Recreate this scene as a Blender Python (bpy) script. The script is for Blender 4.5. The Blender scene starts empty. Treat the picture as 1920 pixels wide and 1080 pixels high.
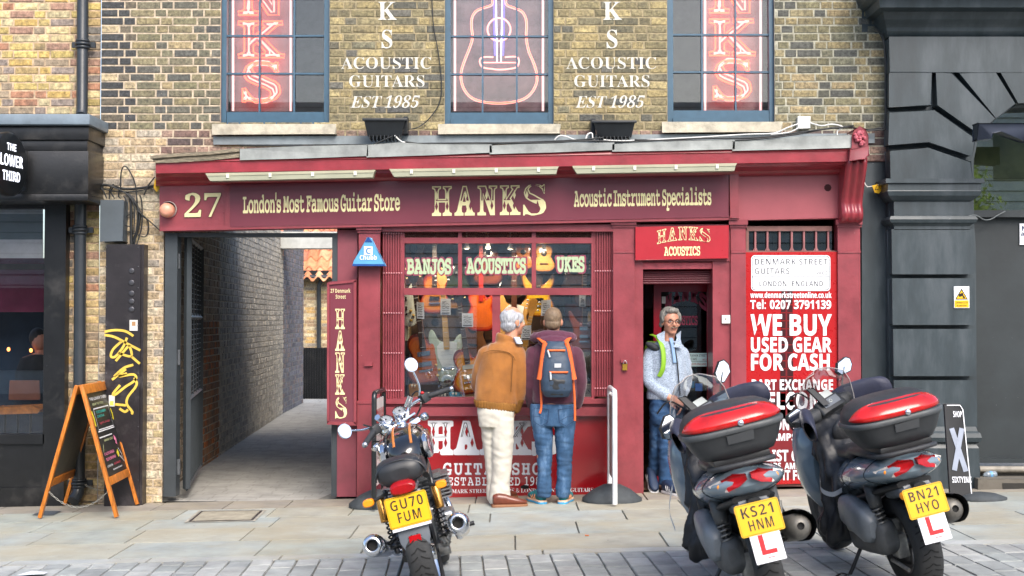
import bpy, bmesh, math, random
from mathutils import Vector, Matrix, noise
from mathutils.geometry import tessellate_polygon
R = random.Random(7)
V = Vector
sc = bpy.context.scene
COL = sc.collection
# ---------------------------------------------------------------- camera, sky, sun, exposure
F, CY, CH, PITCH = 2400.0, -11.7, 1.6, math.radians(1.4)
cd = bpy.data.cameras.new('camera'); cam = bpy.data.objects.new('camera', cd); COL.objects.link(cam)
cam.location = (0, CY, CH); cam.rotation_euler = (math.pi/2+PITCH, 0, 0)
cd.sensor_width = 36; cd.lens = F/1920*36; cd.clip_start = .1; cd.clip_end = 400
cd.dof.use_dof = True; cd.dof.focus_distance = 11.4; cd.dof.aperture_fstop = 4.5
sc.camera = cam
SUN_EL, SUN_AZ = math.radians(45), math.radians(160)
w = bpy.data.worlds.new('World'); sc.world = w; w.use_nodes = True
nt = w.node_tree; bg = nt.nodes['Background']
sky = nt.nodes.new('ShaderNodeTexSky'); sky.sky_type = 'NISHITA'; sky.sun_disc = False
sky.sun_elevation = SUN_EL; sky.sun_rotation = SUN_AZ; sky.air_density = 1.0; sky.dust_density = 3.0; sky.ozone_density = 1.0
nt.links.new(sky.outputs[0], bg.inputs[0]); bg.inputs[1].default_value = 0.15
sl = bpy.data.lights.new('sun', 'SUN'); sl.energy = 1.4; sl.angle = math.radians(36); sl.color = (1, .94, .86)
so = bpy.data.objects.new('sun', sl); COL.objects.link(so)
sdir = V((math.sin(SUN_AZ)*math.cos(SUN_EL), math.cos(SUN_AZ)*math.cos(SUN_EL), math.sin(SUN_EL)))
so.rotation_euler = sdir.to_track_quat('Z', 'Y').to_euler(); so.location = (6, -8, 12)
vs = sc.view_settings; vs.view_transform = 'Standard'; vs.look = 'None'; vs.gamma = 1; vs.use_curve_mapping = False
vs.exposure = 1.24
sc.cycles.max_bounces = 8; sc.cycles.transparent_max_bounces = 16; sc.cycles.use_denoising = True
sc.cycles.caustics_reflective = False; sc.cycles.caustics_refractive = False; sc.cycles.sample_clamp_indirect = 6
# ---------------------------------------------------------------- helpers
SG = 0.022                                     # the street climbs gently to the right
def gz(x): return SG*x
def P(px, py, y=0.0):
    a, b = (px-960)/F, (540-py)/F
    d = V((a, math.cos(PITCH)-b*math.sin(PITCH), math.sin(PITCH)+b*math.cos(PITCH)))
    t = (y-CY)/d.y
    return V((d.x*t, y, CH+d.z*t))
def G(px, py):                                 # the point of the street under a pixel
    a, b = (px-960)/F, (540-py)/F
    d = V((a, math.cos(PITCH)-b*math.sin(PITCH), math.sin(PITCH)+b*math.cos(PITCH)))
    t = -CH/(d.z-SG*d.x)
    return V((d.x*t, CY+d.y*t, CH+d.z*t))
def lin(c): return c/12.92 if c <= .04045 else ((c+.055)/1.055)**2.4
def hx(s, k=1.0):
    s = s.lstrip('#'); return tuple(min(1, lin(int(s[i:i+2], 16)/255)*k) for i in (0, 2, 4))
MATS = {}
def mat(name, col, rough=.5, metal=0, var=.12, vs=5, bump=0, bs=60, coat=0, attr=False, spec=.5, chips=0, chipcol=(.7,.66,.62), chs=90,
        emit=None, es=1, sheen=0, stretch=None, dirt=0, dirtcol=(.03,.027,.024), ds=2.5, trans=0):
    if name in MATS: return MATS[name]
    if isinstance(col, str): col = hx(col)
    m = bpy.data.materials.new(name); m.use_nodes = True; MATS[name] = m
    t = m.node_tree; N = t.nodes; K = t.links; b = N['Principled BSDF']
    b.inputs['Roughness'].default_value = rough; b.inputs['Metallic'].default_value = metal
    b.inputs['Specular IOR Level'].default_value = spec
    b.inputs['Coat Weight'].default_value = coat; b.inputs['Coat Roughness'].default_value = .08
    b.inputs['Sheen Weight'].default_value = sheen; b.inputs['Transmission Weight'].default_value = trans
    tc = N.new('ShaderNodeTexCoord'); mp = N.new('ShaderNodeMapping'); K.new(tc.outputs['Object'], mp.inputs[0])
    if stretch: mp.inputs['Scale'].default_value = stretch
    def nz(scale, det=4):
        n = N.new('ShaderNodeTexNoise'); n.inputs['Scale'].default_value = scale; n.inputs['Detail'].default_value = det
        n.inputs['Roughness'].default_value = .65; K.new(mp.outputs[0], n.inputs['Vector']); return n
    def ramp(src, lo, hi, c0=(0,0,0,1), c1=(1,1,1,1)):
        r = N.new('ShaderNodeValToRGB'); r.color_ramp.elements[0].position = lo; r.color_ramp.elements[1].position = hi
        r.color_ramp.elements[0].color = c0; r.color_ramp.elements[1].color = c1; K.new(src, r.inputs[0]); return r.outputs[0]
    def mix(f, a, c, mode='MIX'):
        x = N.new('ShaderNodeMix'); x.data_type = 'RGBA'; x.blend_type = mode
        for s, q in ((x.inputs[0], f), (x.inputs[6], a), (x.inputs[7], c)):
            if hasattr(q, 'default_value') or hasattr(q, 'is_linked'): K.new(q, s)
            else: s.default_value = q if not isinstance(q, tuple) else (*q[:3], 1)
        return x.outputs[2]
    if attr:
        a = N.new('ShaderNodeVertexColor'); a.layer_name = 'Col'; base = a.outputs[0]
    else:
        rg = N.new('ShaderNodeRGB'); rg.outputs[0].default_value = (*col, 1); base = rg.outputs[0]
    if var:
        n = nz(vs); k = ramp(n.outputs[0], .3, .7, (1-var*1.6,)*3+(1,), (1+var,)*3+(1,)); base = mix(1.0, base, k, 'MULTIPLY')
    if dirt:
        n = nz(ds, 6); k = ramp(n.outputs[0], .62-.25*dirt, .78, (0,0,0,1), (min(1, dirt*1.3),)*3+(1,)); base = mix(k, base, tuple(dirtcol))
    if chips:
        n = nz(chs, 2); k = ramp(n.outputs[0], .80-.12*chips, .82-.12*chips); base = mix(k, base, tuple(chipcol))
    K.new(base, b.inputs['Base Color'])
    if rough > .12 and metal < .9:
        n = nz(vs*3); r = N.new('ShaderNodeMapRange'); r.inputs[3].default_value = rough*.8; r.inputs[4].default_value = min(1, rough*1.2)
        K.new(n.outputs[0], r.inputs[0]); K.new(r.outputs[0], b.inputs['Roughness'])
    if bump:
        n = nz(bs, 5); bp = N.new('ShaderNodeBump'); bp.inputs['Strength'].default_value = min(1, bump); bp.inputs['Distance'].default_value = .01
        K.new(n.outputs[0], bp.inputs['Height']); K.new(bp.outputs[0], b.inputs['Normal'])
    if emit:
        b.inputs['Emission Color'].default_value = (*emit, 1); b.inputs['Emission Strength'].default_value = es
    return m
def glass(name, tint=(1,1,1), refl=1.0, rough=.01):
    if name in MATS: return MATS[name]
    m = bpy.data.materials.new(name); m.use_nodes = True; MATS[name] = m
    N = m.node_tree.nodes; K = m.node_tree.links; N.clear()
    o = N.new('ShaderNodeOutputMaterial'); mx = N.new('ShaderNodeMixShader'); tr = N.new('ShaderNodeBsdfTransparent'); gl = N.new('ShaderNodeBsdfGlossy')
    tr.inputs[0].default_value = (*tint, 1); gl.inputs['Roughness'].default_value = rough; gl.inputs[0].default_value = (1,1,1,1)
    fr = N.new('ShaderNodeFresnel'); fr.inputs[0].default_value = 1.5
    mu = N.new('ShaderNodeMath'); mu.operation = 'MULTIPLY'; mu.inputs[1].default_value = refl; mu.use_clamp = True
    K.new(fr.outputs[0], mu.inputs[0]); K.new(mu.outputs[0], mx.inputs[0]); K.new(tr.outputs[0], mx.inputs[1]); K.new(gl.outputs[0], mx.inputs[2]); K.new(mx.outputs[0], o.inputs[0])
    return m
class MB:
    def __init__(s): s.v = []; s.f = []; s.mi = []; s.sm = []; s.c = []; s.T = None
    def add(s, verts, faces, mi=0, sm=False, col=(1,1,1)):
        o = len(s.v)
        s.v += [V(s.T @ V(p)) if s.T else V(p) for p in verts]
        for f in faces: s.f.append([i+o for i in f]); s.mi.append(mi); s.sm.append(sm); s.c.append(col)
        return s
    def box(s, x0, x1, y0, y1, z0, z1, mi=0, col=(1,1,1)):
        p = [(x0,y0,z0),(x1,y0,z0),(x1,y1,z0),(x0,y1,z0),(x0,y0,z1),(x1,y0,z1),(x1,y1,z1),(x0,y1,z1)]
        return s.add(p, [(0,3,2,1),(4,5,6,7),(0,1,5,4),(1,2,6,5),(2,3,7,6),(3,0,4,7)], mi, False, col)
    def prism(s, front, d, mi=0, col=(1,1,1), sm=False):
        """front: polygon of points, d: offset to the back polygon"""
        d = V(d); n = len(front); fr = [V(p) for p in front]
        s.add(fr+[p+d for p in fr], [[i, (i+1)%n, (i+1)%n+n, i+n] for i in range(n)], mi, sm, col)
        tr = tessellate_polygon([fr])
        nn = V((0,0,0))
        for i in range(n): nn += fr[i].cross(fr[(i+1)%n])
        o = []
        for a, b, c in tr:
            if (fr[b]-fr[a]).cross(fr[c]-fr[a]).dot(nn) < 0: a, b, c = a, c, b
            o.append((a, b, c))
        s.add(fr, o, mi, False, col); s.add([p+d for p in fr], [t[::-1] for t in o], mi, False, col)
        return s
    def px(s, pts, yf, yb, mi=0, col=(1,1,1)):
        return s.prism([P(a, b, yf) for a, b in pts], (0, yb-yf, 0), mi, col)
    def rect(s, x0, y0, x1, y1, yf, yb, mi=0, sl=0.0, col=(1,1,1)):
        ym = (y0+y1)/2; a, b = P(x0, ym, yf).x, P(x1, ym, yf).x
        p = [V((a, yf, P(x0, y1, yf).z)), V((b, yf, P(x1, y1+sl*(x1-x0), yf).z)), V((b, yf, P(x1, y0+sl*(x1-x0), yf).z)), V((a, yf, P(x0, y0, yf).z))]
        return s.prism(p, (0, yb-yf, 0), mi, col)
    def tube(s, pts, r, n=8, closed=False, mi=0, cap=True, flat=1.0, col=(1,1,1), sm=True):
        pts = [V(p) for p in pts]; k = len(pts); rs = r if isinstance(r, (list, tuple)) else [r]*k
        vs_, up = [], None
        for i in range(k):
            a = pts[i-1] if (i or closed) else pts[0]; b = pts[(i+1)%k] if (i < k-1 or closed) else pts[-1]
            t = (b-a).normalized() if (b-a).length > 1e-9 else V((0,0,1))
            if up is None: up = V((0,0,1)) if abs(t.z) < .9 else V((0,1,0))
            u = up.cross(t)
            if u.length < 1e-6: u = V((1,0,0)).cross(t)
            u.normalize(); up = t.cross(u)
            for j in range(n):
                an = 2*math.pi*j/n; vs_.append(pts[i]+(u*math.cos(an)+up*math.sin(an)*flat)*rs[i])
        fs = []
        for i in range(k if closed else k-1):
            for j in range(n):
                fs.append((i*n+j, i*n+(j+1)%n, ((i+1)%k)*n+(j+1)%n, ((i+1)%k)*n+j))
        s.add(vs_, fs, mi, sm, col)
        if cap and not closed:
            s.add(vs_[:n], [tuple(range(n-1, -1, -1))], mi, False, col); s.add(vs_[-n:], [tuple(range(n))], mi, False, col)
        return s
    def lathe(s, prof, c=(0,0,0), ax=(0,0,1), n=24, mi=0, sm=True, col=(1,1,1), a0=0, a1=2*math.pi):
        ax = V(ax).normalized(); c = V(c); u = V((1,0,0)) if abs(ax.x) < .9 else V((0,1,0)); u = (u-ax*u.dot(ax)).normalized(); w_ = ax.cross(u)
        full = abs(a1-a0-2*math.pi) < 1e-6; m = n if full else n+1
        vs_ = [c+ax*z+(u*math.cos(a0+(a1-a0)*j/n)+w_*math.sin(a0+(a1-a0)*j/n))*r for r, z in prof for j in range(m)]
        fs = [(i*m+j, i*m+(j+1)%m, (i+1)*m+(j+1)%m, (i+1)*m+j) for i in range(len(prof)-1) for j in range(n)]
        return s.add(vs_, fs, mi, sm, col)
    def loft(s, rings, mi=0, sm=True, cap=(True, True), closed=True, col=(1,1,1)):
        n = len(rings[0]); vs_ = [V(p) for r in rings for p in r]; fs = []
        for i in range(len(rings)-1):
            for j in range(n if closed else n-1):
                fs.append((i*n+j, i*n+(j+1)%n, (i+1)*n+(j+1)%n, (i+1)*n+j))
        s.add(vs_, fs, mi, sm, col)
        if cap[0]: s.add(rings[0], [tuple(range(n-1, -1, -1))], mi, sm, col)
        if cap[1]: s.add(rings[-1], [tuple(range(n))], mi, sm, col)
        return s
    def ell(s, c, r, n=16, m=10, mi=0, rot=None, col=(1,1,1)):
        c = V(c); rings = []
        for i in range(m+1):
            th = math.pi*i/m; z = -math.cos(th); q = math.sin(th)
            ring = [V((r[0]*q*math.cos(2*math.pi*j/n), r[1]*q*math.sin(2*math.pi*j/n), r[2]*z)) for j in range(n)]
            rings.append([c+(rot @ p if rot else p) for p in ring])
        return s.loft(rings, mi, True, (False, False), True, col)
    def poly(s, contours, mi=0, col=(1,1,1), want=None):
        tr = tessellate_polygon([[V(p) for p in c] for c in contours]); fl = [V(p) for c in contours for p in c]; o = []
        for a, b, c in tr:
            nn = (fl[b]-fl[a]).cross(fl[c]-fl[a])
            if want is not None and nn.dot(want) < 0: a, b, c = a, c, b
            o.append((a, b, c))
        return s.add(fl, o, mi, False, col)
ORG = {}
def _set(o, label, cat, group=None, kind=None):
    if label: o['label'] = label
    if cat: o['category'] = cat
    if group: o['group'] = group
    if kind: o['kind'] = kind
def mesh(mb, name, mats, org=V((0,0,0)), bevel=0, seg=2, wn=False):
    me = bpy.data.meshes.new(name)
    me.from_pydata([p-org for p in mb.v], [], mb.f); me.update()
    mats = mats if isinstance(mats, (list, tuple)) else [mats]
    for m in mats: me.materials.append(m)
    me.polygons.foreach_set('material_index', mb.mi); me.polygons.foreach_set('use_smooth', mb.sm)
    if any(c != (1,1,1) for c in mb.c):
        ca = me.color_attributes.new('Col', 'FLOAT_COLOR', 'CORNER'); i = 0; buf = []
        for f, c in zip(mb.f, mb.c): buf += [c[0], c[1], c[2], 1.0]*len(f)
        ca.data.foreach_set('color', buf)
    bm = bmesh.new(); bm.from_mesh(me)
    if bevel:
        bmesh.ops.remove_doubles(bm, verts=bm.verts, dist=1e-5)
        es = [e for e in bm.edges if len(e.link_faces) == 2 and e.calc_face_angle(0) > .5]
        if es: bmesh.ops.bevel(bm, geom=es, offset=bevel, segments=seg, affect='EDGES', profile=.6, clamp_overlap=True)
        for f in bm.faces: f.smooth = True
    if bevel or wn: bmesh.ops.recalc_face_normals(bm, faces=bm.faces)
    if bevel:
        for e in bm.edges:
            if len(e.link_faces) == 2 and e.calc_face_angle(0) > .7: e.smooth = False
    bm.to_mesh(me); bm.free()
    return me
def thing(name, label, cat, loc, group=None):
    o = bpy.data.objects.new(name, None); COL.objects.link(o); o.location = loc; o.empty_display_size = .1
    ORG[o] = V(loc); _set(o, label, cat, group); return o
def part(mb, name, mats, parent, bevel=0, label=None, seg=2, kind=None, wn=False):
    o = bpy.data.objects.new(name, mesh(mb, name, mats, ORG[parent], bevel, seg, wn)); COL.objects.link(o)
    o.parent = parent; ORG[o] = ORG[parent]; _set(o, label, None, None, kind); return o
def solo(mb, name, mats, label=None, cat=None, group=None, kind=None, bevel=0, seg=2, wn=False):
    xs = [p.x for p in mb.v]; ys = [p.y for p in mb.v]; zs = [p.z for p in mb.v]
    org = V(((min(xs)+max(xs))/2, (min(ys)+max(ys))/2, min(zs)))
    if kind: org = V((0,0,0))
    o = bpy.data.objects.new(name, mesh(mb, name, mats, org, bevel, seg, wn)); COL.objects.link(o)
    o.location = org; ORG[o] = org; _set(o, label, cat, group, kind); return o
def copy_tree(o, parent=None):
    c = o.copy(); COL.objects.link(c)
    if parent:
        c.parent = parent; c.matrix_parent_inverse = o.matrix_parent_inverse.copy()
    for ch in list(o.children): copy_tree(ch, c)
    return c
def crv(pts, k=6, closed=False):
    """Catmull-Rom through points"""
    pts = [V(p) for p in pts]; n = len(pts); out = []
    for i in range(n if closed else n-1):
        p0 = pts[(i-1)%n] if (i or closed) else pts[0]; p1 = pts[i]; p2 = pts[(i+1)%n]; p3 = pts[(i+2)%n] if (i+2 < n or closed) else pts[-1]
        for j in range(k):
            t = j/k; out.append(.5*((2*p1)+(p2-p0)*t+(2*p0-5*p1+4*p2-p3)*t*t+(3*p1-p0-3*p2+p3)*t**3))
    if not closed: out.append(pts[-1])
    return out
FONTNUM = [
0,49,39,1,19,27,30,27,34,33,34,35,35,36,38,36,73,31,68,27,66,24,67,23,71,28,73,34,77,39,80,46,80,46,38,47,35,50,34,56,34,56,30,0,50,39,1,32,22,30,22,37,33,48,39,55,43,62,44,69,42,74,38,76,35,76,33,73,32,64,25,66,23,68,23,71,24,76,30,79,38,81,
45,80,50,77,53,74,54,69,53,64,50,59,45,53,36,44,29,38,45,38,49,39,51,43,52,45,56,45,55,30,0,53,39,1,37,37,29,29,31,24,34,23,38,24,41,28,43,29,39,32,35,36,34,40,35,43,39,45,45,44,50,42,53,39,55,35,56,31,55,27,54,24,56,26,80,53,80,53,67,49,67,
49,70,48,71,45,72,31,72,30,59,33,60,37,60,45,59,50,57,54,52,55,45,54,38,49,33,43,30,0,55,39,1,11,32,30,50,72,32,72,29,71,28,69,27,65,23,65,23,80,57,80,57,76,37,30,0,56,39,3,29,39,29,29,31,26,33,24,36,22,43,23,47,25,50,32,55,26,61,24,64,24,68,
25,74,30,79,35,80,40,81,46,80,51,77,54,73,55,68,54,65,52,62,45,57,51,54,54,51,56,47,57,43,56,37,52,33,47,30,11,41,59,45,63,46,68,45,72,43,75,39,77,37,76,35,74,34,69,34,65,36,63,13,39,33,43,34,45,36,47,39,47,42,47,45,45,48,37,52,33,49,32,42,32,
39,34,36,36,34,0,57,39,2,33,36,29,29,30,26,33,24,37,25,40,28,41,31,36,33,34,36,34,41,36,45,43,46,54,42,51,36,49,31,50,26,53,23,57,22,64,24,73,27,76,30,78,34,80,38,81,43,80,47,78,51,75,54,71,55,65,56,57,55,46,51,37,45,31,41,30,12,39,54,43,56,
46,59,46,67,44,72,42,75,39,76,36,75,34,73,33,64,33,59,35,55,0,65,45,2,23,19,30,19,32,22,33,25,38,41,78,43,78,60,39,63,34,66,32,66,30,44,30,44,32,48,33,49,35,48,38,46,44,31,44,28,37,28,36,28,35,29,33,33,32,33,30,3,32,47,45,47,38,63,0,66,46,3,
23,22,30,22,32,26,33,28,39,28,68,27,73,25,75,22,76,22,77,43,77,53,76,59,73,61,66,60,61,56,58,50,56,57,53,62,49,64,44,62,38,59,34,53,31,45,30,11,39,56,40,56,44,57,47,58,49,61,50,66,48,73,46,75,42,75,40,74,39,71,12,43,33,47,33,49,35,51,38,51,43,
51,48,49,52,46,53,41,54,39,54,39,37,40,33,0,67,49,1,35,47,29,40,30,34,32,29,36,26,41,23,47,23,54,24,61,26,66,30,71,34,75,40,78,47,78,58,76,60,75,62,76,64,78,65,78,65,62,64,62,61,68,57,72,53,75,48,76,41,74,36,66,35,54,36,42,41,35,49,32,57,35,
65,41,67,39,61,33,55,30,0,68,52,2,17,22,30,22,32,27,33,28,38,28,69,26,74,22,76,22,77,43,77,54,76,62,71,67,64,69,54,67,43,62,36,55,31,44,30,12,43,33,49,34,53,38,56,44,56,54,55,66,51,73,43,75,40,74,39,70,39,37,40,34,0,69,46,1,38,21,30,21,32,26,
33,28,38,28,68,26,74,22,76,22,77,61,77,61,63,60,63,58,69,55,72,51,74,44,75,41,75,39,73,39,70,39,56,40,56,44,56,47,58,49,61,50,66,52,66,52,42,50,42,48,49,45,52,39,53,39,37,40,34,44,33,53,34,59,38,63,45,65,45,62,30,0,71,53,1,43,48,29,41,30,35,
32,30,36,26,41,24,47,23,54,24,61,26,67,30,72,34,75,40,78,47,78,52,78,58,76,60,75,62,76,64,78,65,78,65,62,64,62,60,69,54,74,48,76,41,74,37,66,35,54,36,44,39,37,43,33,49,31,54,33,56,37,56,43,54,48,49,49,49,51,72,51,72,49,67,48,66,43,66,33,57,30,
0,72,54,1,38,22,30,22,32,26,33,28,38,28,69,26,74,22,76,22,77,45,77,45,76,41,75,39,73,39,69,39,56,56,56,56,69,55,73,53,75,49,76,49,77,73,77,73,76,68,74,67,69,67,38,68,33,73,32,73,30,49,30,49,32,54,33,56,38,56,53,39,53,39,38,40,33,45,32,45,30,
0,73,27,1,17,21,30,21,32,26,33,28,38,28,70,27,74,21,76,21,77,45,77,45,76,40,74,39,70,39,38,39,35,41,33,46,32,46,30,0,75,53,1,40,22,30,22,32,27,33,28,38,28,69,27,74,22,76,22,77,45,77,45,76,41,75,39,73,39,69,39,54,53,69,56,74,55,75,50,76,50,77,
70,77,70,76,63,74,56,68,48,60,68,35,71,33,74,32,74,30,49,30,49,32,52,32,53,32,55,34,53,37,41,52,39,51,39,38,40,33,45,32,45,30,0,76,44,1,22,22,30,22,32,26,33,28,38,28,69,26,74,22,76,22,77,46,77,46,76,42,75,40,73,39,69,39,39,39,35,41,33,44,33,
53,34,58,38,63,46,64,46,62,30,0,77,66,1,34,21,30,21,32,26,33,28,38,28,70,27,73,25,75,22,76,22,77,39,77,53,45,67,77,84,77,84,76,80,74,78,69,78,39,79,34,80,32,84,32,84,30,61,30,61,32,65,33,67,35,67,39,67,71,50,30,48,30,31,70,31,38,32,33,38,32,
38,30,0,78,51,1,27,62,29,31,66,31,38,32,33,37,32,37,30,22,30,22,32,26,32,27,34,28,38,28,70,24,75,22,76,22,77,36,77,61,48,61,69,60,73,58,75,54,76,54,77,70,77,70,76,65,74,64,69,64,29,0,79,55,2,16,47,29,38,31,30,36,25,44,23,54,25,63,30,71,38,77,
48,78,57,77,65,71,70,64,72,54,70,44,65,36,57,31,14,48,31,54,34,58,41,59,54,59,63,56,70,52,75,47,76,40,74,36,66,35,54,36,44,38,37,42,33,0,82,49,2,27,22,30,22,32,26,33,28,38,28,69,26,74,22,76,22,77,43,77,52,77,58,74,62,70,63,65,62,60,59,56,53,
53,65,35,67,33,70,32,70,30,55,30,41,52,39,52,39,38,40,33,45,32,45,30,11,39,54,41,54,46,55,49,57,51,60,52,65,51,70,48,74,43,75,40,74,39,70,0,83,41,1,54,24,29,24,46,26,46,29,40,32,35,36,32,40,32,44,32,47,34,48,36,49,39,48,43,43,47,37,50,32,53,
28,56,26,60,25,65,27,72,32,77,39,78,44,78,49,77,50,76,51,76,53,77,53,78,55,78,55,63,54,63,51,70,46,75,40,76,37,76,35,74,33,72,32,70,34,65,40,62,46,58,53,54,56,50,57,44,57,40,55,36,53,33,49,31,40,29,36,29,33,30,30,31,29,31,27,31,26,29,0,84,44,
1,22,30,30,30,32,35,33,36,38,36,75,31,74,27,72,24,68,23,63,21,63,21,77,63,77,63,63,61,63,59,70,55,74,48,75,47,75,47,38,49,33,54,32,54,30,0,85,51,1,34,46,29,37,30,32,33,29,38,28,46,28,69,26,74,22,76,22,77,45,77,45,76,41,75,39,73,39,69,39,45,39,
39,41,35,44,33,49,32,55,34,59,39,61,47,61,69,59,74,54,76,54,77,69,77,69,76,65,74,64,69,64,49,63,40,59,33,54,30,0,86,44,1,21,42,29,25,70,22,74,19,76,19,77,42,77,42,76,37,75,36,73,37,69,47,45,56,69,57,73,56,75,51,76,51,77,66,77,66,76,62,74,60,
70,44,29,1,48,40,2,18,40,29,32,31,27,36,24,44,23,55,24,69,26,74,30,78,34,80,40,81,48,79,53,74,56,66,57,55,56,41,53,36,50,32,46,30,12,40,38,43,39,45,42,47,55,45,68,43,71,40,72,37,71,34,68,33,55,34,42,37,39,1,49,40,1,11,38,30,38,59,38,64,39,69,
37,67,35,65,29,61,24,67,40,80,49,80,49,30,1,50,40,1,23,23,30,23,37,35,50,41,56,45,61,46,66,44,70,40,72,34,70,28,67,23,73,27,77,33,80,40,81,49,79,54,74,56,67,55,60,50,53,42,45,36,39,58,39,58,30,1,51,40,1,43,37,29,29,30,23,32,23,41,29,39,36,38,
41,38,44,40,46,42,46,45,45,49,41,51,34,52,30,52,30,60,34,60,41,61,44,63,45,66,44,71,38,72,32,71,28,68,23,76,30,79,39,81,46,80,51,77,55,74,56,69,55,64,53,60,49,58,45,56,50,55,54,52,56,49,57,45,57,40,55,37,52,34,48,31,43,30,1,52,40,2,11,42,30,
42,40,21,40,21,48,43,80,53,80,53,49,59,49,59,40,53,40,53,30,8,30,49,42,49,42,57,43,61,43,65,43,68,41,65,40,62,1,53,40,1,31,37,29,29,30,23,32,23,41,30,39,36,38,41,38,44,40,46,42,46,46,45,50,42,52,36,53,32,53,29,52,24,54,26,80,53,80,53,71,36,71,
35,61,37,62,41,62,49,60,52,58,55,55,56,51,57,47,55,39,52,34,45,30,1,54,40,2,32,41,29,36,30,31,32,28,35,25,39,23,44,22,51,23,60,25,68,30,74,37,79,47,80,51,80,54,80,54,71,51,72,48,72,43,72,39,70,36,68,34,65,32,57,33,57,37,61,43,62,49,61,54,58,
57,53,58,47,57,39,53,34,48,30,13,40,38,43,38,45,40,47,43,47,46,46,52,44,54,41,54,37,53,34,51,33,47,34,43,36,39,1,55,40,1,7,28,30,46,71,22,71,22,80,58,80,58,73,39,30,1,56,40,3,28,40,29,33,30,27,33,24,37,22,43,23,47,25,51,32,56,26,61,25,64,24,
69,25,72,26,75,32,79,40,80,48,79,54,75,55,72,56,68,55,64,53,61,47,56,52,53,56,49,57,43,57,39,55,36,49,31,8,40,61,44,63,46,68,44,71,40,73,36,71,34,68,36,64,13,40,37,46,39,47,41,48,43,47,47,44,49,40,51,39,52,34,48,33,46,32,43,34,39,37,37,1,57,
40,2,32,32,29,29,29,26,30,26,38,29,38,32,38,37,38,41,40,44,42,46,45,48,53,47,53,43,49,36,47,31,48,26,51,23,56,22,63,23,70,27,76,32,79,39,80,44,80,48,78,52,75,55,71,57,65,57,59,57,50,55,42,50,35,43,31,13,39,55,43,56,46,59,47,62,46,67,44,71,39,
72,37,71,34,70,33,67,32,63,34,58,36,56,1,65,48,2,8,20,30,38,80,51,80,68,30,57,30,53,42,35,42,31,30,9,38,51,51,51,47,62,46,65,45,69,44,72,43,69,42,65,41,62,1,66,47,3,18,26,30,26,80,42,80,51,79,57,77,61,73,62,67,61,63,60,60,58,58,54,56,59,54,62,
51,63,44,62,38,58,34,53,31,45,30,8,37,60,43,60,49,62,51,66,51,68,49,70,42,71,37,71,11,37,39,44,39,48,39,50,41,52,43,52,46,52,48,50,50,48,51,43,52,37,52,1,67,44,1,30,46,29,39,30,34,32,29,36,26,41,25,48,24,55,25,62,27,68,30,73,35,77,40,80,47,81,
55,80,62,77,59,68,53,71,47,72,42,71,38,67,36,62,35,55,36,48,38,42,42,39,47,38,54,39,60,41,60,32,54,30,1,68,52,2,13,26,30,26,80,42,80,49,79,56,77,61,74,64,69,67,63,68,55,66,44,60,36,52,32,40,30,10,37,39,41,39,50,41,55,46,57,55,56,62,53,67,49,
70,42,71,37,71,1,69,39,1,12,26,30,26,80,55,80,55,71,37,71,37,60,54,60,54,52,37,52,37,39,55,39,55,30,1,70,38,1,10,26,30,26,80,55,80,55,71,37,71,37,58,54,58,54,50,37,50,37,30,1,71,51,1,34,47,29,37,31,30,36,26,44,24,55,25,62,27,69,31,74,36,77,42,
80,50,81,58,80,65,77,61,69,56,71,50,72,46,71,42,70,39,67,37,64,35,55,36,46,38,43,40,40,44,39,48,38,52,38,55,39,55,49,45,49,45,58,65,58,65,32,57,30,1,72,53,1,12,26,30,26,80,37,80,37,60,57,60,57,80,67,80,67,30,57,30,57,52,37,52,37,30,1,73,27,1,
12,22,30,22,36,28,39,28,71,22,74,22,80,45,80,45,74,39,71,39,39,45,36,45,30,1,75,46,1,14,26,30,26,80,37,80,37,57,39,60,41,63,55,80,66,80,49,58,66,30,54,30,41,51,37,48,37,30,1,76,39,1,6,26,30,26,80,37,80,37,39,57,39,57,30,1,77,66,1,20,26,30,26,
80,41,80,52,42,53,42,65,80,80,80,80,30,70,30,70,54,70,59,70,65,70,69,57,30,47,30,35,69,35,65,36,59,36,53,36,30,1,78,57,1,14,26,30,26,80,40,80,61,43,61,49,61,56,61,80,70,80,70,30,57,30,35,68,36,61,36,53,36,30,1,79,56,2,24,48,29,40,30,34,33,30,
36,27,42,25,48,24,55,25,62,27,69,30,74,34,77,40,80,48,81,55,80,61,77,66,74,69,69,71,62,72,55,71,48,69,41,66,36,61,33,55,30,16,48,38,54,39,58,43,60,48,60,55,60,62,58,67,54,71,48,72,42,71,38,67,36,62,35,55,36,48,38,43,42,39,1,80,44,2,14,26,30,
26,80,42,80,51,79,56,76,60,71,61,64,59,56,56,53,53,50,48,48,41,48,37,48,37,30,9,37,56,40,56,47,58,49,61,50,64,49,68,46,70,42,71,37,71,1,81,56,2,26,58,18,49,29,48,29,40,30,34,33,30,36,27,42,25,48,24,55,25,62,27,69,30,74,34,77,40,80,48,81,55,80,
61,77,66,74,69,69,71,62,72,55,71,47,69,41,65,35,59,32,71,18,16,48,38,54,39,58,43,60,48,60,55,60,62,58,67,54,71,48,72,42,71,38,67,36,62,35,55,36,48,38,43,42,39,1,82,46,2,15,26,30,26,80,41,80,50,79,56,76,60,72,61,65,59,59,56,55,51,52,66,30,54,
30,42,49,37,49,37,30,10,37,58,40,58,45,58,48,59,49,62,50,65,49,68,48,70,40,71,37,71,1,83,38,1,35,37,29,30,30,23,32,23,42,31,39,38,38,44,40,45,43,45,46,43,48,36,52,32,53,28,56,25,61,24,66,25,72,28,77,34,80,41,81,48,80,55,77,52,69,46,71,40,72,
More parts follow.
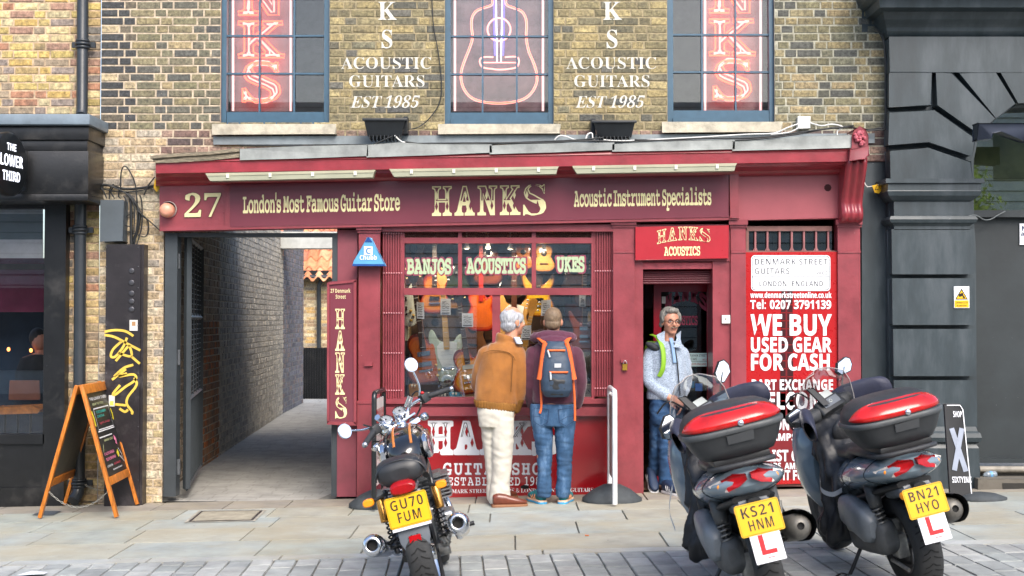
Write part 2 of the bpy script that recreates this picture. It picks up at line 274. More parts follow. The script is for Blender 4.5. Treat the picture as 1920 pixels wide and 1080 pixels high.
36,70,34,67,35,64,36,63,44,59,50,55,54,50,56,44,54,38,51,33,45,30,1,84,40,1,8,35,30,35,71,21,71,21,80,59,80,59,71,45,71,45,30,1,85,53,1,24,46,29,37,31,31,34,27,40,26,48,26,80,36,80,36,49,37,44,39,41,42,39,46,38,51,39,54,41,56,44,56,49,56,80,
67,80,67,48,66,43,65,38,62,35,58,32,53,30,1,86,45,1,13,37,30,20,80,31,80,40,50,41,47,42,43,43,39,43,43,45,47,45,50,55,80,65,80,48,30,1,87,68,1,33,33,30,20,80,30,80,37,53,38,49,39,44,39,40,40,44,41,48,42,52,49,80,59,80,66,52,67,48,68,44,68,40,
69,44,70,49,71,53,77,80,88,80,75,30,63,30,56,56,56,58,55,62,54,65,54,68,53,65,53,62,52,59,51,56,45,30,1,88,47,1,12,20,30,37,56,21,80,33,80,43,62,54,80,65,80,50,55,67,30,55,30,43,49,31,30,1,89,44,1,9,37,30,37,49,20,80,31,80,42,59,52,80,64,80,
47,49,47,30,1,97,42,2,27,35,29,30,30,26,32,24,36,23,41,24,47,27,50,33,53,40,54,47,54,47,55,45,60,41,61,35,60,30,58,26,65,33,68,41,69,48,68,53,66,56,61,57,55,57,30,50,30,48,35,47,35,42,31,12,39,37,42,37,44,39,46,41,47,45,47,48,43,48,38,47,36,
46,34,44,34,41,35,38,1,98,44,2,21,46,29,40,31,36,34,35,34,33,30,25,30,25,83,36,83,36,71,36,66,35,63,36,63,40,67,47,69,52,68,57,64,60,58,61,49,60,41,57,34,52,31,15,43,38,46,38,49,41,50,44,50,49,50,54,49,58,46,60,43,61,40,60,38,58,36,50,36,49,
37,41,40,38,1,99,36,1,27,41,29,33,30,28,34,24,40,23,49,24,55,26,60,28,64,32,67,37,68,42,69,49,68,54,66,51,58,46,60,42,60,37,59,35,55,34,49,34,44,36,40,38,38,42,38,48,39,53,41,53,32,48,30,1,100,44,2,20,38,29,32,31,27,34,24,40,23,49,24,58,27,64,
32,68,38,69,45,67,49,63,49,66,48,71,48,83,59,83,59,30,51,30,49,35,48,35,44,31,17,41,38,45,38,47,40,49,43,49,48,49,49,49,54,47,57,45,60,41,60,38,60,36,57,34,54,34,49,34,44,36,40,38,38,1,101,41,2,27,43,29,37,30,33,31,29,34,26,38,24,43,23,49,24,
55,25,60,28,64,32,67,36,68,41,69,48,68,54,64,57,59,58,52,58,46,34,46,34,43,36,40,39,38,43,37,50,38,56,40,56,32,50,30,8,34,53,48,53,47,59,44,61,41,61,38,61,36,59,35,57,1,104,46,1,24,25,30,25,83,36,83,36,72,36,67,35,63,36,63,41,68,47,69,53,68,
57,66,60,61,61,55,61,30,50,30,50,52,50,57,48,60,44,61,40,60,38,57,36,53,36,48,36,30,1,105,21,2,11,31,73,27,74,25,78,25,80,27,82,31,83,35,82,36,80,36,78,36,76,35,74,4,25,30,25,68,36,68,36,30,1,107,43,1,16,25,30,25,83,36,83,36,59,36,55,35,51,38,
54,40,57,51,68,62,68,47,52,63,30,51,30,40,45,36,42,36,30,1,108,21,1,4,25,30,25,83,36,83,36,30,1,109,69,1,35,25,30,25,68,33,68,35,63,40,68,46,69,54,67,58,63,59,63,64,68,70,69,76,68,80,66,83,61,83,55,83,30,73,30,73,52,72,57,70,60,67,61,64,60,61,
58,60,54,60,49,60,30,49,30,49,52,49,57,47,60,43,61,40,60,37,57,36,48,36,30,1,110,46,1,21,25,30,25,68,33,68,35,63,40,68,47,69,53,68,57,66,60,61,61,55,61,30,50,30,50,52,49,58,47,60,44,61,40,60,38,57,36,53,36,48,36,30,1,111,43,2,20,42,29,36,30,
32,32,28,34,26,38,24,43,23,49,24,58,28,64,34,68,42,69,47,68,51,67,55,64,58,60,59,55,60,49,59,41,55,34,49,31,16,42,38,45,38,48,41,49,44,49,49,49,54,48,58,45,60,42,60,38,60,36,58,34,54,34,49,34,44,36,41,38,38,1,112,44,2,20,25,13,25,68,34,68,35,
63,36,63,40,67,47,69,52,68,57,64,60,58,61,49,60,41,57,34,52,31,46,29,40,31,36,34,35,34,36,29,36,13,14,43,38,47,38,49,41,50,44,50,49,50,56,47,59,43,61,40,60,38,58,36,50,36,49,37,41,40,38,1,114,32,1,16,25,30,25,68,33,68,35,62,40,67,43,68,47,69,
49,69,50,69,49,59,48,59,46,59,41,58,37,55,36,49,36,30,1,115,35,1,34,36,29,29,30,23,32,23,40,30,38,36,37,40,38,42,40,41,42,39,44,34,46,28,49,24,53,23,58,24,63,27,66,32,68,38,69,45,68,52,66,48,58,43,60,38,61,35,61,33,59,34,57,36,55,41,53,47,50,
51,47,52,41,51,36,48,32,43,30,1,116,30,1,21,39,29,32,30,28,34,27,42,27,60,22,60,22,65,27,68,30,76,37,76,37,68,48,68,48,60,37,60,37,42,38,39,42,38,45,38,48,39,48,31,44,30,1,117,46,1,21,39,29,33,30,29,33,26,37,25,43,25,68,36,68,36,46,37,40,39,
38,42,38,46,38,48,41,50,45,50,50,50,68,60,68,60,30,52,30,51,35,46,31,1,119,60,1,34,32,30,21,68,31,68,35,51,36,47,37,42,38,39,38,41,39,45,39,48,40,50,44,68,56,68,60,50,61,47,62,42,62,39,63,42,63,47,64,51,69,68,79,68,68,30,57,30,54,43,53,47,52,
52,51,57,50,60,49,57,48,52,47,47,46,43,43,30,2,49,42,1,23,32,30,30,31,29,32,30,34,34,35,39,35,39,68,33,67,32,66,30,67,29,69,30,70,32,71,42,74,43,74,44,73,45,72,45,35,50,35,54,34,55,32,54,31,52,30,2,53,42,1,36,39,29,30,30,27,32,26,34,27,36,28,
36,30,36,39,34,43,35,47,37,49,40,49,44,48,49,45,52,40,54,36,53,32,51,30,50,29,51,28,54,28,71,29,73,32,73,49,73,51,72,52,70,51,68,49,68,33,68,33,57,41,58,48,56,53,51,55,44,53,36,48,31,2,56,42,3,20,41,29,34,31,29,35,27,42,29,48,34,52,29,56,28,
62,29,68,34,73,41,74,48,73,53,68,55,62,53,56,48,52,53,48,55,42,53,35,48,30,16,41,54,44,55,47,57,48,59,49,62,48,65,47,67,44,69,41,70,38,69,35,68,34,65,33,62,34,59,35,57,38,55,16,41,34,44,34,47,36,49,38,49,42,49,45,47,47,44,49,41,50,38,49,35,47,
33,45,33,42,33,38,35,36,38,34,2,57,42,2,27,33,29,29,29,27,31,29,33,33,33,39,35,43,38,47,43,49,51,45,47,40,46,33,48,29,53,27,60,29,67,33,72,40,74,44,74,48,72,51,69,53,65,55,55,54,47,52,41,49,36,44,32,39,30,16,40,51,43,52,46,53,48,56,48,60,48,
63,46,66,43,69,40,69,37,69,35,67,33,64,33,60,33,56,35,53,37,52,2,65,42,2,34,24,30,21,30,20,32,21,34,23,35,24,35,36,66,31,66,28,66,27,68,28,70,32,70,41,70,44,70,45,68,59,35,62,34,62,32,62,31,59,30,50,30,47,30,46,32,47,34,50,35,53,35,50,43,32,
43,29,35,33,35,36,34,37,32,36,30,33,30,3,34,47,48,47,41,66,2,66,42,3,24,25,30,24,31,23,32,24,34,27,35,28,35,28,66,27,66,24,66,23,68,24,70,26,70,41,70,48,70,53,68,55,64,56,59,55,55,52,51,57,48,59,42,57,36,53,32,43,30,9,34,53,41,53,48,54,50,56,
50,59,49,63,47,65,42,66,34,66,10,34,35,41,35,47,35,50,36,52,39,53,42,52,45,50,47,42,49,34,49,2,67,42,1,40,42,29,37,30,32,32,28,35,25,39,23,44,23,50,23,56,25,61,28,65,32,69,37,71,42,72,52,69,54,71,56,71,57,70,57,66,57,59,56,57,55,56,53,57,51,
60,48,65,42,67,37,66,33,62,30,57,29,50,31,42,35,36,42,34,48,35,53,38,55,39,57,39,58,37,56,34,53,32,48,30,2,68,42,2,29,38,30,37,30,35,30,34,30,33,30,26,30,24,31,23,32,24,34,27,35,28,35,28,66,27,66,24,66,23,68,24,70,27,70,40,70,46,70,50,68,54,
65,57,61,58,56,59,50,58,44,56,39,53,35,50,32,45,30,12,37,35,44,36,49,38,52,43,53,50,52,57,49,62,44,65,37,66,35,66,33,66,33,35,2,69,42,1,46,25,30,23,31,22,32,23,34,26,35,29,35,29,66,26,66,23,66,22,68,23,70,26,70,55,70,56,70,57,68,57,60,56,57,
55,57,53,57,52,60,52,66,34,66,34,54,43,54,43,56,43,58,45,59,47,58,47,55,47,49,47,46,45,45,43,46,43,49,43,50,34,50,34,35,52,35,52,40,53,44,55,44,56,44,57,41,57,33,56,31,55,30,2,70,42,1,42,26,30,24,31,23,32,24,34,26,35,29,35,29,66,26,66,24,66,
23,68,24,70,26,70,56,70,58,70,58,68,58,59,58,57,56,57,54,57,53,60,53,66,35,66,35,54,44,54,44,55,44,58,46,59,48,58,48,56,48,48,48,45,46,45,44,46,44,49,44,50,35,50,35,35,42,35,44,34,45,32,44,31,42,30,2,71,42,1,50,43,29,37,30,32,32,28,35,25,39,
23,44,22,50,23,56,25,61,28,65,32,69,37,71,42,72,51,69,54,71,56,70,57,66,57,61,56,59,54,58,53,58,51,61,48,65,42,67,37,66,32,63,30,57,29,50,30,42,33,38,36,36,39,34,43,34,52,36,52,44,43,44,42,45,41,46,42,48,44,48,58,48,60,48,60,46,59,44,57,44,57,
34,56,32,55,31,52,30,48,29,2,72,42,1,50,26,30,24,31,23,32,24,34,27,35,28,35,28,66,27,66,24,66,23,68,24,70,27,70,35,70,38,70,39,68,38,66,34,66,33,66,33,54,49,54,49,66,47,66,44,66,43,68,44,70,48,70,56,70,58,70,59,68,58,66,55,66,55,35,58,34,59,
32,58,30,54,30,48,30,44,30,43,32,44,34,48,35,49,35,49,49,33,49,33,35,35,35,38,34,39,32,38,30,35,30,2,73,42,1,24,29,30,27,31,27,32,27,34,31,35,38,35,38,66,31,66,27,66,27,68,28,70,31,70,53,70,55,70,55,68,55,66,51,66,44,66,44,35,51,35,55,34,55,
32,55,30,51,30,2,74,42,1,34,38,29,31,30,27,31,24,33,24,36,24,44,24,46,26,47,28,46,29,43,29,39,31,36,34,34,37,33,41,34,44,36,46,39,46,45,46,66,37,66,34,66,33,68,34,70,37,70,58,70,59,70,60,68,59,66,56,66,52,66,52,44,51,37,48,33,44,30,2,75,42,1,
53,25,30,23,31,23,32,23,34,25,35,29,35,29,66,25,66,23,66,23,68,23,70,25,70,37,70,39,70,40,68,39,66,36,66,34,66,34,52,48,66,47,66,45,66,44,68,45,70,46,70,56,70,58,70,59,68,58,66,55,66,42,53,44,51,47,49,51,44,56,35,57,35,59,34,60,32,59,31,58,30,
54,30,53,30,52,31,47,41,42,47,38,49,34,46,34,35,36,35,39,34,40,32,39,30,37,30,2,76,42,1,28,24,30,23,31,22,32,23,34,26,35,30,35,30,66,26,66,23,66,22,68,23,70,26,70,43,70,45,70,46,68,45,66,41,66,36,66,36,35,54,35,54,44,54,47,56,48,58,47,59,44,
59,33,58,31,56,30,2,77,42,1,50,23,30,21,31,20,32,21,34,24,35,25,35,26,66,25,66,23,66,22,68,23,70,24,70,30,70,32,70,34,68,41,47,48,68,50,70,52,70,58,70,59,70,60,68,59,66,57,66,56,66,57,35,58,35,61,34,62,32,61,31,59,30,50,30,47,30,46,32,47,34,
50,35,52,35,51,64,44,45,43,43,41,42,39,43,37,45,31,64,30,35,32,35,35,34,36,32,35,30,32,30,2,78,42,1,39,53,29,51,30,50,31,32,63,32,35,36,35,39,34,39,32,38,30,35,30,25,30,23,31,23,32,24,34,26,35,27,35,27,66,23,66,21,68,22,70,27,70,30,70,32,70,
34,68,51,39,51,66,47,66,45,66,44,68,45,70,47,70,57,70,59,70,60,68,59,66,56,66,56,31,55,30,53,29,2,79,42,2,24,41,29,36,30,32,32,28,35,25,39,23,44,23,50,23,56,25,61,28,66,32,69,36,71,41,72,46,71,50,69,54,66,57,61,59,56,59,50,59,44,57,39,54,35,
50,32,46,30,16,41,34,46,35,50,38,52,43,53,50,52,57,50,63,46,66,41,67,36,66,32,63,30,57,29,50,30,43,32,38,36,35,2,80,42,2,26,25,30,24,31,23,32,24,34,26,35,30,35,30,66,28,66,24,66,23,68,24,70,25,70,41,70,51,69,56,65,58,58,56,51,51,47,41,45,35,
45,35,35,42,35,45,34,46,32,45,30,42,30,9,35,50,42,50,48,51,51,53,52,58,51,62,48,65,42,66,35,66,2,82,42,2,44,24,30,23,31,22,32,23,34,25,35,28,35,28,66,25,66,23,66,22,68,23,70,24,70,39,70,47,70,52,68,54,65,56,59,55,55,54,52,51,50,47,48,48,47,50,
45,57,35,58,35,60,34,61,32,60,31,59,30,55,30,53,31,52,32,49,36,47,40,45,43,41,47,38,48,33,48,33,35,36,35,39,34,39,32,39,30,36,30,9,33,52,40,52,46,53,49,55,50,59,49,63,46,65,41,66,33,66,2,83,42,1,59,28,29,26,29,25,32,25,35,25,38,25,40,25,41,26,
43,28,44,30,43,31,41,32,38,34,36,37,34,41,34,45,34,49,36,51,38,51,41,50,45,45,47,40,48,34,49,29,52,27,55,26,59,28,66,33,70,41,72,50,70,50,71,52,71,54,71,55,70,55,62,55,61,55,59,53,59,51,59,50,61,47,65,41,67,37,66,34,65,32,63,32,60,33,56,39,53,
45,53,51,51,55,47,57,42,56,37,53,32,48,30,41,29,36,30,31,31,30,29,2,84,42,1,32,31,30,30,31,29,32,30,34,32,35,38,35,38,66,29,66,28,57,28,54,26,53,24,53,23,55,24,68,24,70,26,70,56,70,58,70,58,68,59,55,58,53,56,53,54,54,54,57,53,66,44,66,44,35,
50,35,52,34,53,32,52,31,51,30,2,85,42,1,40,41,29,35,30,30,33,27,38,26,46,26,66,25,66,23,66,22,68,23,70,26,70,33,70,37,70,38,68,37,66,33,66,32,66,32,46,32,41,34,37,37,35,41,34,46,35,49,37,50,41,51,46,51,66,49,66,45,66,44,68,45,70,48,70,57,70,
59,70,60,68,59,66,56,66,56,46,54,36,49,31,2,97,42,2,36,36,29,31,30,28,32,25,35,25,39,26,44,29,48,34,50,40,51,49,50,48,54,45,57,41,58,35,56,32,55,31,55,29,55,28,57,29,59,32,61,41,62,47,62,51,59,53,56,54,50,54,35,56,35,59,34,60,32,59,31,57,30,
52,30,50,31,49,32,49,34,43,30,11,37,34,42,35,47,38,49,41,49,45,41,46,37,46,33,44,31,42,30,40,32,36,2,99,42,1,42,41,29,36,30,32,31,28,34,26,37,24,41,23,46,24,50,26,54,28,58,32,60,36,62,41,62,46,62,51,59,51,60,52,61,54,62,56,61,56,58,56,51,56,
49,54,49,51,51,49,54,45,56,41,57,35,56,31,52,29,46,30,41,33,37,36,35,41,34,46,35,52,39,54,40,56,39,57,37,55,35,52,32,46,30,2,100,42,2,33,38,29,34,30,30,31,25,37,24,41,23,45,24,50,25,54,28,57,31,59,35,61,39,62,46,60,50,57,50,70,49,70,45,70,44,
72,45,74,47,75,54,75,55,74,56,73,56,35,57,35,59,34,60,32,60,31,58,30,51,30,50,32,50,35,45,31,14,40,35,45,36,49,40,50,46,49,51,45,55,40,57,35,56,32,53,30,50,29,45,30,41,32,38,35,35,2,101,42,2,33,41,29,36,30,32,31,28,34,26,37,24,41,24,46,24,50,
26,54,28,58,32,60,36,62,41,62,46,62,50,60,56,55,58,51,58,47,57,45,53,44,29,44,31,40,33,37,36,35,41,34,46,35,51,37,56,38,57,38,58,36,56,34,52,31,46,30,9,30,49,52,49,51,52,48,55,45,57,41,58,37,57,34,55,31,52,2,105,42,2,9,41,68,39,69,38,71,38,75,
39,77,41,77,44,76,45,72,44,69,21,28,30,26,31,26,32,26,34,29,35,39,35,39,57,32,57,30,57,29,59,30,61,32,62,42,62,44,61,44,60,44,35,55,35,57,34,58,32,57,31,55,30,2,108,42,1,21,29,30,27,31,26,32,27,34,29,35,39,35,39,70,33,70,29,70,28,72,29,74,31,
75,42,75,43,74,44,73,44,35,55,35,56,34,57,32,56,31,54,30,2,109,42,1,58,23,30,21,31,20,32,21,34,24,35,25,35,25,57,23,57,21,57,20,59,21,61,23,62,28,62,29,61,30,59,33,62,36,62,40,61,43,58,46,61,50,62,54,62,57,59,58,55,59,50,59,35,62,34,63,32,62,
31,60,30,56,30,54,31,53,33,53,49,53,56,50,57,46,55,44,49,44,35,45,35,48,34,48,32,48,31,46,30,42,30,40,31,39,34,39,52,38,56,35,57,32,56,30,54,30,35,31,35,34,34,35,32,34,31,32,30,2,110,42,1,46,26,30,24,31,24,32,25,34,28,35,28,57,27,57,24,57,24,
59,25,61,28,62,32,62,33,61,33,60,33,58,38,61,43,62,48,62,51,59,54,55,55,50,55,35,56,35,59,34,59,32,58,30,56,30,48,30,45,30,45,32,46,34,48,35,49,35,49,49,48,53,46,56,42,57,38,56,35,53,33,49,33,35,35,35,37,34,38,32,37,30,35,30,2,111,42,2,24,41,
29,36,30,32,31,28,34,25,37,24,41,23,46,24,50,25,54,28,58,32,60,36,62,41,62,46,62,50,60,54,58,57,54,58,50,59,46,58,41,57,37,54,34,50,31,46,30,12,41,34,47,35,51,40,53,46,51,52,47,56,41,58,35,56,31,52,29,46,31,40,35,35,2,112,42,2,35,25,16,23,17,
22,19,23,21,26,21,27,21,27,57,26,57,23,57,22,59,23,61,25,62,30,62,32,61,32,60,32,57,37,60,43,62,48,61,52,59,57,54,59,50,59,45,59,41,57,37,52,32,44,30,37,31,32,35,32,21,40,21,42,21,43,19,42,17,40,16,13,43,35,47,36,51,38,53,41,54,46,52,51,48,55,
43,56,37,55,33,51,32,46,33,40,37,36,2,114,42,1,32,26,30,24,31,24,32,24,34,27,35,33,35,33,57,29,57,26,57,25,59,26,61,28,62,36,62,37,61,38,60,38,54,44,60,52,62,57,61,59,58,58,56,56,55,53,56,50,57,44,55,38,49,38,35,49,35,51,34,52,32,51,31,49,30,
2,115,42,1,52,29,29,27,30,26,32,26,39,27,41,29,41,30,41,31,39,35,35,42,34,48,35,50,37,50,39,50,41,48,43,42,43,40,43,34,44,30,46,27,49,26,53,27,57,30,60,34,62,39,62,47,61,48,61,49,61,50,62,52,62,53,61,54,59,54,55,53,52,52,51,49,54,44,57,39,58,
33,57,31,53,32,51,33,50,36,49,40,49,49,48,54,45,56,39,55,35,52,32,48,30,42,29,32,31,2,116,42,1,34,44,29,37,31,33,34,32,42,32,55,26,55,24,55,23,57,24,59,28,60,32,60,32,68,32,71,34,71,36,70,37,67,37,60,50,60,53,59,54,57,53,55,51,55,37,55,37,43,
37,38,40,35,43,34,51,36,56,38,58,37,58,36,57,33,53,31,48,30,2,117,42,1,41,38,29,32,31,28,35,27,41,27,57,26,57,23,57,23,59,23,61,25,62,30,62,32,61,32,59,32,43,33,39,34,36,37,35,40,34,45,35,48,38,49,43,49,57,44,57,42,57,42,59,43,61,45,62,52,62,
54,61,54,58,54,35,56,35,58,34,59,32,58,31,56,30,51,30,50,30,49,31,49,34,44,30,3,38,51,3,31,39,29,33,30,28,33,25,37,24,43,24,48,27,52,34,58,30,63,28,70,29,74,32,78,36,80,41,81,46,80,50,78,53,74,53,70,53,66,50,62,43,57,57,44,60,49,62,55,68,55,
65,47,61,40,71,30,63,30,57,36,49,31,8,40,60,45,65,47,70,46,74,41,76,36,74,34,70,36,65,10,40,35,47,36,53,40,38,54,32,49,31,47,30,43,31,40,33,37,36,35,3,46,19,1,8,29,29,26,30,25,34,26,37,29,38,32,37,34,34,32,30,3,44,19,1,7,23,21,25,30,26,38,33,
38,33,37,31,29,27,21,3,58,19,2,8,29,59,26,60,25,64,26,67,29,68,32,67,34,64,32,60,8,29,29,26,30,25,34,26,37,29,38,32,37,34,34,32,30,3,39,16,1,4,26,62,25,80,31,80,30,62,3,45,22,1,4,23,46,23,51,40,51,40,46,]
# ---------------------------------------------------------------- lettering: the outlines of letters as plain numbers
FONT = {}
def _load():
    raw = FONTNUM; i = 0; names = ['serif', 'sans', 'slab', 'plain']
    while i < len(raw):
        s, ch, adv, nc = raw[i:i+4]; i += 4; cs = []
        for _ in range(nc):
            k = raw[i]; i += 1; cs.append([(raw[i+2*j]-20, raw[i+2*j+1]-30) for j in range(k)]); i += 2*k
        FONT.setdefault(names[s], {})[chr(ch)] = (adv, cs)
WEST = dict(
 H=(78, [[(0,100),(34,100),(34,91),(27,88),(25,82),(25,57),(49,57),(49,82),(47,88),(40,91),(40,100),(74,100),(74,91),(66,88),(64,80),(64,20),(66,12),(74,9),(74,0),(40,0),(40,9),(47,12),(49,20),(49,45),(25,45),(25,20),(27,12),(34,9),(34,0),(0,0),(0,9),(8,12),(10,20),(10,80),(8,88),(0,91)]]),
 A=(80, [[(30,100),(46,100),(66,20),(70,11),(76,9),(76,0),(38,0),(38,9),(44,12),(46,22),(43,34),(29,34),(27,24),(28,12),(34,9),(34,0),(0,0),(0,9),(6,12),(10,18)], [(31,46),(42,46),(37,74)]]),
 N=(78, [[(0,100),(32,100),(52,42),(52,84),(50,89),(42,91),(42,100),(74,100),(74,91),(67,88),(65,82),(65,0),(48,0),(22,68),(22,18),(24,11),(32,9),(32,0),(0,0),(0,9),(8,11),(10,18),(10,82),(8,88),(0,91)]]),
 K=(81, [[(0,100),(34,100),(34,91),(27,88),(25,82),(25,57),(45,86),(40,91),(40,100),(74,100),(74,91),(66,90),(42,56),(66,15),(70,10),(77,9),(77,0),(38,0),(38,9),(45,12),(45,17),(31,42),(25,33),(25,18),(27,12),(34,9),(34,0),(0,0),(0,9),(8,12),(10,18),(10,82),(8,88),(0,91)]]))
def _orient(cs):
    def area(c): return sum(c[i][0]*c[(i+1)%len(c)][1]-c[(i+1)%len(c)][0]*c[i][1] for i in range(len(c)))/2
    def inside(p, c):
        r = False
        for i in range(len(c)):
            (x0, y0), (x1, y1) = c[i], c[(i+1)%len(c)]
            if (y0 > p[1]) != (y1 > p[1]) and p[0] < (x1-x0)*(p[1]-y0)/(y1-y0)+x0: r = not r
        return r
    out = []
    for i, c in enumerate(cs):
        d = sum(inside(c[0], k) for j, k in enumerate(cs) if j != i)
        a = area(c); out.append(c if (a > 0) == (d % 2 == 0) else c[::-1])
    return out
def offs(c, d):
    n = len(c); o = []
    for i in range(n):
        p, q, r = V(c[i-1]), V(c[i]), V(c[(i+1)%n]); a = (q-p); b = (r-q)
        if a.length < 1e-6 or b.length < 1e-6: o.append(c[i]); continue
        a.normalize(); b.normalize(); na = V((a.y, -a.x)); nb = V((b.y, -b.x)); m = na+nb
        if m.length < .3: m = na
        m.normalize(); k = min(2.0, 1/max(.3, m.dot(na))); o.append((q.x+m.x*d*k, q.y+m.y*d*k))
    return o
def glyphs(s, font, off=0, sp=0):
    """-> list of (dx, contours) in units of the cap height, total width"""
    fd = FONT[font]; ch = max(p[1] for p in fd['H'][1][0]); x = 0; out = []
    for c in s:
        if c == ' ': x += .34+sp; continue
        g = fd.get(c) or FONT['plain'].get(c)
        if not g: x += .3; continue
        cs = _orient([[(a/ch, b/ch) for a, b in k] for k in g[1]])
        x0 = min([p[0] for k in cs for p in k] or [0])
        if font in ('slab',):
            wd = max(p[0] for k in cs for p in k)-x0; cs = [[(a-x0+.05, b) for a, b in k] for k in cs]; adv = wd+.10
        else: adv = g[0]/ch
        if off: cs = [offs(k, off) for k in cs]
        out.append((x, cs)); x += adv+sp
    return out, x-sp
def _in(p, c):
    r = False
    for i in range(len(c)):
        (x0, y0), (x1, y1) = c[i], c[(i+1)%len(c)]
        if (y0 > p[1]) != (y1 > p[1]) and p[0] < (x1-x0)*(p[1]-y0)/(y1-y0)+x0: r = not r
    return r
def fill(cs):
    """triangles of contours: each outer one with the holes inside it"""
    dep = [sum(_in(c[0], k) for k in cs if k is not c) for c in cs]; out = []
    for c, d in zip(cs, dep):
        if d % 2: continue
        grp = [c]+[k for k, e in zip(cs, dep) if e == d+1 and _in(k[0], c)]; fl = [p for k in grp for p in k]
        for t in tessellate_polygon([[V((a, b, 0)) for a, b in k] for k in grp]): out.append([fl[i] for i in t])
    return out
def clip_tri(t, ylo, yhi):
    for lim, sgn in ((ylo, 1), (yhi, -1)):
        o = []
        for i in range(len(t)):
            a, b = t[i], t[(i+1)%len(t)]; da, db = (a[1]-lim)*sgn, (b[1]-lim)*sgn
            if da >= 0: o.append(a)
            if da*db < 0:
                k = da/(da-db); o.append((a[0]+(b[0]-a[0])*k, a[1]+(b[1]-a[1])*k))
        t = o
        if len(t) < 3: return []
    return t
def text(mb, s, font, O, u, v, h, W=None, off=0, mi=0, sp=0, clip=None, shear=0, warp=None, align='l', col=(1,1,1), n=None):
    """lettering as flat faces: O baseline left, u right, v up, h cap height, W total width"""
    gl, tot = glyphs(s, font, off, sp); O, u, v = V(O), V(u).normalized(), V(v).normalized(); sx = (W/tot) if W else h
    nn = u.cross(v); tw = tot*sx
    if align == 'c': O = O-u*(tw/2)
    if align == 'r': O = O-u*tw
    for dx, cs in gl:
        cs = [c for c in cs if len(c) > 2]
        if not cs: continue
        for q in fill(cs):
            if clip: q = clip_tri(q, *clip)
            if len(q) < 3: continue
            w3 = []
            for a, b in q:
                X = (a+dx)*sx+shear*b*h; Y = b*h
                if warp: Y += warp(X/tw)
                w3.append(O+u*X+v*Y)
            if (w3[1]-w3[0]).cross(w3[2]-w3[0]).dot(nn) < 0: w3 = w3[::-1]
            mb.add(w3, [tuple(range(len(w3)))], mi, False, col)
    return tw
def ptext(mb, s, font, x0, y0, x1, h, y, sl=0.0, **k):
    """lettering on a wall that faces the street: pixel x0..x1 on baseline y0, cap height h in pixels"""
    a, b = P(x0, y0, y), P(x1, y0+sl*(x1-x0), y)
    text(mb, s, font, a, b-a, (0,0,1), h/F*(y-CY), W=(b-a).length, **k)
def stroke(mb, pts, w_, n, mi=0, col=(1,1,1)):
    """flat ribbon of width w_ along 3-D points lying in a plane with normal n"""
    pts = [V(p) for p in pts]; n = V(n); L = []
    for i, p in enumerate(pts):
        a = pts[max(0, i-1)]; b = pts[min(len(pts)-1, i+1)]; t = (b-a).normalized(); s_ = n.cross(t).normalized()*(w_/2); L.append((p-s_, p+s_))
    for i in range(len(L)-1): mb.add([L[i][0], L[i+1][0], L[i+1][1], L[i][1]], [(0,1,2,3)], mi, False, col)
_load(); FONT['west'] = {k: v for k, v in WEST.items()}
_s = FONT['serif']['S']; _h = max(p[1] for p in FONT['serif']['H'][1][0])/100
FONT['west']['S'] = (74, [[((a-min(p[0] for p in _s[1][0]))/_h*1.22, b/_h) for a, b in _s[1][0]]])
# ---------------------------------------------------------------- ground
PAVE, KERB = -2.78, -2.94
def sheet(mb, x0, x1, y0, y1, dz, z=None):
    z = z or gz
    mb.add([(x0,y0,z(x0)+dz),(x1,y0,z(x1)+dz),(x1,y1,z(x1)+dz),(x0,y1,z(x0)+dz)], [(0,1,2,3)])
mb = MB(); sheet(mb, -40, 40, -60, 60, -.02)
solo(mb, 'ground', mat('joint_grit', '#827f78', .95, var=.3, vs=20, bump=.3, bs=200), kind='structure')
def slab(mb, q, h, col, ch=.004):
    """one paving unit: quad corners (x,y), top at h above the street"""
    c = V(((q[0][0]+q[2][0])/2, (q[0][1]+q[2][1])/2)); lo = [V((x, y, gz(x)+h-.012)) for x, y in q]; tp = []
    for x, y in q:
        d = V((x, y))-c; k = 1-ch/max(.02, d.length); p = c+d*k; tp.append(V((p.x, p.y, gz(p.x)+h)))
    mb.add(lo+tp, [(4,5,6,7)]+[(i, (i+1)%4, (i+1)%4+4, i+4) for i in range(4)], 0, False, col)
def shade(c, a=.1): k = 1+R.uniform(-a, a); return tuple(x*k for x in c)
mb = MB(); STONE = [hx('#9a9f98'), hx('#9d9c90'), hx('#949b98'), hx('#9b9b90'), hx('#959a92'), hx('#9aa09c')]
rows = [(-.5, .0, .5, .9), (-1.02, -.5, .6, 1.0), (-1.55, -1.02, .7, 1.2), (-2.15, -1.55, .6, 1.1), (PAVE, -2.15, .7, 1.2)]
for y0, y1, a, b in rows:
    x = -9+R.uniform(0, .6)
    while x < 9:
        L = R.uniform(a, b); c = shade(R.choice(STONE), .07); s0 = R.uniform(-.01, .01)
        if y1 == 0: c = shade(hx('#8f8980'), .05)
        slab(mb, [(x+.004, y0+.004), (x+L-.004, y0+.004), (x+L-.004, y1-.004), (x+.004, y1-.004)], R.uniform(-.001, .001), c); x += L
x = -9
while x < 9:
    L = R.uniform(.85, 1.0); slab(mb, [(x+.004, KERB+.004), (x+L-.004, KERB+.004), (x+L-.004, PAVE-.003), (x+.004, PAVE-.003)], 0, shade(hx('#a0a4a3'), .05)); x += L
MS = mat('york_stone', '#ffffff', .82, attr=True, var=.14, vs=3.5, bump=.25, bs=90, dirt=.85, dirtcol=(.33,.29,.20), ds=1.5, chips=.5, chipcol=(.09,.08,.07), chs=26)
solo(mb, 'pavement', MS, kind='structure')
mb = MB(); ca, sa = math.cos(.046), math.sin(.046)
SET = [hx('#949896'), hx('#9c9f9d'), hx('#8e9291'), hx('#a1a3a0'), hx('#909593')]
xx = -11.0
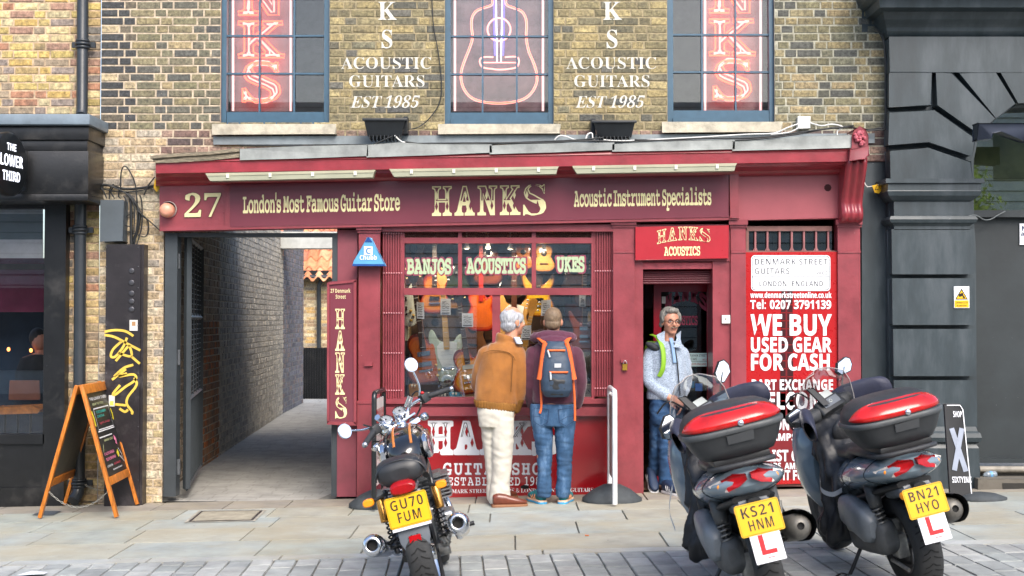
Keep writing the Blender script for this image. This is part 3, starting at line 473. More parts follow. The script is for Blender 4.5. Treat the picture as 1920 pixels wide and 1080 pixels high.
while xx < 11:
    wd = R.choice((.150, .156, .160)); yy = -13+R.uniform(0, .3)
    while yy < KERB+.1:
        L = R.uniform(.2, .36); q = []
        for a, b in ((xx+.004, yy+.004), (xx+wd-.004, yy+.004), (xx+wd-.004, yy+L-.004), (xx+.004, yy+L-.004)):
            X, Y = a*ca-b*sa, a*sa+b*ca; q.append((X-.2, min(Y, KERB-.002)))
        if q[3][1]-q[0][1] > .03: slab(mb, q, R.uniform(-.003, .002), shade(R.choice(SET), .09), .008)
        yy += L
    xx += wd
solo(mb, 'road', mat('granite_sett', '#ffffff', .75, attr=True, var=.16, vs=7, bump=.35, bs=160, dirt=.45, dirtcol=(.10,.10,.10), ds=1.1, chips=.3, chipcol=(.1,.1,.1), chs=24), kind='structure')
mb = MB()
def az(y): return -.06+.004*max(0, y)
yy = .02
while yy < 14:
    d = .11+.012*yy; xx = -4.6
    while xx < -1.0:
        L = R.uniform(.2, .26)+.006*yy; c = shade(hx('#a6a49e'), .05); x0 = xx-.085*yy*.9
        mb.add([(x0+.0025,yy+.003,az(yy)),(x0+L-.0025,yy+.003,az(yy)),(x0+L-.0025,yy+d-.003,az(yy+d)),(x0+.0025,yy+d-.003,az(yy+d))], [(0,1,2,3)], 0, False, c)
        xx += L
    yy += d
solo(mb, 'alley_floor', mat('alley_sett', '#ffffff', .8, attr=True, var=.15, vs=4, bump=.3, bs=120), kind='structure')
# ---------------------------------------------------------------- brickwork
BUFF = ['#cdb27c', '#c4a670', '#d6c08c', '#bba682', '#b0966c', '#c8b896', '#a89c86', '#948a7c', '#bc9a62', '#cfc09c']
SOOT = ['#575852', '#646258', '#6c6752', '#5e5d50', '#746d52', '#7f7652', '#545553', '#877c54', '#757052']
OLIVE = ['#7a744e', '#6a6850', '#86784c', '#5a5a4c', '#8d8055', '#747257', '#545650', '#94824e', '#a08a58']
GOLD = ['#958450', '#a18c4c', '#877a4a', '#776d48', '#a99452', '#7d7248', '#8d7f50', '#6a6448', '#ae9a5a']
MIXED = ['#b9a468', '#ab9466', '#c9b88a', '#9a8a74', '#a58370', '#91847a', '#bda060', '#7f7a72', '#b5a884', '#c3ae6c', '#aa7c62']
def rects(L, H, holes):
    us = sorted({0, L, *[min(L, max(0, h[i])) for h in holes for i in (0, 1)]}); vs2 = sorted({0, H, *[min(H, max(0, h[i])) for h in holes for i in (2, 3)]})
    for a, b in zip(us, us[1:]):
        for c, d in zip(vs2, vs2[1:]):
            m, n = (a+b)/2, (c+d)/2
            if b-a > 1e-5 and d-c > 1e-5 and not any(h[0] < m < h[1] and h[2] < n < h[3] for h in holes): yield a, b, c, d
def bricks(mb, O, u, L, H, holes, pal, mortar, course=.0742, joint=.011, st=.213, hd=.1, dep=.007, jit=.002, header=False):
    O, u = V(O), V(u).normalized(); v = V((0,0,1)); n = u.cross(v)
    def W(a, b, c): return O+u*a+v*b+n*c
    for a, b, c, d in rects(L, H, holes): mb.add([W(a,c,-dep*.8), W(b,c,-dep*.8), W(b,d,-dep*.8), W(a,d,-dep*.8)], [(0,1,2,3)], 1, False, mortar((a+b)/2, (c+d)/2) if callable(mortar) else mortar)
    k = 0; z = 0
    while z+course*.5 < H:
        z0, z1 = z+joint/2, min(H, z+course-joint/2); zc = (z0+z1)/2; x = -(.16 if k % 2 else 0)-R.uniform(0, .02); i = k
        hs = sorted((h[0], h[1]) for h in holes if h[2] < zc < h[3])
        while x < L:
            wd = (st if (i % 2 == 0) else hd) if not header else hd
            a, b = max(0, x), min(L, x+wd); segs = [(a, b)]
            for h0, h1 in hs:
                o = []
                for s0, s1 in segs:
                    if h1 <= s0 or h0 >= s1: o.append((s0, s1)); continue
                    if h0-.002 > s0: o.append((s0, h0-.002))
                    if h1+.002 < s1: o.append((h1+.002, s1))
                segs = o
            for s0, s1 in segs:
                if s1-s0 < .025: continue
                f = R.uniform(-jit, jit); e = .0055; j = lambda: R.uniform(-.0038, .0038)
                bk = [W(s0,z0,-dep), W(s1,z0,-dep), W(s1,z1,-dep), W(s0,z1,-dep)]
                fr = [W(s0+e+j(),z0+e+j(),f), W(s1-e+j(),z0+e+j(),f), W(s1-e+j(),z1-e+j(),f), W(s0+e+j(),z1-e+j(),f)]
                mb.add(bk+fr, [(4,5,6,7)]+[(q, (q+1)%4, (q+1)%4+4, q+4) for q in range(4)], 0, False, pal((s0+s1)/2, zc))
            x += wd+joint+R.uniform(-.002, .004); i += 1
        z += course; k += 1
MBR = mat('stock_brick', '#ffffff', .88, attr=True, var=.42, vs=34, bump=.7, bs=90, dirt=.6, dirtcol=(.05,.05,.045), ds=11, chips=.75, chipcol=(.36,.31,.23), chs=30)
MBC = mat('clean_brick', '#ffffff', .88, attr=True, var=.36, vs=30, bump=.65, bs=90, dirt=.5, dirtcol=(.12,.105,.085), ds=11, chips=.6, chipcol=(.5,.42,.32), chs=30)
MMO = mat('lime_mortar', '#ffffff', .95, attr=True, var=.3, vs=18, bump=.6, bs=150, dirt=.4, dirtcol=(.09,.085,.07), ds=5)
Z0 = -.15
def uv_hole(O, u, x0, y0, x1, y1, y): # pixel rect -> hole
    a, b = P(x0, (y0+y1)/2, y), P(x1, (y0+y1)/2, y); return ((a-O).dot(u), (b-O).dot(u), P(0, y1, y).z-O.z, P(0, y0, y).z-O.z)
WIN = [(414, 618, 235), (834, 1038, 236), (1251, 1452, 232)]
shop = thing('brick_building', 'sooty yellow stock brick building with three blue sash windows above the red shopfront', 'building', (0, 0, 0))
O = V((P(188, 300).x, 0, Z0)); U = V((1,0,0)); LEN = P(1664, 300).x-O.x
holes = [(P(306, 600).x-O.x, LEN-.3 if False else LEN, -1, P(0, 301).z-Z0)]+[uv_hole(O, U, a, -200, b, c, 0) for a, b, c in WIN]
ZW = P(0, 240).z-Z0; XW = [P(x, 100).x-O.x for x in (305, 420, 1455)]
def palm(a, z): c = palm0(a, z); m = sum(c)/3; return tuple((x*.66+m*.34*k)*1.12 for x, k in zip(c, (1.05, 1, .9)))
def palm0(a, z):
    r = R.random()
    if z < P(0, 236).z-Z0:
        if a < .58: return shade(hx(R.choice(BUFF)), .1) if r > .12 else shade(hx(R.choice(MIXED)), .1)
        return shade(hx(R.choice(['#7a5a50', '#8d6f5c', '#5b4a48', '#9c7a66'])), .1)
    if a < XW[0]*.55: return shade(hx('#3e4144' if r < .6 else '#6b604c'), .15) if r < .85 else shade(hx('#b7a070'), .1)
    if a < XW[1]: return shade(hx(R.choice(SOOT if r < .7 else OLIVE)), .12)
    if a > XW[2]: return shade(hx(R.choice(OLIVE)), .12)
    return shade(hx(R.choice(GOLD if r < .8 else SOOT)), .14)
mb = MB(); bricks(mb, O, U, LEN, 5.45, holes, palm, lambda a, z: hx('#c4b39c') if a < XW[1] else hx('#9d9072') if a < XW[2] else hx('#a8a594'))
wall = part(mb, 'wall', [MBR, MMO], shop)
for a, b, c in WIN:                                    # reveals round the openings
    for q in (a-1, b): mb = MB(); mb.rect(q, -160, q+1, c, .012, .16); part(mb, 'window_reveal', mat('red_reveal', '#a08072', .9, var=.2, bump=.3), shop)
MBLUE = mat('blue_gloss', '#37566a', .38, var=.10, vs=12, bump=.06, bs=80, coat=.2, chips=.12, chipcol=(.5,.55,.55))
MGL = glass('window_glass', (.96, .98, .97), 1.1)
bars = [((487, 552), (67, 138)), ((905, 969), (68, 139)), ((1316, 1379), (65, 135))]
for (a, b, c), (bv, bh) in zip(WIN, bars):
    mb = MB()
    mb.rect(a, -150, a+11, c, .05, .13); mb.rect(b-10, -150, b, c, .05, .13); mb.rect(a+11, c-25, b-10, c-11, .06, .13); mb.rect(a+11, c-11, b-10, c, .03, .13)
    for x in bv: mb.rect(x-1.6, -150, x+1.6, c-25, .07, .12)
    for y in bh: mb.rect(a+11, y-1.7, b-10, y+1.7, .072, .118)
    mb.rect(a+11, -7, b-10, -2, .072, .118)
    f = part(mb, 'sash_window', MBLUE, shop, bevel=.003)
    mb = MB(); mb.rect(a+11, -150, b-10, c-25, .093, .097); part(mb, 'pane', MGL, f)
MSILL = mat('sill_stone', '#bdb5a2', .85, var=.2, vs=9, bump=.4, bs=60, dirt=.55, dirtcol=(.16,.15,.12), ds=5)
for x0, y0, x1, y1 in ((399, 234, 629, 251), (823, 234, 1050, 250), (1243, 230, 1466, 247)):
    mb = MB(); mb.rect(x0, y0, x1, y1, -.07, .12); part(mb, 'window_sill', MSILL, shop, bevel=.008)
mb = MB(); mb.px([(400,256),(1640,250),(1640,268),(400,271)], -.025, .0); part(mb, 'flashing', mat('grey_lead', '#7d868a', .6, var=.15, vs=6, bump=.2, bs=30, dirt=.3), shop, bevel=.004)
MWP = mat('chalky_white_paint', '#d4d2c8', .8, var=.2, vs=30, bump=.3, bs=90, chips=.85, chipcol=(.22,.2,.12), chs=60)
mb = MB(); yy = -.0035
for cx, xo in ((726, 0), (1148, 0)):
    ptext(mb, 'N', 'serif', cx-19, -8, cx+19, 33, yy); ptext(mb, 'K', 'serif', cx-18, 37, cx+17, 34, yy); ptext(mb, 'S', 'serif', cx-13, 90, cx+12, 34, yy)
    ptext(mb, 'ACOUSTIC', 'serif', cx-86, 129, cx+84, 22, yy, off=-.012); ptext(mb, 'GUITARS', 'serif', cx-73, 163, cx+72, 22, yy, off=-.012)
    ptext(mb, 'EST 1985', 'serif', cx-70, 202, cx+58, 22, yy, shear=.27, off=-.012)
part(mb, 'painted_lettering', MWP, shop)
# rooms behind the upper windows
MDK = mat('dim_room', '#857a78', .95, var=.2)
mb = MB(); x0, x1, z0, z1 = -3.3, 3.3, P(0, 262).z, 5.3
mb.add([(x0,.17,z0),(x1,.17,z0),(x1,2.6,z0),(x0,2.6,z0),(x0,.17,z1),(x1,.17,z1),(x1,2.6,z1),(x0,2.6,z1)], [(0,1,2,3),(2,3,7,6),(0,4,7,3),(1,2,6,5),(4,5,6,7)])
part(mb, 'upper_room', MDK, shop)
# ---------------------------------------------------------------- neon signs in the upper windows
def neon(name, col, s): return mat(name, col, .3, var=0, emit=col, es=s)
NR, NP, NW, NB = neon('red_neon', (1.0,.085,.035), 1.7), neon('pink_neon', (1,.30,.26), 1.1), neon('pale_neon_tube', (1,.55,.55), .6), neon('blue_neon', (.10,.07,1.0), 1.7)
NWH = neon('white_neon', (.85,.85,1), 1.2)
MACR = mat('dusty_backing_panel', '#8a7074', .55, var=.25, vs=9)
def letter_tubes(mb, ch, x0, y0, x1, y1, y, inset, r, mi):
    gl, tot = glyphs(ch, 'west'); cs = _orient(gl[0][1]); xs = [p[0] for c in cs for p in c]; a, b = min(xs), max(xs)
    for c in cs:
        c = offs(c, -inset); pts = [P(x0+(p[0]-a)/(b-a)*(x1-x0), y1+(y0-y1)*p[1], y) for p in c]; q = []
        for p in pts:
            if not q or (p-q[-1]).length > .006: q.append(p)
        mb.tube(q, r, 6, True, mi)
for px0, lx, rt in ((437, (447, 533), 545), (1322, (1330, 1416), 1426)):
    nm = 'left' if px0 < 900 else 'right'
    t = thing('neon_sign', 'red neon letters in the blue window above the %s' % ('alley entrance' if nm == 'left' else 'shop doorway'), 'neon sign', P(490 if nm == 'left' else 1373, 210, .25), 'neon letter signs')
    for k, (ch, y0, y1) in enumerate((('N', -44, 28), ('K', 40, 108), ('S', 118, 190))):
        dy = -4 if nm == 'right' else 0; w0, w1 = lx if ch != 'S' else (lx[0]+8, lx[1]-8)
        mb = MB(); letter_tubes(mb, ch, w0, y0+dy, w1, y1+dy, .20, .0, .0085, 0); letter_tubes(mb, ch, w0, y0+dy, w1, y1+dy, .215, .075, .0085, 1)
        part(mb, 'neon_letter', [NR, NP], t)
    mb = MB(); mb.tube([P(px0, -60, .2), P(px0, 208, .2)], .011, 8); mb.tube([P(rt, -60, .2), P(rt, 208, .2)], .011, 8); part(mb, 'border_tube', NW, t)
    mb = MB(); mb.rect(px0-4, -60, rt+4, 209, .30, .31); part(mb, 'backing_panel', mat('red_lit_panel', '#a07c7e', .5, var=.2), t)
t = thing('neon_guitar', 'pink and blue neon guitar outline filling the middle upstairs window', 'neon sign', P(935, 210, .25))
z2 = lambda L: [P(640+a/3, b/3, .2) for a, b in L]
bl = [(852,-60),(850,-5),(846,28),(800,45),(760,62),(735,100),(733,160),(738,215),(716,285),(690,350),(674,410),(678,470),(705,525),(750,560),(820,577),(885,582)]
br = [(885,582),(950,577),(1020,560),(1068,525),(1097,470),(1100,420),(1084,360),(1055,290),(1040,215),(1042,150),(1038,105),(1015,65),(970,45),(930,28),(924,-5),(922,-60)]
mb = MB(); pt = crv(z2(bl), 3)[:-1]+crv(z2(br), 3); mb.tube(pt, .0115, 8, False, 1)
mb.tube([p+V((0,-.014,0)) for p in pt], .005, 6, False, 0); part(mb, 'body_tube', [NR, NP], t)
mb = MB(); cc = P(640+887/3, 166/3, .2)
mb.tube([cc+V((.108*math.cos(a), 0, .108*math.sin(a))) for a in [i*math.pi/12 for i in range(24)]], .0085, 8, True, 0); part(mb, 'sound_hole_tube', NP, t)
mb = MB(); mb.tube(z2([(870,-60),(872,120),(876,345)]), .006, 6); mb.tube(z2([(905,-60),(903,120),(898,352)]), .006, 6)
part(mb, 'string_tube', NWH, t)
mb = MB(); mb.tube(z2([(858,-60),(860,120),(864,310)]), .006, 6, mi=0); mb.tube(z2([(916,-60),(914,120),(910,310)]), .006, 6); part(mb, 'string_glow_tube', NB, t)
mb = MB(); mb.tube(crv(z2([(855,322),(795,322),(778,345),(795,378),(850,388),(890,392),(940,388),(985,378),(1000,345),(985,320),(920,322)]), 3), .008, 6); mb.tube(z2([(795,352),(985,352)]), .006, 6); part(mb, 'bridge_tube', NP, t)
mb = MB(); mb.tube([P(853, -60, .2), P(853, 208, .2)], .011, 8); mb.tube([P(1018, -60, .2), P(1018, 208, .2)], .011, 8); part(mb, 'border_tube', NW, t)
mb = MB(); mb.rect(849, -60, 1022, 209, .32, .33); part(mb, 'backing_panel', MACR, t)
# ---------------------------------------------------------------- pub on the left
pub = thing('pub_building', 'mixed brick building with a black painted pub front at the left edge', 'building', V((-4.4, .1, 0)))
YL = .05; O2 = V((P(-110, 300, YL).x, YL, Z0)); L2 = P(187, 300, YL).x-O2.x
h2 = [(0, P(121, 600, YL).x-O2.x, -1, P(0, 378, YL).z-Z0)]
def pall(a, z): return shade(hx(R.choice(MIXED if z > 2 else BUFF+['#8a7a66', '#9a8a6c'])), .1)
mb = MB(); bricks(mb, O2, U, L2, 5.45, h2, pall, hx('#c4ab8e'))
part(mb, 'wall', [MBC, MMO], pub)
MBK = mat('black_gloss_paint', '#17181a', .32, var=.2, vs=5, bump=.08, bs=40, dirt=.35, dirtcol=(.09,.085,.08), ds=3, chips=.12, chipcol=(.4,.4,.4), chs=70)
MLD = mat('blue_lead', '#6f7d88', .5, var=.15, vs=5, bump=.15, bs=20)
mb = MB(); xr = P(166, 300, -.45).x; xl = -6.2
def wb(mb, x0, x1, y0, y1, pyt, pyb, yref): mb.box(x0, x1, y0, y1, P(0, pyb, yref).z, P(0, pyt, yref).z)
wb(mb, xl, xr, -.45, YL-.01, 236, 262, -.45); wb(mb, xl, xr-.02, -.42, YL-.01, 262, 283, -.42); wb(mb, xl, xr-.01, -.425, YL-.01, 283, 364, -.425); wb(mb, xl, xr, -.455, YL-.01, 364, 376, -.455)
part(mb, 'fascia', MBK, pub, bevel=.006)
mb = MB(); wb(mb, xl, xr+.03, -.52, YL-.01, 214, 234, -.5); part(mb, 'lead_gutter', MLD, pub, bevel=.01)
mb = MB(); mb.rect(82, 382, 121, 948, -.06, .05); mb.rect(-120, 376, 82, 391, -.05, .05); mb.rect(-120, 815, 82, 832, -.06, .05); mb.rect(-120, 832, 82, 915, -.03, .05); mb.rect(-120, 915, 82, 950, -.055, .05)
mb.rect(-120, 495, 82, 505, -.02, .04)
part(mb, 'shop_frame', MBK, pub, bevel=.005)
mb = MB(); mb.rect(-120, 391, 82, 815, .0, .006); part(mb, 'pane', glass('pub_glass', (.95, .96, .97), 1.2), pub)
mb = MB(); mb.rect(-120, 392, 80, 401, .08, .09, 0); mb.rect(-120, 401, 80, 449, .09, .1, 1); mb.rect(-120, 449, 80, 484, .092, .102, 0)
part(mb, 'roller_blind', [mat('blind_white', '#b9b7b8', .9), mat('blind_grey', '#4e575a', .9)], pub)
mb = MB(); mb.rect(-140, 484, 84, 585, .5, .52, 0); mb.rect(-140, 585, 84, 840, 1.2, 1.22, 1)
mb.box(-6.4, P(84,600,.5).x, .1, 1.3, -.1, -.05, 2); part(mb, 'interior', [mat('plum_wall', '#63203a', .8), mat('navy_dark', '#0e2233', .7, var=.4, vs=2), mat('dark_floor', '#1e2a28', .8)], pub)
mb = MB()
for cx in (20, 62): mb.ell(P(cx-4, 655+(cx%5), .8), (.016, .016, .02), 8, 6)
mb.ell(P(8, 541, .6), (.012, .012, .016), 8, 6); part(mb, 'wall_lamp', mat('warm_lamp', (1,.35,.1), .4, var=0, emit=(1,.3,.06), es=3), pub)
c = thing('chair', 'brown leather chair with wooden seat behind the pub window', 'chair', P(40, 800, .45))
mb = MB(); mb.loft([[P(a, b, .5+q) for a, b in ((18, 713), (74, 713), (76, 750), (16, 750))] for q in (0, .03)]); part(mb, 'backrest', mat('brown_leather', '#7a4a33', .5), c, bevel=.01)
mb = MB(); mb.px([(-12, 764), (60, 762), (76, 768), (70, 774), (0, 776)], .3, .55); part(mb, 'seat', mat('warm_wood', '#c77b35', .45, var=.25, vs=14), c, bevel=.006)
mb = MB()
for x in (10, 34, 58): mb.tube([P(x, 775, .4), P(x-2, 860, .4)], .012, 6)
part(mb, 'leg', mat('dark_steel', '#26282a', .4, metal=.6), c)
person_in = thing('person', 'dark haired person in black seen through the pub window', 'person', P(72, 700, .9))
mb = MB(); mb.ell(P(74, 640, .9), (.075, .09, .105), 14, 10, col=hx('#8a5a4a')); mb.tube([P(74, 650, .9), P(76, 668, .9)], .05, 10)
mb.loft([[P(76+dx*math.cos(a), y, .9)+V((0, .12*math.sin(a), 0)) for a in [i*math.pi/6 for i in range(12)]] for y, dx in ((662, 10), (670, 34), (700, 44), (760, 46))])
b_ = part(mb, 'body', mat('dim_skin', '#9a6a58', .6), person_in)
mb = MB(); mb.ell(P(71, 633, .91), (.082, .095, .10), 14, 10); part(mb, 'hair', mat('black_hair', '#16110f', .7), person_in)
mb = MB(); mb.loft([[P(76+dx*math.cos(a), y, .9)+V((0, .14*math.sin(a), 0)) for a in [i*math.pi/6 for i in range(12)]] for y, dx in ((664, 14), (672, 38), (700, 48), (765, 50))]); part(mb, 'jumper', mat('black_knit', '#121417', .9), person_in)
# round projecting sign
t = thing('round_sign', 'round black hanging sign with white hand lettering on the pub front', 'sign', P(12, 308, -.75))
cc = P(12, 308, -.78); nrm = V((math.cos(-.16), math.sin(-.16), 0)); u_ = V((-nrm.y, nrm.x, 0)); rr = .275
mb = MB(); mb.lathe([(0, .045), (rr-.02, .045), (rr, .035), (rr, -.06), (0, -.06)], cc, nrm, 40); part(mb, 'disc', mat('sign_black', '#101418', .35, var=.1), t, wn=True)
mb = MB()
for s_, dz, hh, ww in (('THE', .115, .062, .15), ('LOWER', -.02, .10, .36), ('THIRD', -.145, .085, .28)):
    text(mb, s_, 'sans', cc+nrm*.049+V((0,0,dz)), u_, (0,0,1), hh, W=ww, align='c', off=-.01)
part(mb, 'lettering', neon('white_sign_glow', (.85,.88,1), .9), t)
mb = MB(); mb.box(cc.x-.02, cc.x+.02, cc.y+.2, -.43, cc.z-.03, cc.z+.03); pa = P(48, 320, -.43); mb.box(pa.x-.03, pa.x+.02, -.44, -.425, P(0,358,-.43).z, P(0,283,-.43).z); part(mb, 'bracket', MBK, t)
MPIPE = mat('black_pipe', '#2b3035', .38, var=.15, vs=4, bump=.1, bs=30)
def collar(mb, x, py, y, r):
    a = P(x, py, y)
    for dz, q in ((.03, 1.22), (0, 1.35), (-.03, 1.22)): mb.lathe([(r*.9, -.012), (r*q, -.012), (r*q, .012), (r*.9, .012)], a+V((0,0,dz)), (0,0,1), 16)
    mb.box(a.x-r*2.1, a.x+r*2.1, y+.02, y+.05, a.z-.025, a.z+.025)
t = thing('drainpipe', 'black upper downpipe on the pale brick beside the window of the top floor', 'drainpipe', P(155, 214, -.05))
mb = MB(); mb.tube([P(156, -150, -.05), P(154, 205, -.05), P(153, 216, -.08)], .051, 16); part(mb, 'pipe', MPIPE, t)
mb = MB(); collar(mb, 155, 83, -.05, .051); part(mb, 'collar', MPIPE, t)
t = thing('drainpipe', 'black lower downpipe running down to the pavement behind the wooden A-board', 'drainpipe', P(150, 940, -.06))
mb = MB(); mb.tube([P(151, 372, -.05), P(148, 905, -.05), P(146, 925, -.07), P(137, 940, -.14)], .053, 16); part(mb, 'pipe', MPIPE, t)
for q in ((150, 431), (148, 906)): mb = MB(); collar(mb, *q, -.05, .053); part(mb, 'collar', MPIPE, t)
# cable box, tall cabinet, cables on the brick pier
mb = MB(); mb.rect(189, 376, 231, 452, -.13, -.001); solo(mb, 'cable_box', mat('grey_plastic', '#4b5359', .5, var=.08), 'dark grey cable box on the brick pier under a tangle of wires', 'box', bevel=.006)
t = thing('utility_cabinet', 'tall black metal cabinet with yellow graffiti against the brick pier', 'cabinet', P(232, 948, -.05))
mb = MB(); mb.rect(197, 458, 262, 949, -.15, -.002); mb.rect(262, 458, 268, 949, -.135, -.002); part(mb, 'casing', mat('cabinet_black', '#231f22', .42, var=.3, vs=4, bump=.12, bs=30, dirt=.4, dirtcol=(.12,.11,.11), ds=5, chips=.2, chipcol=(.6,.6,.6), chs=50), t, bevel=.004)
mb = MB(); Yg = -.154
for L in ([(196,622),(215,619),(235,621),(250,630)], [(196,628),(215,632),(240,645),(263,657)], [(228,640),(212,655),(208,668),(217,668),(231,650),(238,633)], [(217,677),(238,652),(243,650),(246,668),(222,662)], [(246,668),(262,682)],
          [(250,684),(232,690),(214,706)], [(210,712),(236,692)], [(238,700),(222,706),(250,702),(254,712),(234,726),(216,740),(212,738),(225,722)], [(252,708),(256,722),(240,744),(238,758),(248,772),(246,776)], [(216,758),(236,760)], [(224,766),(234,772),(240,768)]):
    stroke(mb, crv([P(a, b, Yg) for a, b in L], 4), .022, (0,-1,0))
part(mb, 'graffiti', mat('yellow_spray', '#d9b84a', .6, var=.15), t)
mb = MB(); mb.rect(243, 600, 258, 620, -.153, -.1515, 0); mb.rect(204, 741, 215, 762, -.153, -.1515, 0); mb.rect(247, 603, 254, 611, -.155, -.1535, 1); mb.rect(206, 752, 213, 760, -.155, -.1535, 2); part(mb, 'sticker', [mat('sticker_white', '#d5d4d0', .6), mat('sticker_tan', '#a9825a', .6), mat('sticker_yellow', '#cfd05a', .6)], t)
mb = MB()
for y in (508, 530, 550, 565, 580): mb.lathe([(.026,0),(.026,.006),(.018,.008),(.0,.008)], P(247, y, -.15), (0,-1,0), 14)
for y in (464, 500, 540, 610, 700, 800, 900):
    for x in (199, 259): mb.lathe([(.007,0),(.006,.004),(0,.005)], P(x, y, -.15), (0,-1,0), 8)
part(mb, 'lock', mat('worn_steel', '#56565a', .4, metal=.7), t)
MCAB = mat('black_cable', '#1d2022', .5, var=.1)
bun = thing('cable_bundle', 'tangle of black cables looping over the grey box beside the house number', 'cables', P(245, 450, -.05))
cab = [[(186,345),(205,348),(225,353),(250,354),(280,350),(298,346)], [(186,352),(210,358),(240,360),(270,356),(298,348)], [(226,352),(227,325),(232,312),(240,316),(252,340),(256,365),(258,400),(256,430),(252,458)],
       [(200,372),(195,360),(190,352),(197,346),(215,352),(235,362),(250,380),(252,410),(250,440)], [(236,360),(247,370),(256,385),(262,400),(258,430),(246,462)], [(245,372),(246,410),(246,460)], [(262,366),(266,380),(266,420),(262,440),(256,460)],
       [(232,368),(236,375),(234,395),(228,405),(233,420),(244,425)], [(250,400),(238,405),(232,418),(236,432),(252,438),(272,444),(278,430),(276,412),(262,404)], [(215,372),(208,360),(214,350),(224,352),(222,366),(226,372)], [(258,395),(275,410),(300,432)], [(270,366),(278,348),(290,332)], [(205,373),(206,355),(213,345)]]
for i, L in enumerate(cab): mb = MB(); mb.tube(crv([P(a, b, -.03-.012*(i % 4)) for a, b in L], 4), .0065 if i not in (0, 5, 4) else .013, 6); part(mb, 'cable', MCAB, bun)
mb = MB(); mb.px([(290,336),(298,334),(300,352),(294,360),(288,352)], -.055, -.05); solo(mb, 'cable_tag', mat('tag_yellow', '#d8a800', .5), 'small yellow tag on the cables by the beacon end of the fascia', 'tag')
# ---------------------------------------------------------------- passage
MPB = mat('dark_passage_brick', '#ffffff', .9, attr=True, var=.28, vs=14, bump=.5, bs=90)
al = thing('alley_passage', 'dim brick passage wall running back beside the shopfront', 'wall', (-3.5, 3, 0))
A0, A1 = V((-3.30, .13, -.1)), V((-3.93, 10.3, -.1)); uA = (A1-A0).normalized(); LA = (A1-A0).length
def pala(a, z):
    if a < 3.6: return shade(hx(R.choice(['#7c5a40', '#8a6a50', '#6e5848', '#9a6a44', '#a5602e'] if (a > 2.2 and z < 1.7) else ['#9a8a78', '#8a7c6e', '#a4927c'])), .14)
    return shade(hx(R.choice(['#a8a298', '#b2aca0', '#9c978e', '#b8b0a2'])), .12)  # deeper bricks coloured paler to make up for missing light
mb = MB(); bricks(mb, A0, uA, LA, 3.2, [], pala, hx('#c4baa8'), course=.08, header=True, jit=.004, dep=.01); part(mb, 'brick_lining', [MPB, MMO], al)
B0 = V((-3.93, 10.3, -.1)); B1 = V((-4.02, 13.0, -.1)); uB = (B1-B0).normalized()
mb = MB(); bricks(mb, B0, uB, (B1-B0).length, 4.2, [], lambda a, z: shade(hx(R.choice(['#6a6a70', '#74727a', '#7c6c66', '#5c5a60'])), .12), hx('#8a8680'), course=.085, header=True); part(mb, 'blue_brick_wall', [MPB, MMO], al)
mb = MB(); mb.box(-4.8, -1.58, .1, 4.6, 3.08, 3.3); part(mb, 'ceiling', mat('passage_plaster', '#b9bbb6', .9, var=.15), al)  # stops short of the lintel; gap added so sky light reaches the wall
mb = MB(); mb.box(-4.8, -1.2, 9.9, 10.3, 2.80, 3.08); part(mb, 'lintel_beam', mat('passage_plaster', '#b9bbb6'), al)
mb = MB(); mb.add([(-1.62,.14,-.2),(-2.4,10.3,-.2),(-2.4,10.3,3.1),(-1.62,.14,3.1)], [(0,1,2,3)]); part(mb, 'plain_wall', mat('passage_wall', '#a8a094', .9, var=.2), al)
g = thing('courtyard_house', 'far brick house with orange pantile roof seen through the passage', 'house', P(590, 760, 17))
O3 = V((-5.6, 17, -.2)); mb = MB(); bricks(mb, O3, U, 3.6, 3.0, [], lambda a, z: shade(hx(R.choice(BUFF+['#9c8468']*6)), .1), hx('#b9a88c')); part(mb, 'wall', [MBC, MMO], g)
mb = MB(); mb.box(-5.6, -2, 16.75, 17, P(0,524,17).z, P(0,508,17).z); part(mb, 'eaves_board', MBK, g)
mb = MB(); ze = P(0, 524, 16.8).z-.02
for r_ in range(7):
    for k in range(14):
        x = -5.6+k*.25
        pr = [(x+.25*j/6, .055*math.sin(2*math.pi*j/6)) for j in range(7)]
        y0, z0 = 16.6+r_*.26, ze+.02+r_*.24; y1, z1 = y0+.32, z0+.28
        mb.add([(a, y0, z0+b+.03) for a, b in pr]+[(a, y1, z1+b-.02) for a, b in pr]+[(a, y0, z0+b) for a, b in pr], [(j, j+1, j+8, j+7) for j in range(6)]+[(j, j+14, j+15, j+1) for j in range(6)], 0, True, shade(hx(R.choice(['#cc8860', '#c07a54', '#d69a74', '#b8745a'])), .1))
part(mb, 'roof', mat('pantile', '#ffffff', .8, attr=True, var=.2, vs=10, bump=.3), g)
mb = MB(); mb.tube([P(603, 510, 16.9), P(603, 524, 16.85), P(598, 536, 16.85), P(598, 548, 16.9), P(598, 700, 16.9)], .05, 10); mb.tube([P(540, 520, 16.7), P(640, 520, 16.7)], .06, 10); part(mb, 'gutter_pipe', MPIPE, g)
mb = MB(); mb.box(-4.75, -3.35, 14.6, 14.64, P(0,775,14.6).z, P(0,652,14.6).z)
for k in range(26): mb.tube([(-4.7+k*.052, 14.57, P(0,778,14.6).z), (-4.7+k*.052, 14.57, P(0,652,14.6).z)], .01, 6)
solo(mb, 'metal_fence', MBK, 'black vertical bar fence at the far end of the passage', 'fence')
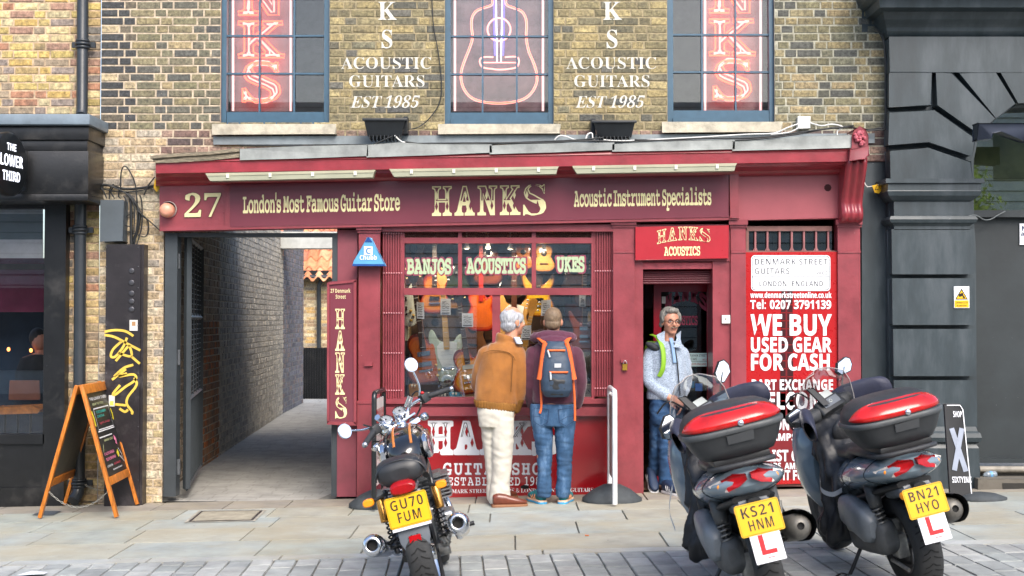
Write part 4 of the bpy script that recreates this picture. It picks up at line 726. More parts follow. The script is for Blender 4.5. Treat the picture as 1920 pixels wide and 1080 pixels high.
# gate
MGT = mat('gate_grey', '#3b4145', .45, var=.12, vs=5, bump=.08)
t = thing('metal_gate', 'dark grey metal gate standing open into the passage under the number 27', 'gate', P(335, 925, .05))
mb = MB(); mb.rect(308, 437, 331, 931, -.02, .12); mb.rect(331, 437, 622, 444, .0, .1); mb.rect(622, 437, 633, 930, -.01, .1); part(mb, 'gate_frame', MGT, t, bevel=.004)
mb = MB(); g0, g1 = V((-3.0, .14, 0)), V((-3.33, 2.0, 0)); zt, zb = P(0, 449, .4).z, .04
def gp(k, z): q = g0+(g1-g0)*k; return V((q.x, q.y, z))
def bar(a, b, r=.024): mb.tube([a, b], r, 4, sm=False)
bar(gp(0, zb), gp(0, zt), .035); bar(gp(1, zb), gp(1, zt), .03); bar(gp(0, zt), gp(1, zt)); bar(gp(0, zb), gp(1, zb)); bar(gp(0, 1.62), gp(1, 1.62)); bar(gp(0, .85), gp(1, .85))
for k in range(1, 12): bar(gp(k/12, zb), gp(k/12, .85), .012)
for k in range(1, 5): bar(gp(k/5, .85), gp(k/5, zt), .012)
for k in range(1, 30): bar(gp(0, .85+k*.05), gp(1, .85+k*.05), .005) if .85+k*.05 < zt else 0
part(mb, 'gate_leaf', MGT, t)
mb = MB()
for py in (490, 670, 875): a = P(334, py, .05); mb.box(a.x-.012, a.x+.02, .03, .06, a.z-.07, a.z+.07)
part(mb, 'hinge', mat('hinge_steel', '#7c8084', .4, metal=.7), t)
# ---------------------------------------------------------------- black stone building on the right
rb = thing('stone_building', 'blue black painted stone building with rusticated pier and arch at the right edge', 'building', (4.2, 0, 0))
MST = mat('black_stone_paint', '#353f44', .42, var=.22, vs=3, bump=.12, bs=25, stretch=(1.6,1,.45), dirt=.5, dirtcol=(.085,.095,.105), ds=3, chips=.2, chipcol=(.62,.64,.66), chs=45)
mb = MB(); zz = lambda py, y=0: P(0, py, y).z
mb.px([(1616,-90),(1616,60),(1640,60),(1640,62),(1666,62),(1666,-90)], .0, .2); mb.px([(1616,288),(1668,285),(1672,940),(1616,940)], .02, .3)
mb.px([(1666,66),(2150,66),(2150,190),(1905,197),(1866,224),(1834,258),(1826,300),(1826,408),(1830,470),(1832,945),(1668,945)], -.08, .35)
part(mb, 'wall', MST, rb)
mb = MB(); YF = -.20
for L in ([(1668,70),(2150,70),(2150,135.5),(1668,135.5)], [(1668,136.5),(1746,136.5),(1746,197),(1668,200)], [(1756,136.5),(1785,136.5),(1864,222),(1834,249),(1757,197)], [(1667,210),(1752,208),(1829,259),(1822,292),(1741,267),(1667,271)],
          [(1668,282),(1740,278),(1820,303),(1823,336),(1671,336)], [(1798,136.5),(1866,136.5),(1902,194),(1868,220)], [(1878,136.5),(1990,136.5),(1990,190),(1910,192)],
          [(1673,431),(1824,431),(1825,513),(1674,513)], [(1674,523),(1826,523),(1827,608),(1675,608)], [(1676,618),(1828,618),(1829,704),(1677,704)], [(1677,714),(1830,714),(1831,800),(1678,800)]):
    mb = MB(); mb.px(L, YF, -.06); part(mb, 'rusticated_block', MST, rb, bevel=.006)
mb = MB()
def mould(x0, x1, prof):
    """horizontal moulding wrapping the pier: prof = (pixel row, projection)"""
    mb = MB(); a, b = P(x0, 370, -.2).x, P(x1, 370, -.2).x
    mb.loft([[V((a-q, .1, zz(py, -.2))), V((a-q, -.2-q, zz(py, -.2))), V((b+q, -.2-q, zz(py, -.2))), V((b+q, .1, zz(py, -.2)))] for py, q in prof], sm=False); part(mb, 'pier_moulding', MST, rb, wn=True)
mould(1676, 1818, [(336,.0),(337,.10),(345,.10),(346,.075),(358,.075),(360,.08),(368,.065),(376,.02),(378,.0),(404,.0)])
mould(1676, 1818, [(404,.0),(406,.04),(412,.055),(418,.04),(420,.02),(424,.0),(431,.0)])
mould(1680, 1826, [(800,.0),(808,.01),(812,.03),(820,.04),(828,.03),(832,.0),(840,.02),(945,.03)])
mb = MB(); x0 = P(1668, 30, -.1).x
def corn(prof):
    mb.loft([[V((x0-q*.55-.0, .1, zz(py, -.2))), V((x0-q*.55, -.1-q, zz(py, -.2))), V((6.6, -.1-q, zz(py, -.2))), V((6.6, .1, zz(py, -.2)))] for py, q in prof], sm=False)
corn([(-60,.52),(-8,.50),(4,.46),(10,.40),(12,.36),(26,.34),(28,.22),(40,.18),(48,.13),(52,.11),(58,.10),(67,.06),(69,.0)])
part(mb, 'cornice', MST, rb, wn=True)
mb = MB(); mb.rect(1820, 408, 2150, 862, .06, .3); mb.rect(1826, 394, 2150, 407, -.02, .3); mb.rect(1834, 860, 2150, 868, -.02, .3); part(mb, 'door_panel', mat('charcoal_panel', '#272e31', .55, var=.2, vs=2, bump=.06, bs=20, chips=.1), rb)
mb = MB(); mb.rect(1800, 180, 2150, 396, .10, .106); part(mb, 'pane', glass('right_window', (.7,.75,.68), 4), rb)
mb = MB(); mb.rect(1800, 150, 2150, 400, .5, .52); part(mb, 'interior', mat('reflected_beige', '#a5a286', .9, var=.4, vs=1.5), rb)  # beige of the mirrored street put into the panel colour
mb = MB(); mb.lathe([(.03,0),(.03,2.2)], P(1836, 880, -.12), (1,0,0), 12); part(mb, 'step_nosing', mat('worn_stone', '#8b857a', .6, var=.3, vs=8), rb)
mb = MB(); mb.rect(1834, 886, 2150, 898, -.06, .3); mb.rect(1834, 898, 2150, 926, -.32, .3); part(mb, 'step', mat('grimy_step', '#6a655c', .85, var=.25, bump=.3, dirt=.4), rb, bevel=.01)
mb = MB(); mb.rect(1880, 906, 1990, 920, -.325, -.3); part(mb, 'air_vent', mat('vent_black', '#25231f', .7), rb)
# ---------------------------------------------------------------- across the street (seen mirrored in glass and chrome)
ob = thing('opposite_building', 'white painted brick terrace across the street mirrored in the shop window', 'building', (0, -21, 0))
MO = mat('white_brick_paint', '#e0e2dc', .8, var=.15, vs=2)
mb = MB(); mb.box(-22, 22, -26, -21, -.5, 7.2)
for k in range(26):                            # joints of the painted blocks
    mb.box(-22, 22, -21, -20.985, .3+k*.27, .32+k*.27, 1)
part(mb, 'wall', [MO, mat('block_joint', '#3e4440', .9)], ob)
for k in range(-6, 7):
    for a, b, c in ((.4, 5.2, 6.6), (.9, .3, 2.4)): mb = MB(); mb.box(k*3.2-a, k*3.2+a, -21.02, -20.97, b, c); part(mb, 'window', mat('dark_glazing', '#20262a', .1), ob)
tr = thing('street_tree', 'small bright leaved tree across the street mirrored in the right hand window', 'tree', (9.8, -16, 0))
mb = MB(); mb.tube([(9.8,-16,0),(9.82,-16,1.8),(9.75,-16,3.2),(9.8,-15.9,4.2)], [.09,.07,.05,.02], 8); mb.tube([(9.78,-16,2.6),(10.2,-15.8,3.8)], [.04,.015], 6); mb.tube([(9.78,-16,2.4),(9.3,-16.2,3.7)], [.04,.015], 6); part(mb, 'trunk', mat('bark', '#4a4034', .9, var=.3), tr)
mb = MB()
for k in range(1500):
    c = V(R.choice(((9.8,-16,4.2),(10.2,-15.9,3.8),(9.3,-16.1,3.8),(9.8,-15.8,4.6)))); d_ = V((R.gauss(0, 1), R.gauss(0, 1), R.gauss(0, 1))).normalized()*R.uniform(.2, .62); p = c+d_; u_ = V((R.gauss(0, 1), R.gauss(0, 1), R.gauss(0, 1))).normalized()*.06; v_ = u_.cross(d_).normalized()*.04
    mb.add([p-u_, p+v_, p+u_, p-v_], [(0,1,2,3)], 0, False, shade(hx(R.choice(['#b0c83a', '#d0dc50', '#88a030'])), .2))
part(mb, 'crown', mat('leaf_green', '#ffffff', .6, attr=True, var=.1), tr)
# ---------------------------------------------------------------- red shopfront
MRED = mat('burgundy_gloss', '#8a3f46', .30, var=.16, vs=4, bump=.18, bs=22, coat=.25, chips=.26, chipcol=(.58,.36,.36), chs=48, dirt=.3, dirtcol=(.13,.035,.045), ds=3.5)
MREDD = mat('deep_red_gloss', '#8c2d36', .30, var=.18, vs=4, bump=.18, bs=22, coat=.15, chips=.22, chipcol=(.6,.4,.38), chs=60, dirt=.2, dirtcol=(.1,.02,.03))
MPUR = mat('plum_sign_vinyl', '#733843', .22, var=.06, vs=2, coat=.4, chips=.08, chipcol=(.6,.5,.5), chs=40)
MCRM = mat('cream_sign_paint', '#e6dca6', .5, var=.05, vs=20)
MMAR = mat('maroon_sign_paint', '#6c2a40', .35, var=.05)
MBRT = mat('bright_red_panel', '#94141c', .16, var=.06, vs=2, coat=.5, chips=.06, chipcol=(.5,.4,.4), chs=50)
MWHT = mat('white_vinyl', '#e4e6ea', .4, var=.03)
sf = thing('shopfront', 'burgundy painted timber guitar shopfront with display window, doorway and cream lettered fascia', 'shopfront', P(960, 935, 0))
SL = -.0165
mb = MB(); mb.px([(300,340),(1384,320),(1384,412),(300,433)], -.12, .0); part(mb, 'fascia', MRED, sf, bevel=.004)
mb = MB(); mb.px([(1386,318),(1578,314),(1578,409),(1386,412)], -.10, .0); part(mb, 'end_fascia', mat('pink_red_gloss', '#954850', .4, var=.08, vs=3, bump=.08, bs=20, coat=.1, chips=.1, chipcol=(.7,.5,.5)), sf, bevel=.004)
mb = MB(); mb.lathe([(0,.001),(.034,.001)], P(1552, 352, -.10), (0,-1,0), 9); part(mb, 'rotted_hole', mat('hole_dark', '#3a1016', .9), sf)
mb = MB(); mb.px([(300,426),(1384,404.5),(1384,412),(300,433)], -.145, -.118); part(mb, 'fascia_moulding', MRED, sf, bevel=.006)
mb = MB(); mb.px([(1369,322),(1384,321),(1384,408),(1369,408)], -.16, -.118); part(mb, 'end_batten', MRED, sf, bevel=.006)
def sweep(mb, x0, x1, prof, dy):
    mb.loft([[P(x0, a, y) for a, y in prof], [P(x1, a+dy, y) for a, y in prof]], 0, False, (True, True))
mb = MB(); sweep(mb, 292, 1597, [(299,-.40),(304,-.41),(306,-.40),(325,-.40),(327,-.36),(332,-.33),(338,-.22),(340,-.18),(345,-.16),(349,-.13),(349,.0),(299,.0)], -22.5)
part(mb, 'cornice', MREDD, sf, wn=True)
lead = [(450,277,690,271,300,292), (688,269,922,270,294,285), (918,271,1152,267,289,281), (1148,268,1378,262,284,279.5), (1374,263,1602,252,282,277)]
ML2 = mat('lead_sheet', '#8f9390', .55, var=.22, vs=5, bump=.25, bs=14, dirt=.35, dirtcol=(.18,.19,.19), ds=4)
for x0, a, x1, b, c, d in lead:
    mb = MB(); mb.px([(x0,a+2),(x0+60,a-1),((x0+x1)/2,(a+b)/2),(x1,b),(x1,d),((x0+x1)/2,(c+d)/2+.8),(x0,c)], -.425, .0); part(mb, 'lead_capping', ML2, sf, bevel=.012, seg=3)
mb = MB()
for k, (dy, q) in enumerate(((0, -.43), (6, -.41), (11, -.42))):
    mb.px([(283+k*4,292+dy*.8),(330,287+dy),(390,284+dy),(449,277+dy),(449,284+dy),(390,290+dy),(330,293.5+dy),(283+k*4,298+dy*.7)], q, -.1)
part(mb, 'weathered_board', mat('rotten_timber', '#8f8470', .95, var=.4, vs=16, bump=.8, bs=50, stretch=(1,1,8), dirt=.6, dirtcol=(.06,.06,.045), ds=6), sf)
# corbel
cb = MB(); x0, x1 = P(1582, 340, -.3).x, P(1622, 340, -.3).x
pf = [(298,-.42),(312,-.41),(330,-.36),(350,-.30),(368,-.25),(382,-.225),(392,-.25),(402,-.26),(411,-.24),(415,-.19),(415,.02),(298,.02)]
def corbel_ring(x, k): return [V((x, y*k if y < 0 else y, P(0, a, -.3).z)) for a, y in pf]
rg = []
for j in range(13):
    t = j/12; x = x0+(x1-x0)*t; rg.append(corbel_ring(x, .90+.10*abs(math.sin(t*math.pi*3))))
cb.loft(rg, 0, True, (True, True)); corbel = part(cb, 'corbel', MREDD, sf, wn=True)
mb = MB(); mb.px([(1594,280),(1628,276),(1629,290),(1622,298),(1594,300)], -.46, -.1); mb.px([(1598,278),(1597,255),(1602,243),(1612,238),(1622,242),(1628,254),(1628,277)], -.44, -.2)
part(mb, 'corbel_block', MRED, corbel, bevel=.008)
mb = MB(); c0 = P(1613, 258, -.45)
for k in range(26):
    a = R.uniform(0, 6.28); r_ = .055*math.sqrt(R.random()); mb.ell(c0+V((r_*math.cos(a), R.uniform(-.012, 0), r_*1.1*math.sin(a)-.01)), (.016, .016, .016), 8, 6)
mb.ell(c0+V((0, .0, .03)), (.04, .02, .035), 12, 8)
part(mb, 'carved_flower', mat('worn_red', '#a8505c', .55, var=.25, vs=30, bump=.4), corbel)
# pilasters
pil = []
def pilaster(x0, x1, top, bot, plinth, cap=True):
    mb = MB(); mb.rect(x0, top, x1, bot, -.09, .05)
    if cap:
        mb.rect(x0-4, top, x1+3, top+9, -.125, -.088); mb.rect(x0-2, top+9, x1+1.5, top+14, -.105, -.088); mb.rect(x0, top+58, x1, top+62, -.098, -.088)
    if plinth: mb.rect(x0-2.5, plinth, x1+2, bot, -.105, -.088); mb.rect(x0-3, plinth-4, x1+2.5, plinth+1, -.113, -.088)
    return part(mb, 'pilaster', MRED, sf, bevel=.005)
pilaster(672, 712, 422, 937, 756); pilaster(1150, 1190, 412, 927, 0); pilaster(1371, 1399, 412, 915, 0); pilaster(1572, 1614, 412, 912, 0)
mb = MB(); mb.rect(1190, 486, 1205.5, 927, -.06, .25); mb.rect(1337, 490, 1371, 918, -.06, .25); mb.rect(1190, 421, 1371, 490, -.07, .25)
part(mb, 'door_frame', MRED, sf, bevel=.004)
mb = MB(); mb.rect(633, 432, 669, 931, -.02, .2); part(mb, 'side_panel', mat('dull_burgundy', '#84404a', .5, var=.12, vs=3, bump=.1, bs=20, chips=.15, chipcol=(.6,.4,.4), dirt=.3), sf, bevel=.003)
# display window
wf = MB(); yA, yB = -.035, .06
wf.rect(712, 421, 1150, 434, -.085, .06); wf.rect(757, 445.5, 1110, 456, yA, yB); wf.rect(757, 540, 1110, 553, yA-.01, yB); wf.rect(757, 745, 1110, 750, yA, yB)
for a, b, c, d in ((751,434,758,750), (1109,434,1114,750), (859,434,866,540), (997,434,1005,540), (923,553,938,745)): wf.rect(a, b, c, d, yA+.004, yB-.003)
fr = part(wf, 'window_frame', MRED, sf, bevel=.005)
MSG = glass('shop_glass', (.97,.98,.97), 2.8)
for a, b, c, d in ((758,456,859,540), (866,456,997,540), (1005,456,1109,540), (758,553,923,745), (938,553,1109,745)):
    mb = MB(); mb.rect(a-1, b-1, c+1, d+1, .028, .033); part(mb, 'pane', MSG, fr)
mb = MB(); zt, zb = P(0, 434, 0).z, P(0, 446, 0).z; xa, xb = P(758, 440, 0).x, P(1110, 440, 0).x
for k in range(-1, int((xb-xa)/.022)+1):
    for s in (1, -1):
        a = xa+k*.022; p, q = (a, a+(zt-zb)*.8*s) if s > 0 else (a+.045, a-.003)
        mb.tube([(min(xb, max(xa, p)), .0, zb), (min(xb, max(xa, q)), .0, zt)], .003, 4, cap=False)
part(mb, 'vent_mesh', mat('mesh_brown', '#6d4a42', .6), fr)
mb = MB(); mb.rect(712, 748, 1150, 757, -.10, .06); mb.rect(712, 757, 1150, 764, -.06, .06); mb.rect(716, 764, 1150, 780, -.135, .0); part(mb, 'window_sill', MRED, sf, bevel=.006)
for x0, x1, y0, y1 in ((717, 754, 434, 748), (1113, 1150, 430, 744)):
    mb = MB(); mb.rect(x0, y0, x1, y1, -.02, .0)
    xs = [x0+2+k*4.7 for k in range(8)]
    for x in xs: mb.tube([P(x, y0+1, -.03), P(x, y1-1, -.03)], .0085, 6)
    for yy in (y0+3, y0+78, y0+153, y0+228, y1-16):
        mb.rect(x0, yy-1.5, x1, yy+1.5, -.038, -.02)
        for x in xs: mb.ell(P(x+1, yy, -.04), (.006, .004, .006), 6, 4, 1)
    part(mb, 'folding_shutter', [MRED, mat('pink_rivet', '#dba7ac', .4)], sf)
mb = MB(); mb.px([(716,780),(1150,774),(1150,934),(716,938)], -.06, .05); sr = part(mb, 'stall_riser', MRED, sf, bevel=.004)
mb = MB(); mb.px([(722,780.5),(1140,776),(1140,930),(722,936)], -.066, -.059); rp = part(mb, 'red_panel', MBRT, sr)
mb = MB(); mb.ell(P(984, 913, -.068), (.04, .004, .018), 14, 8); part(mb, 'air_hole', mat('hole_black', '#0c0a0a', .9), sr)
# western letters with a hollow upper half and diamonds
DIA = dict(H=[(17,88,57,50),(57,88,57,50)], A=[(48,92,62,40)], N=[(30,90,48,46)], K=[(17,88,17,50),(56,88,30,52)], S=[])
def hanks(mb, s, O, u, v, h, W=None, lay=.0025, main=0, inner=1, edge=.045, warp=None, align='l', sp=.06, split=.5, half=True, dia=-1):
    u, v = V(u).normalized(), V(v).normalized(); n = u.cross(v)
    if main is not None: text(mb, s, 'west', O, u, v, h, W=W, mi=main, sp=sp, warp=warp, align=align)
    text(mb, s, 'west', V(O)+n*lay, u, v, h, W=W, mi=inner, off=-edge, sp=sp+0*edge, warp=warp, align=align, clip=(split, 2) if half else None)
    if dia is None: return
    d0, d1 = (main, inner) if dia == -1 else (dia, dia)
    gl, tot = glyphs(s, 'west', 0, sp); sx = (W/tot) if W else h
    o = V(O)-(u*(tot*sx/2) if align == 'c' else u*0)
    for (dx, cs), ch in zip(gl, s.replace(' ', '')):
        for d in {'H': [(17,17),(57,57)], 'A': [(42,60)], 'N': [(34,54)], 'K': [(17,17),(54,54)], 'S': [(14,54)]}[ch]:
            for (ya, yb), mi, xc in (((.84,.52), d0, d[0]), ((.48,.18), d1, d[1])):
                ym = ya-(ya-yb)*.55; q = []
                for a, b in ((xc, ya), (xc-5.5, ym), (xc, yb), (xc+5.5, ym)):
                    X = (dx+a/100)*sx; q.append(o+u*X+v*(b*h+(warp(X/(tot*sx)) if warp else 0))+n*lay*3)
                mb.add(q, [(0,1,2,3)], mi)
def phanks(mb, x0, y0, x1, h, y, sl=0, **k):
    a, b = P(x0, y0, y), P(x1, y0+sl*(x1-x0), y); hanks(mb, k.pop('s', 'HANKS'), a, b-a, (0,0,1), h/F*(y-CY), W=(b-a).length, **k)
mb = MB(); mb.px([(432,346),(1366,328),(1366,407),(432,425)], -.15, -.118); sg = part(mb, 'sign_board', MPUR, sf, bevel=.003)
mb = MB(); mb.px([(422,346.5),(432,346),(432,425),(422,425.5)], -.14, -.118); part(mb, 'board_end', MRED, sf)
mb = MB(); YS = -.1525
ptext(mb, "London's Most Famous Guitar Store", 'slab', 455, 399, 750, 29, YS, -.0175, off=.035)
phanks(mb, 810, 405, 1018, 56, YS, -.0125)
ptext(mb, 'Acoustic Instrument Specialists', 'slab', 1076, 387, 1334, 28, YS, -.014, off=.035)
part(mb, 'lettering', [MCRM, MPUR], sg)
mb = MB(); ptext(mb, '27', 'serif', 344, 407, 416, 42, -.124, -.01, off=.02, mi=1); ptext(mb, '27', 'serif', 344, 407, 416, 42, -.135, -.01); part(mb, 'house_number', [MCRM, mat('dark_edge', '#5a3a34', .6)], sf)
MMINT = mat('mint_cream_vinyl', '#abbd98', .5, var=.04)
for s_, x0, b_, x1, h_ in (('BANJOS', 763, 512.5, 846, 25.5), ('ACOUSTICS', 875, 511.5, 986, 25.5), ('UKES', 1044, 508.5, 1096, 25.5)):
    mb = MB(); ptext(mb, s_, 'slab', x0-2, b_, x1+2, h_, .0265, off=.17, mi=1); ptext(mb, s_, 'slab', x0, b_, x1, h_, .0235, off=.07); part(mb, 'window_lettering', [MMINT, mat('plum_halo', '#8c3b54', .5)], sf)
mb = MB(); YP = -.0675
MSHD = mat('grey_letter_shade', '#b4b9c4', .4); MBLK = mat('black_vinyl', '#141314', .4)
for dx, dz, m_ in ((4, 3.5, 2), (3, 2.6, 2), (2, 1.8, 2), (1, .9, 2)): ptext(mb, 'HANKS', 'west', 803+dx, 849+dz, 1040+dx, 59, YP+.0004*dx, off=.03, mi=0, sp=.06)
phanks(mb, 803, 849, 1040, 59, YP-.0022, main=0, inner=3, edge=.045, dia=1); phanks(mb, 803, 849, 1040, 59, YP-.0055, main=None, inner=0, edge=.068, dia=None)
ptext(mb, 'GUITAR SHOP', 'slab', 830.8, 890, 1033.8, 20, YP+.0003, mi=2, off=.03, sp=.22); ptext(mb, 'GUITAR SHOP', 'slab', 830, 889, 1033, 20, YP-.0005, off=.02, sp=.22)
ptext(mb, 'ESTABLISHED 1985', 'slab', 839, 910, 1024, 14.5, YP-.0005, off=.02, sp=.2)
ptext(mb, 'DENMARK STREET GUITARS & LONDON VINTAGE GUITARS', 'serif', 826, 925, 1113, 7.2, YP-.0005, -.011, off=-.01)
part(mb, 'panel_lettering', [MWHT, MBRT, MSHD, MBLK], rp)
# doorway, door, grille
mb = MB(); mb.rect(1205, 493, 1339, 504, -.03, .1); part(mb, 'shutter_bar', mat('scuffed_red', '#b9525c', .45, var=.25, vs=12, chips=.4, chipcol=(.75,.7,.68)), sf, bevel=.004)
mb = MB()
for k in range(6): mb.tube([P(1206, 510+k*4.2, .06), P(1338, 509+k*4.2, .06)], .0115, 8)
part(mb, 'roller_shutter', mat('shutter_plum', '#5c1e2a', .4), sf)
dr = MB(); YD = .42
for a, b, c, d in ((1226,528,1240,915), (1326,528,1341,915), (1240,528,1326,547), (1240,800,1326,915)): dr.rect(a, b, c, d, YD, YD+.05)
MDR = mat('door_red', '#8e1226', .3, var=.1, coat=.3)
door = part(dr, 'door', MDR, sf, bevel=.004)
mb = MB(); mb.rect(1239, 546, 1327, 801, YD+.02, YD+.025); part(mb, 'pane', glass('door_glass', (.7,.7,.7), 1.3), door)
mb = MB(); hanks(mb, 'HANKS', P(1246, 578, YD+.012), (1,0,0), (0,0,1), .115, W=.40, warp=lambda t: .09*(1-(2*t-1)**2)-.02, half=False, edge=.2, inner=0); ptext(mb, 'ACOUSTICS', 'slab', 1252, 609, 1308, 16, YD+.012, off=.03)
part(mb, 'door_lettering', mat('pink_vinyl', '#8c2440', .5), door)
mb = MB(); mb.rect(1286, 662, 1327, 687, YD+.003, YD+.009, 0); mb.rect(1286.5, 677.3, 1326.5, 677.9, YD+.001, YD+.003, 1)
ptext(mb, 'DENMARK STREET', 'sans', 1288, 669, 1325, 5, YD+.002, mi=1, off=-.02); ptext(mb, 'GUITARS', 'sans', 1288, 675.5, 1307, 5, YD+.002, mi=1, off=-.02); ptext(mb, 'WC2', 'sans', 1317, 676, 1325, 3.2, YD+.002, mi=2, off=-.02); ptext(mb, 'LONDON ENGLAND', 'sans', 1290, 685, 1324, 4.5, YD+.002, mi=2, off=-.02)
part(mb, 'street_notice', [mat('pale_blue_card', '#b9d3d4', .5), MBLK, mat('notice_red', '#a03030', .5)], door)
mb = MB(); mb.rect(1290, 715, 1302, 727, YD+.005, YD+.012, 0); mb.rect(1304, 719, 1317, 733, YD+.005, YD+.012, 1); mb.lathe([(0,.002),(.03,.002)], P(1309, 757, YD+.01), (0,-1,0), 16, 1); mb.rect(1285, 700, 1300, 711, YD+.005, YD+.012, 2)
mb.rect(1241, 556, 1248, 569, YD+.005, YD+.012, 2); part(mb, 'sticker', [mat('sticker_teal', '#1f5f86', .5), mat('sticker_blue', '#2f68b8', .5), mat('sticker_paper', '#c9c4c0', .6)], door)
mb = MB(); mb.rect(1328, 610, 1337, 624, YD-.03, YD); mb.ell(P(1332, 617, YD-.03), (.014, .02, .014), 10, 8); part(mb, 'door_lock', mat('pale_metal', '#b9b6b0', .35, metal=.5), door, bevel=.003)
mb = MB(); MINT = mat('shop_dark', '#66503f', .9, var=.3, vs=3)
xa, xb, xc = P(640, 600, .2).x, P(1200, 600, .2).x, P(1572, 600, .2).x
z1, z2 = .0, 2.75
mb.add([(xa,1.5,z1),(xb,1.5,z1),(xb,1.5,z2),(xa,1.5,z2)], [(0,1,2,3)]); mb.add([(xb,3.2,z1),(xc,3.2,z1),(xc,3.2,z2),(xb,3.2,z2)], [(0,1,2,3)])
mb.add([(xa,.07,z1),(xa,1.5,z1),(xa,1.5,z2),(xa,.07,z2)], [(0,1,2,3)]); mb.add([(xb,.07,z1),(xb,3.2,z1),(xb,3.2,z2),(xb,.07,z2)], [(0,1,2,3)]); mb.add([(xc,.07,z1),(xc,3.2,z1),(xc,3.2,z2),(xc,.07,z2)], [(0,1,2,3)])
mb.add([(xa,.0,z2),(xc,.0,z2),(xc,3.2,z2),(xa,3.2,z2)], [(0,1,2,3)]); mb.add([(xb,.02,.045),(xc,.02,.06),(xc,3.2,.06),(xb,3.2,.045)], [(0,1,2,3)])
mb.add([(xa,.07,P(0,749,0).z),(xb,.07,P(0,749,0).z),(xb,1.5,P(0,749,0).z),(xa,1.5,P(0,749,0).z)], [(0,1,2,3)])
inr = part(mb, 'interior', MINT, sf)
mb = MB()
for k in range(90):
    x = R.uniform(750, 1118); y = R.uniform(455, 735); a = R.uniform(5, 18); b = R.uniform(6, 26); mb.rect(x-a, y-b, x+a, y+b, R.uniform(1.3, 1.44), 1.47, 0, 0, shade(hx(R.choice(['#8a6a48', '#5a4230', '#a88a62', '#6e2a24', '#3a3a40', '#b8ae98', '#7a5a3a', '#94683a'])), .2))
part(mb, 'wall_stock', mat('stock_mix', '#ffffff', .7, attr=True, var=.3, vs=9), inr)
mb = MB(); mb.rect(1400, 424, 1560, 433, -.02, .05); mb.rect(1399, 433, 1404, 472, -.02, .05); mb.rect(1400, 470, 1572, 912, -.035, .05)
part(mb, 'grille_frame', mat('faded_brown', '#7d5650', .6, var=.2, bump=.2), sf)
for k in range(7):
    mb = MB(); x = 1416+k*22.8; mb.tube([P(x, 427, .0), P(x, 471, .0)], .011, 8); mb.tube([P(x-4, 471, .0), P(x, 462, .0), P(x+4, 471, .0)], .006, 6); part(mb, 'grille_bar', mat('grille_pink', '#a06a6a', .5, var=.2), sf)
mb = MB(); mb.rect(1400, 426, 1560, 472, .02, .026); part(mb, 'fanlight_pane', glass('dirty_glass', (.5,.52,.48), 3.0), sf)
# ---------------------------------------------------------------- signs and fittings on the shopfront
t = thing('shop_sign', 'red sign board with arched cream lettering above the shop doorway', 'sign', P(1280, 487, -.09))
mb = MB(); mb.px([(1192,426),(1366,423),(1366,484),(1192,487)], -.125, -.07); part(mb, 'board', mat('sign_red', '#a5222e', .3, var=.06, coat=.3), t, bevel=.003)
mb = MB(); a = P(1232, 458, -.1275); b = P(1329, 455, -.1275); hanks(mb, 'HANKS', a, b-a, (0,0,1), .122, W=(b-a).length, warp=lambda t_: .03*(1-(2*t_-1)**2), edge=.05, half=False)
ptext(mb, 'ACOUSTICS', 'slab', 1245, 479, 1313, 15.5, -.1275, -.012, off=.04); part(mb, 'lettering', [MCRM, mat('sign_red', '#a5222e')], t)
t = thing('shop_sign', 'tall narrow plum sign board with vertical cream lettering beside the passage', 'sign', P(640, 798, -.1))
mb = MB(); mb.px([(616,528),(664,525),(664,795),(614,795)], -.13, -.03); part(mb, 'board', MPUR, t)
mb = MB()
for L in ([(613,530),(668,524),(667,529),(617,534)], [(613,790),(667,792),(668,798),(613,796)], [(613,530),(617.5,533),(617,791),(613,794)], [(663,528),(668,525),(668,796),(663,793)]): mb.px(L, -.145, -.03)
part(mb, 'frame', MRED, t, bevel=.002)
mb = MB(); YV = -.133
ptext(mb, '27 Denmark', 'sans', 619.5, 549, 657, 7.5, YV, off=-.02); ptext(mb, 'Street', 'sans', 629, 560, 648.5, 7.5, YV, off=-.02)
for ch, y0, y1 in (('H', 579, 617), ('A', 620, 658), ('N', 661, 699), ('K', 702, 740), ('S', 745, 784)): phanks(mb, 628.5, y1, 647.5, y1-y0, YV, s=ch, edge=.05)
part(mb, 'lettering', [MCRM, MPUR], t)
t = thing('alarm_box', 'blue triangular alarm box on the pilaster left of the display window', 'alarm', P(691, 497, -.1))
mb = MB(); mb.px([(661,497),(664,490),(688,446),(694,446),(718,489),(721,497)], -.20, -.09); part(mb, 'housing', mat('alarm_blue', '#5a9cc8', .3, var=.08, coat=.3), t, bevel=.012, seg=3)
mb = MB(); mb.px([(662,495.5),(720,495.5),(721,498),(661,498)], -.205, -.09, 0); mb.px([(685,453),(691,445),(697,453)], -.206, -.15, 0); part(mb, 'trim', mat('alarm_navy', '#20498c', .3), t, bevel=.003)
mb = MB(); mb.rect(682.5, 462, 698.5, 478.5, -.2045, -.2, 0); ptext(mb, 'C', 'sans', 685, 476, 696, 11.5, -.2065, mi=1); ptext(mb, 'Chubb', 'sans', 674, 487, 707, 8.5, -.2045, mi=0); part(mb, 'lettering', [MWHT, mat('alarm_blue2', '#3f7fb4', .3)], t)
t = thing('beacon_lamp', 'round frosted orange beacon at the left end of the fascia', 'lamp', P(314, 405, -.12))
mb = MB(); mb.lathe([(.0,0),(.075,0),(.075,.02),(.068,.03)], P(317, 393, -.12), (0,-1,0), 24); part(mb, 'base_ring', mat('beacon_grey', '#b7aaa6', .5, var=.2), t)
mb = MB(); mb.lathe([(.066,.02),(.066,.07),(.055,.10),(.03,.115),(0,.118)], P(316, 395, -.12), (0,-1,0), 24); part(mb, 'lens', mat('beacon_orange', '#d99a80', .35, var=.15, vs=14), t)
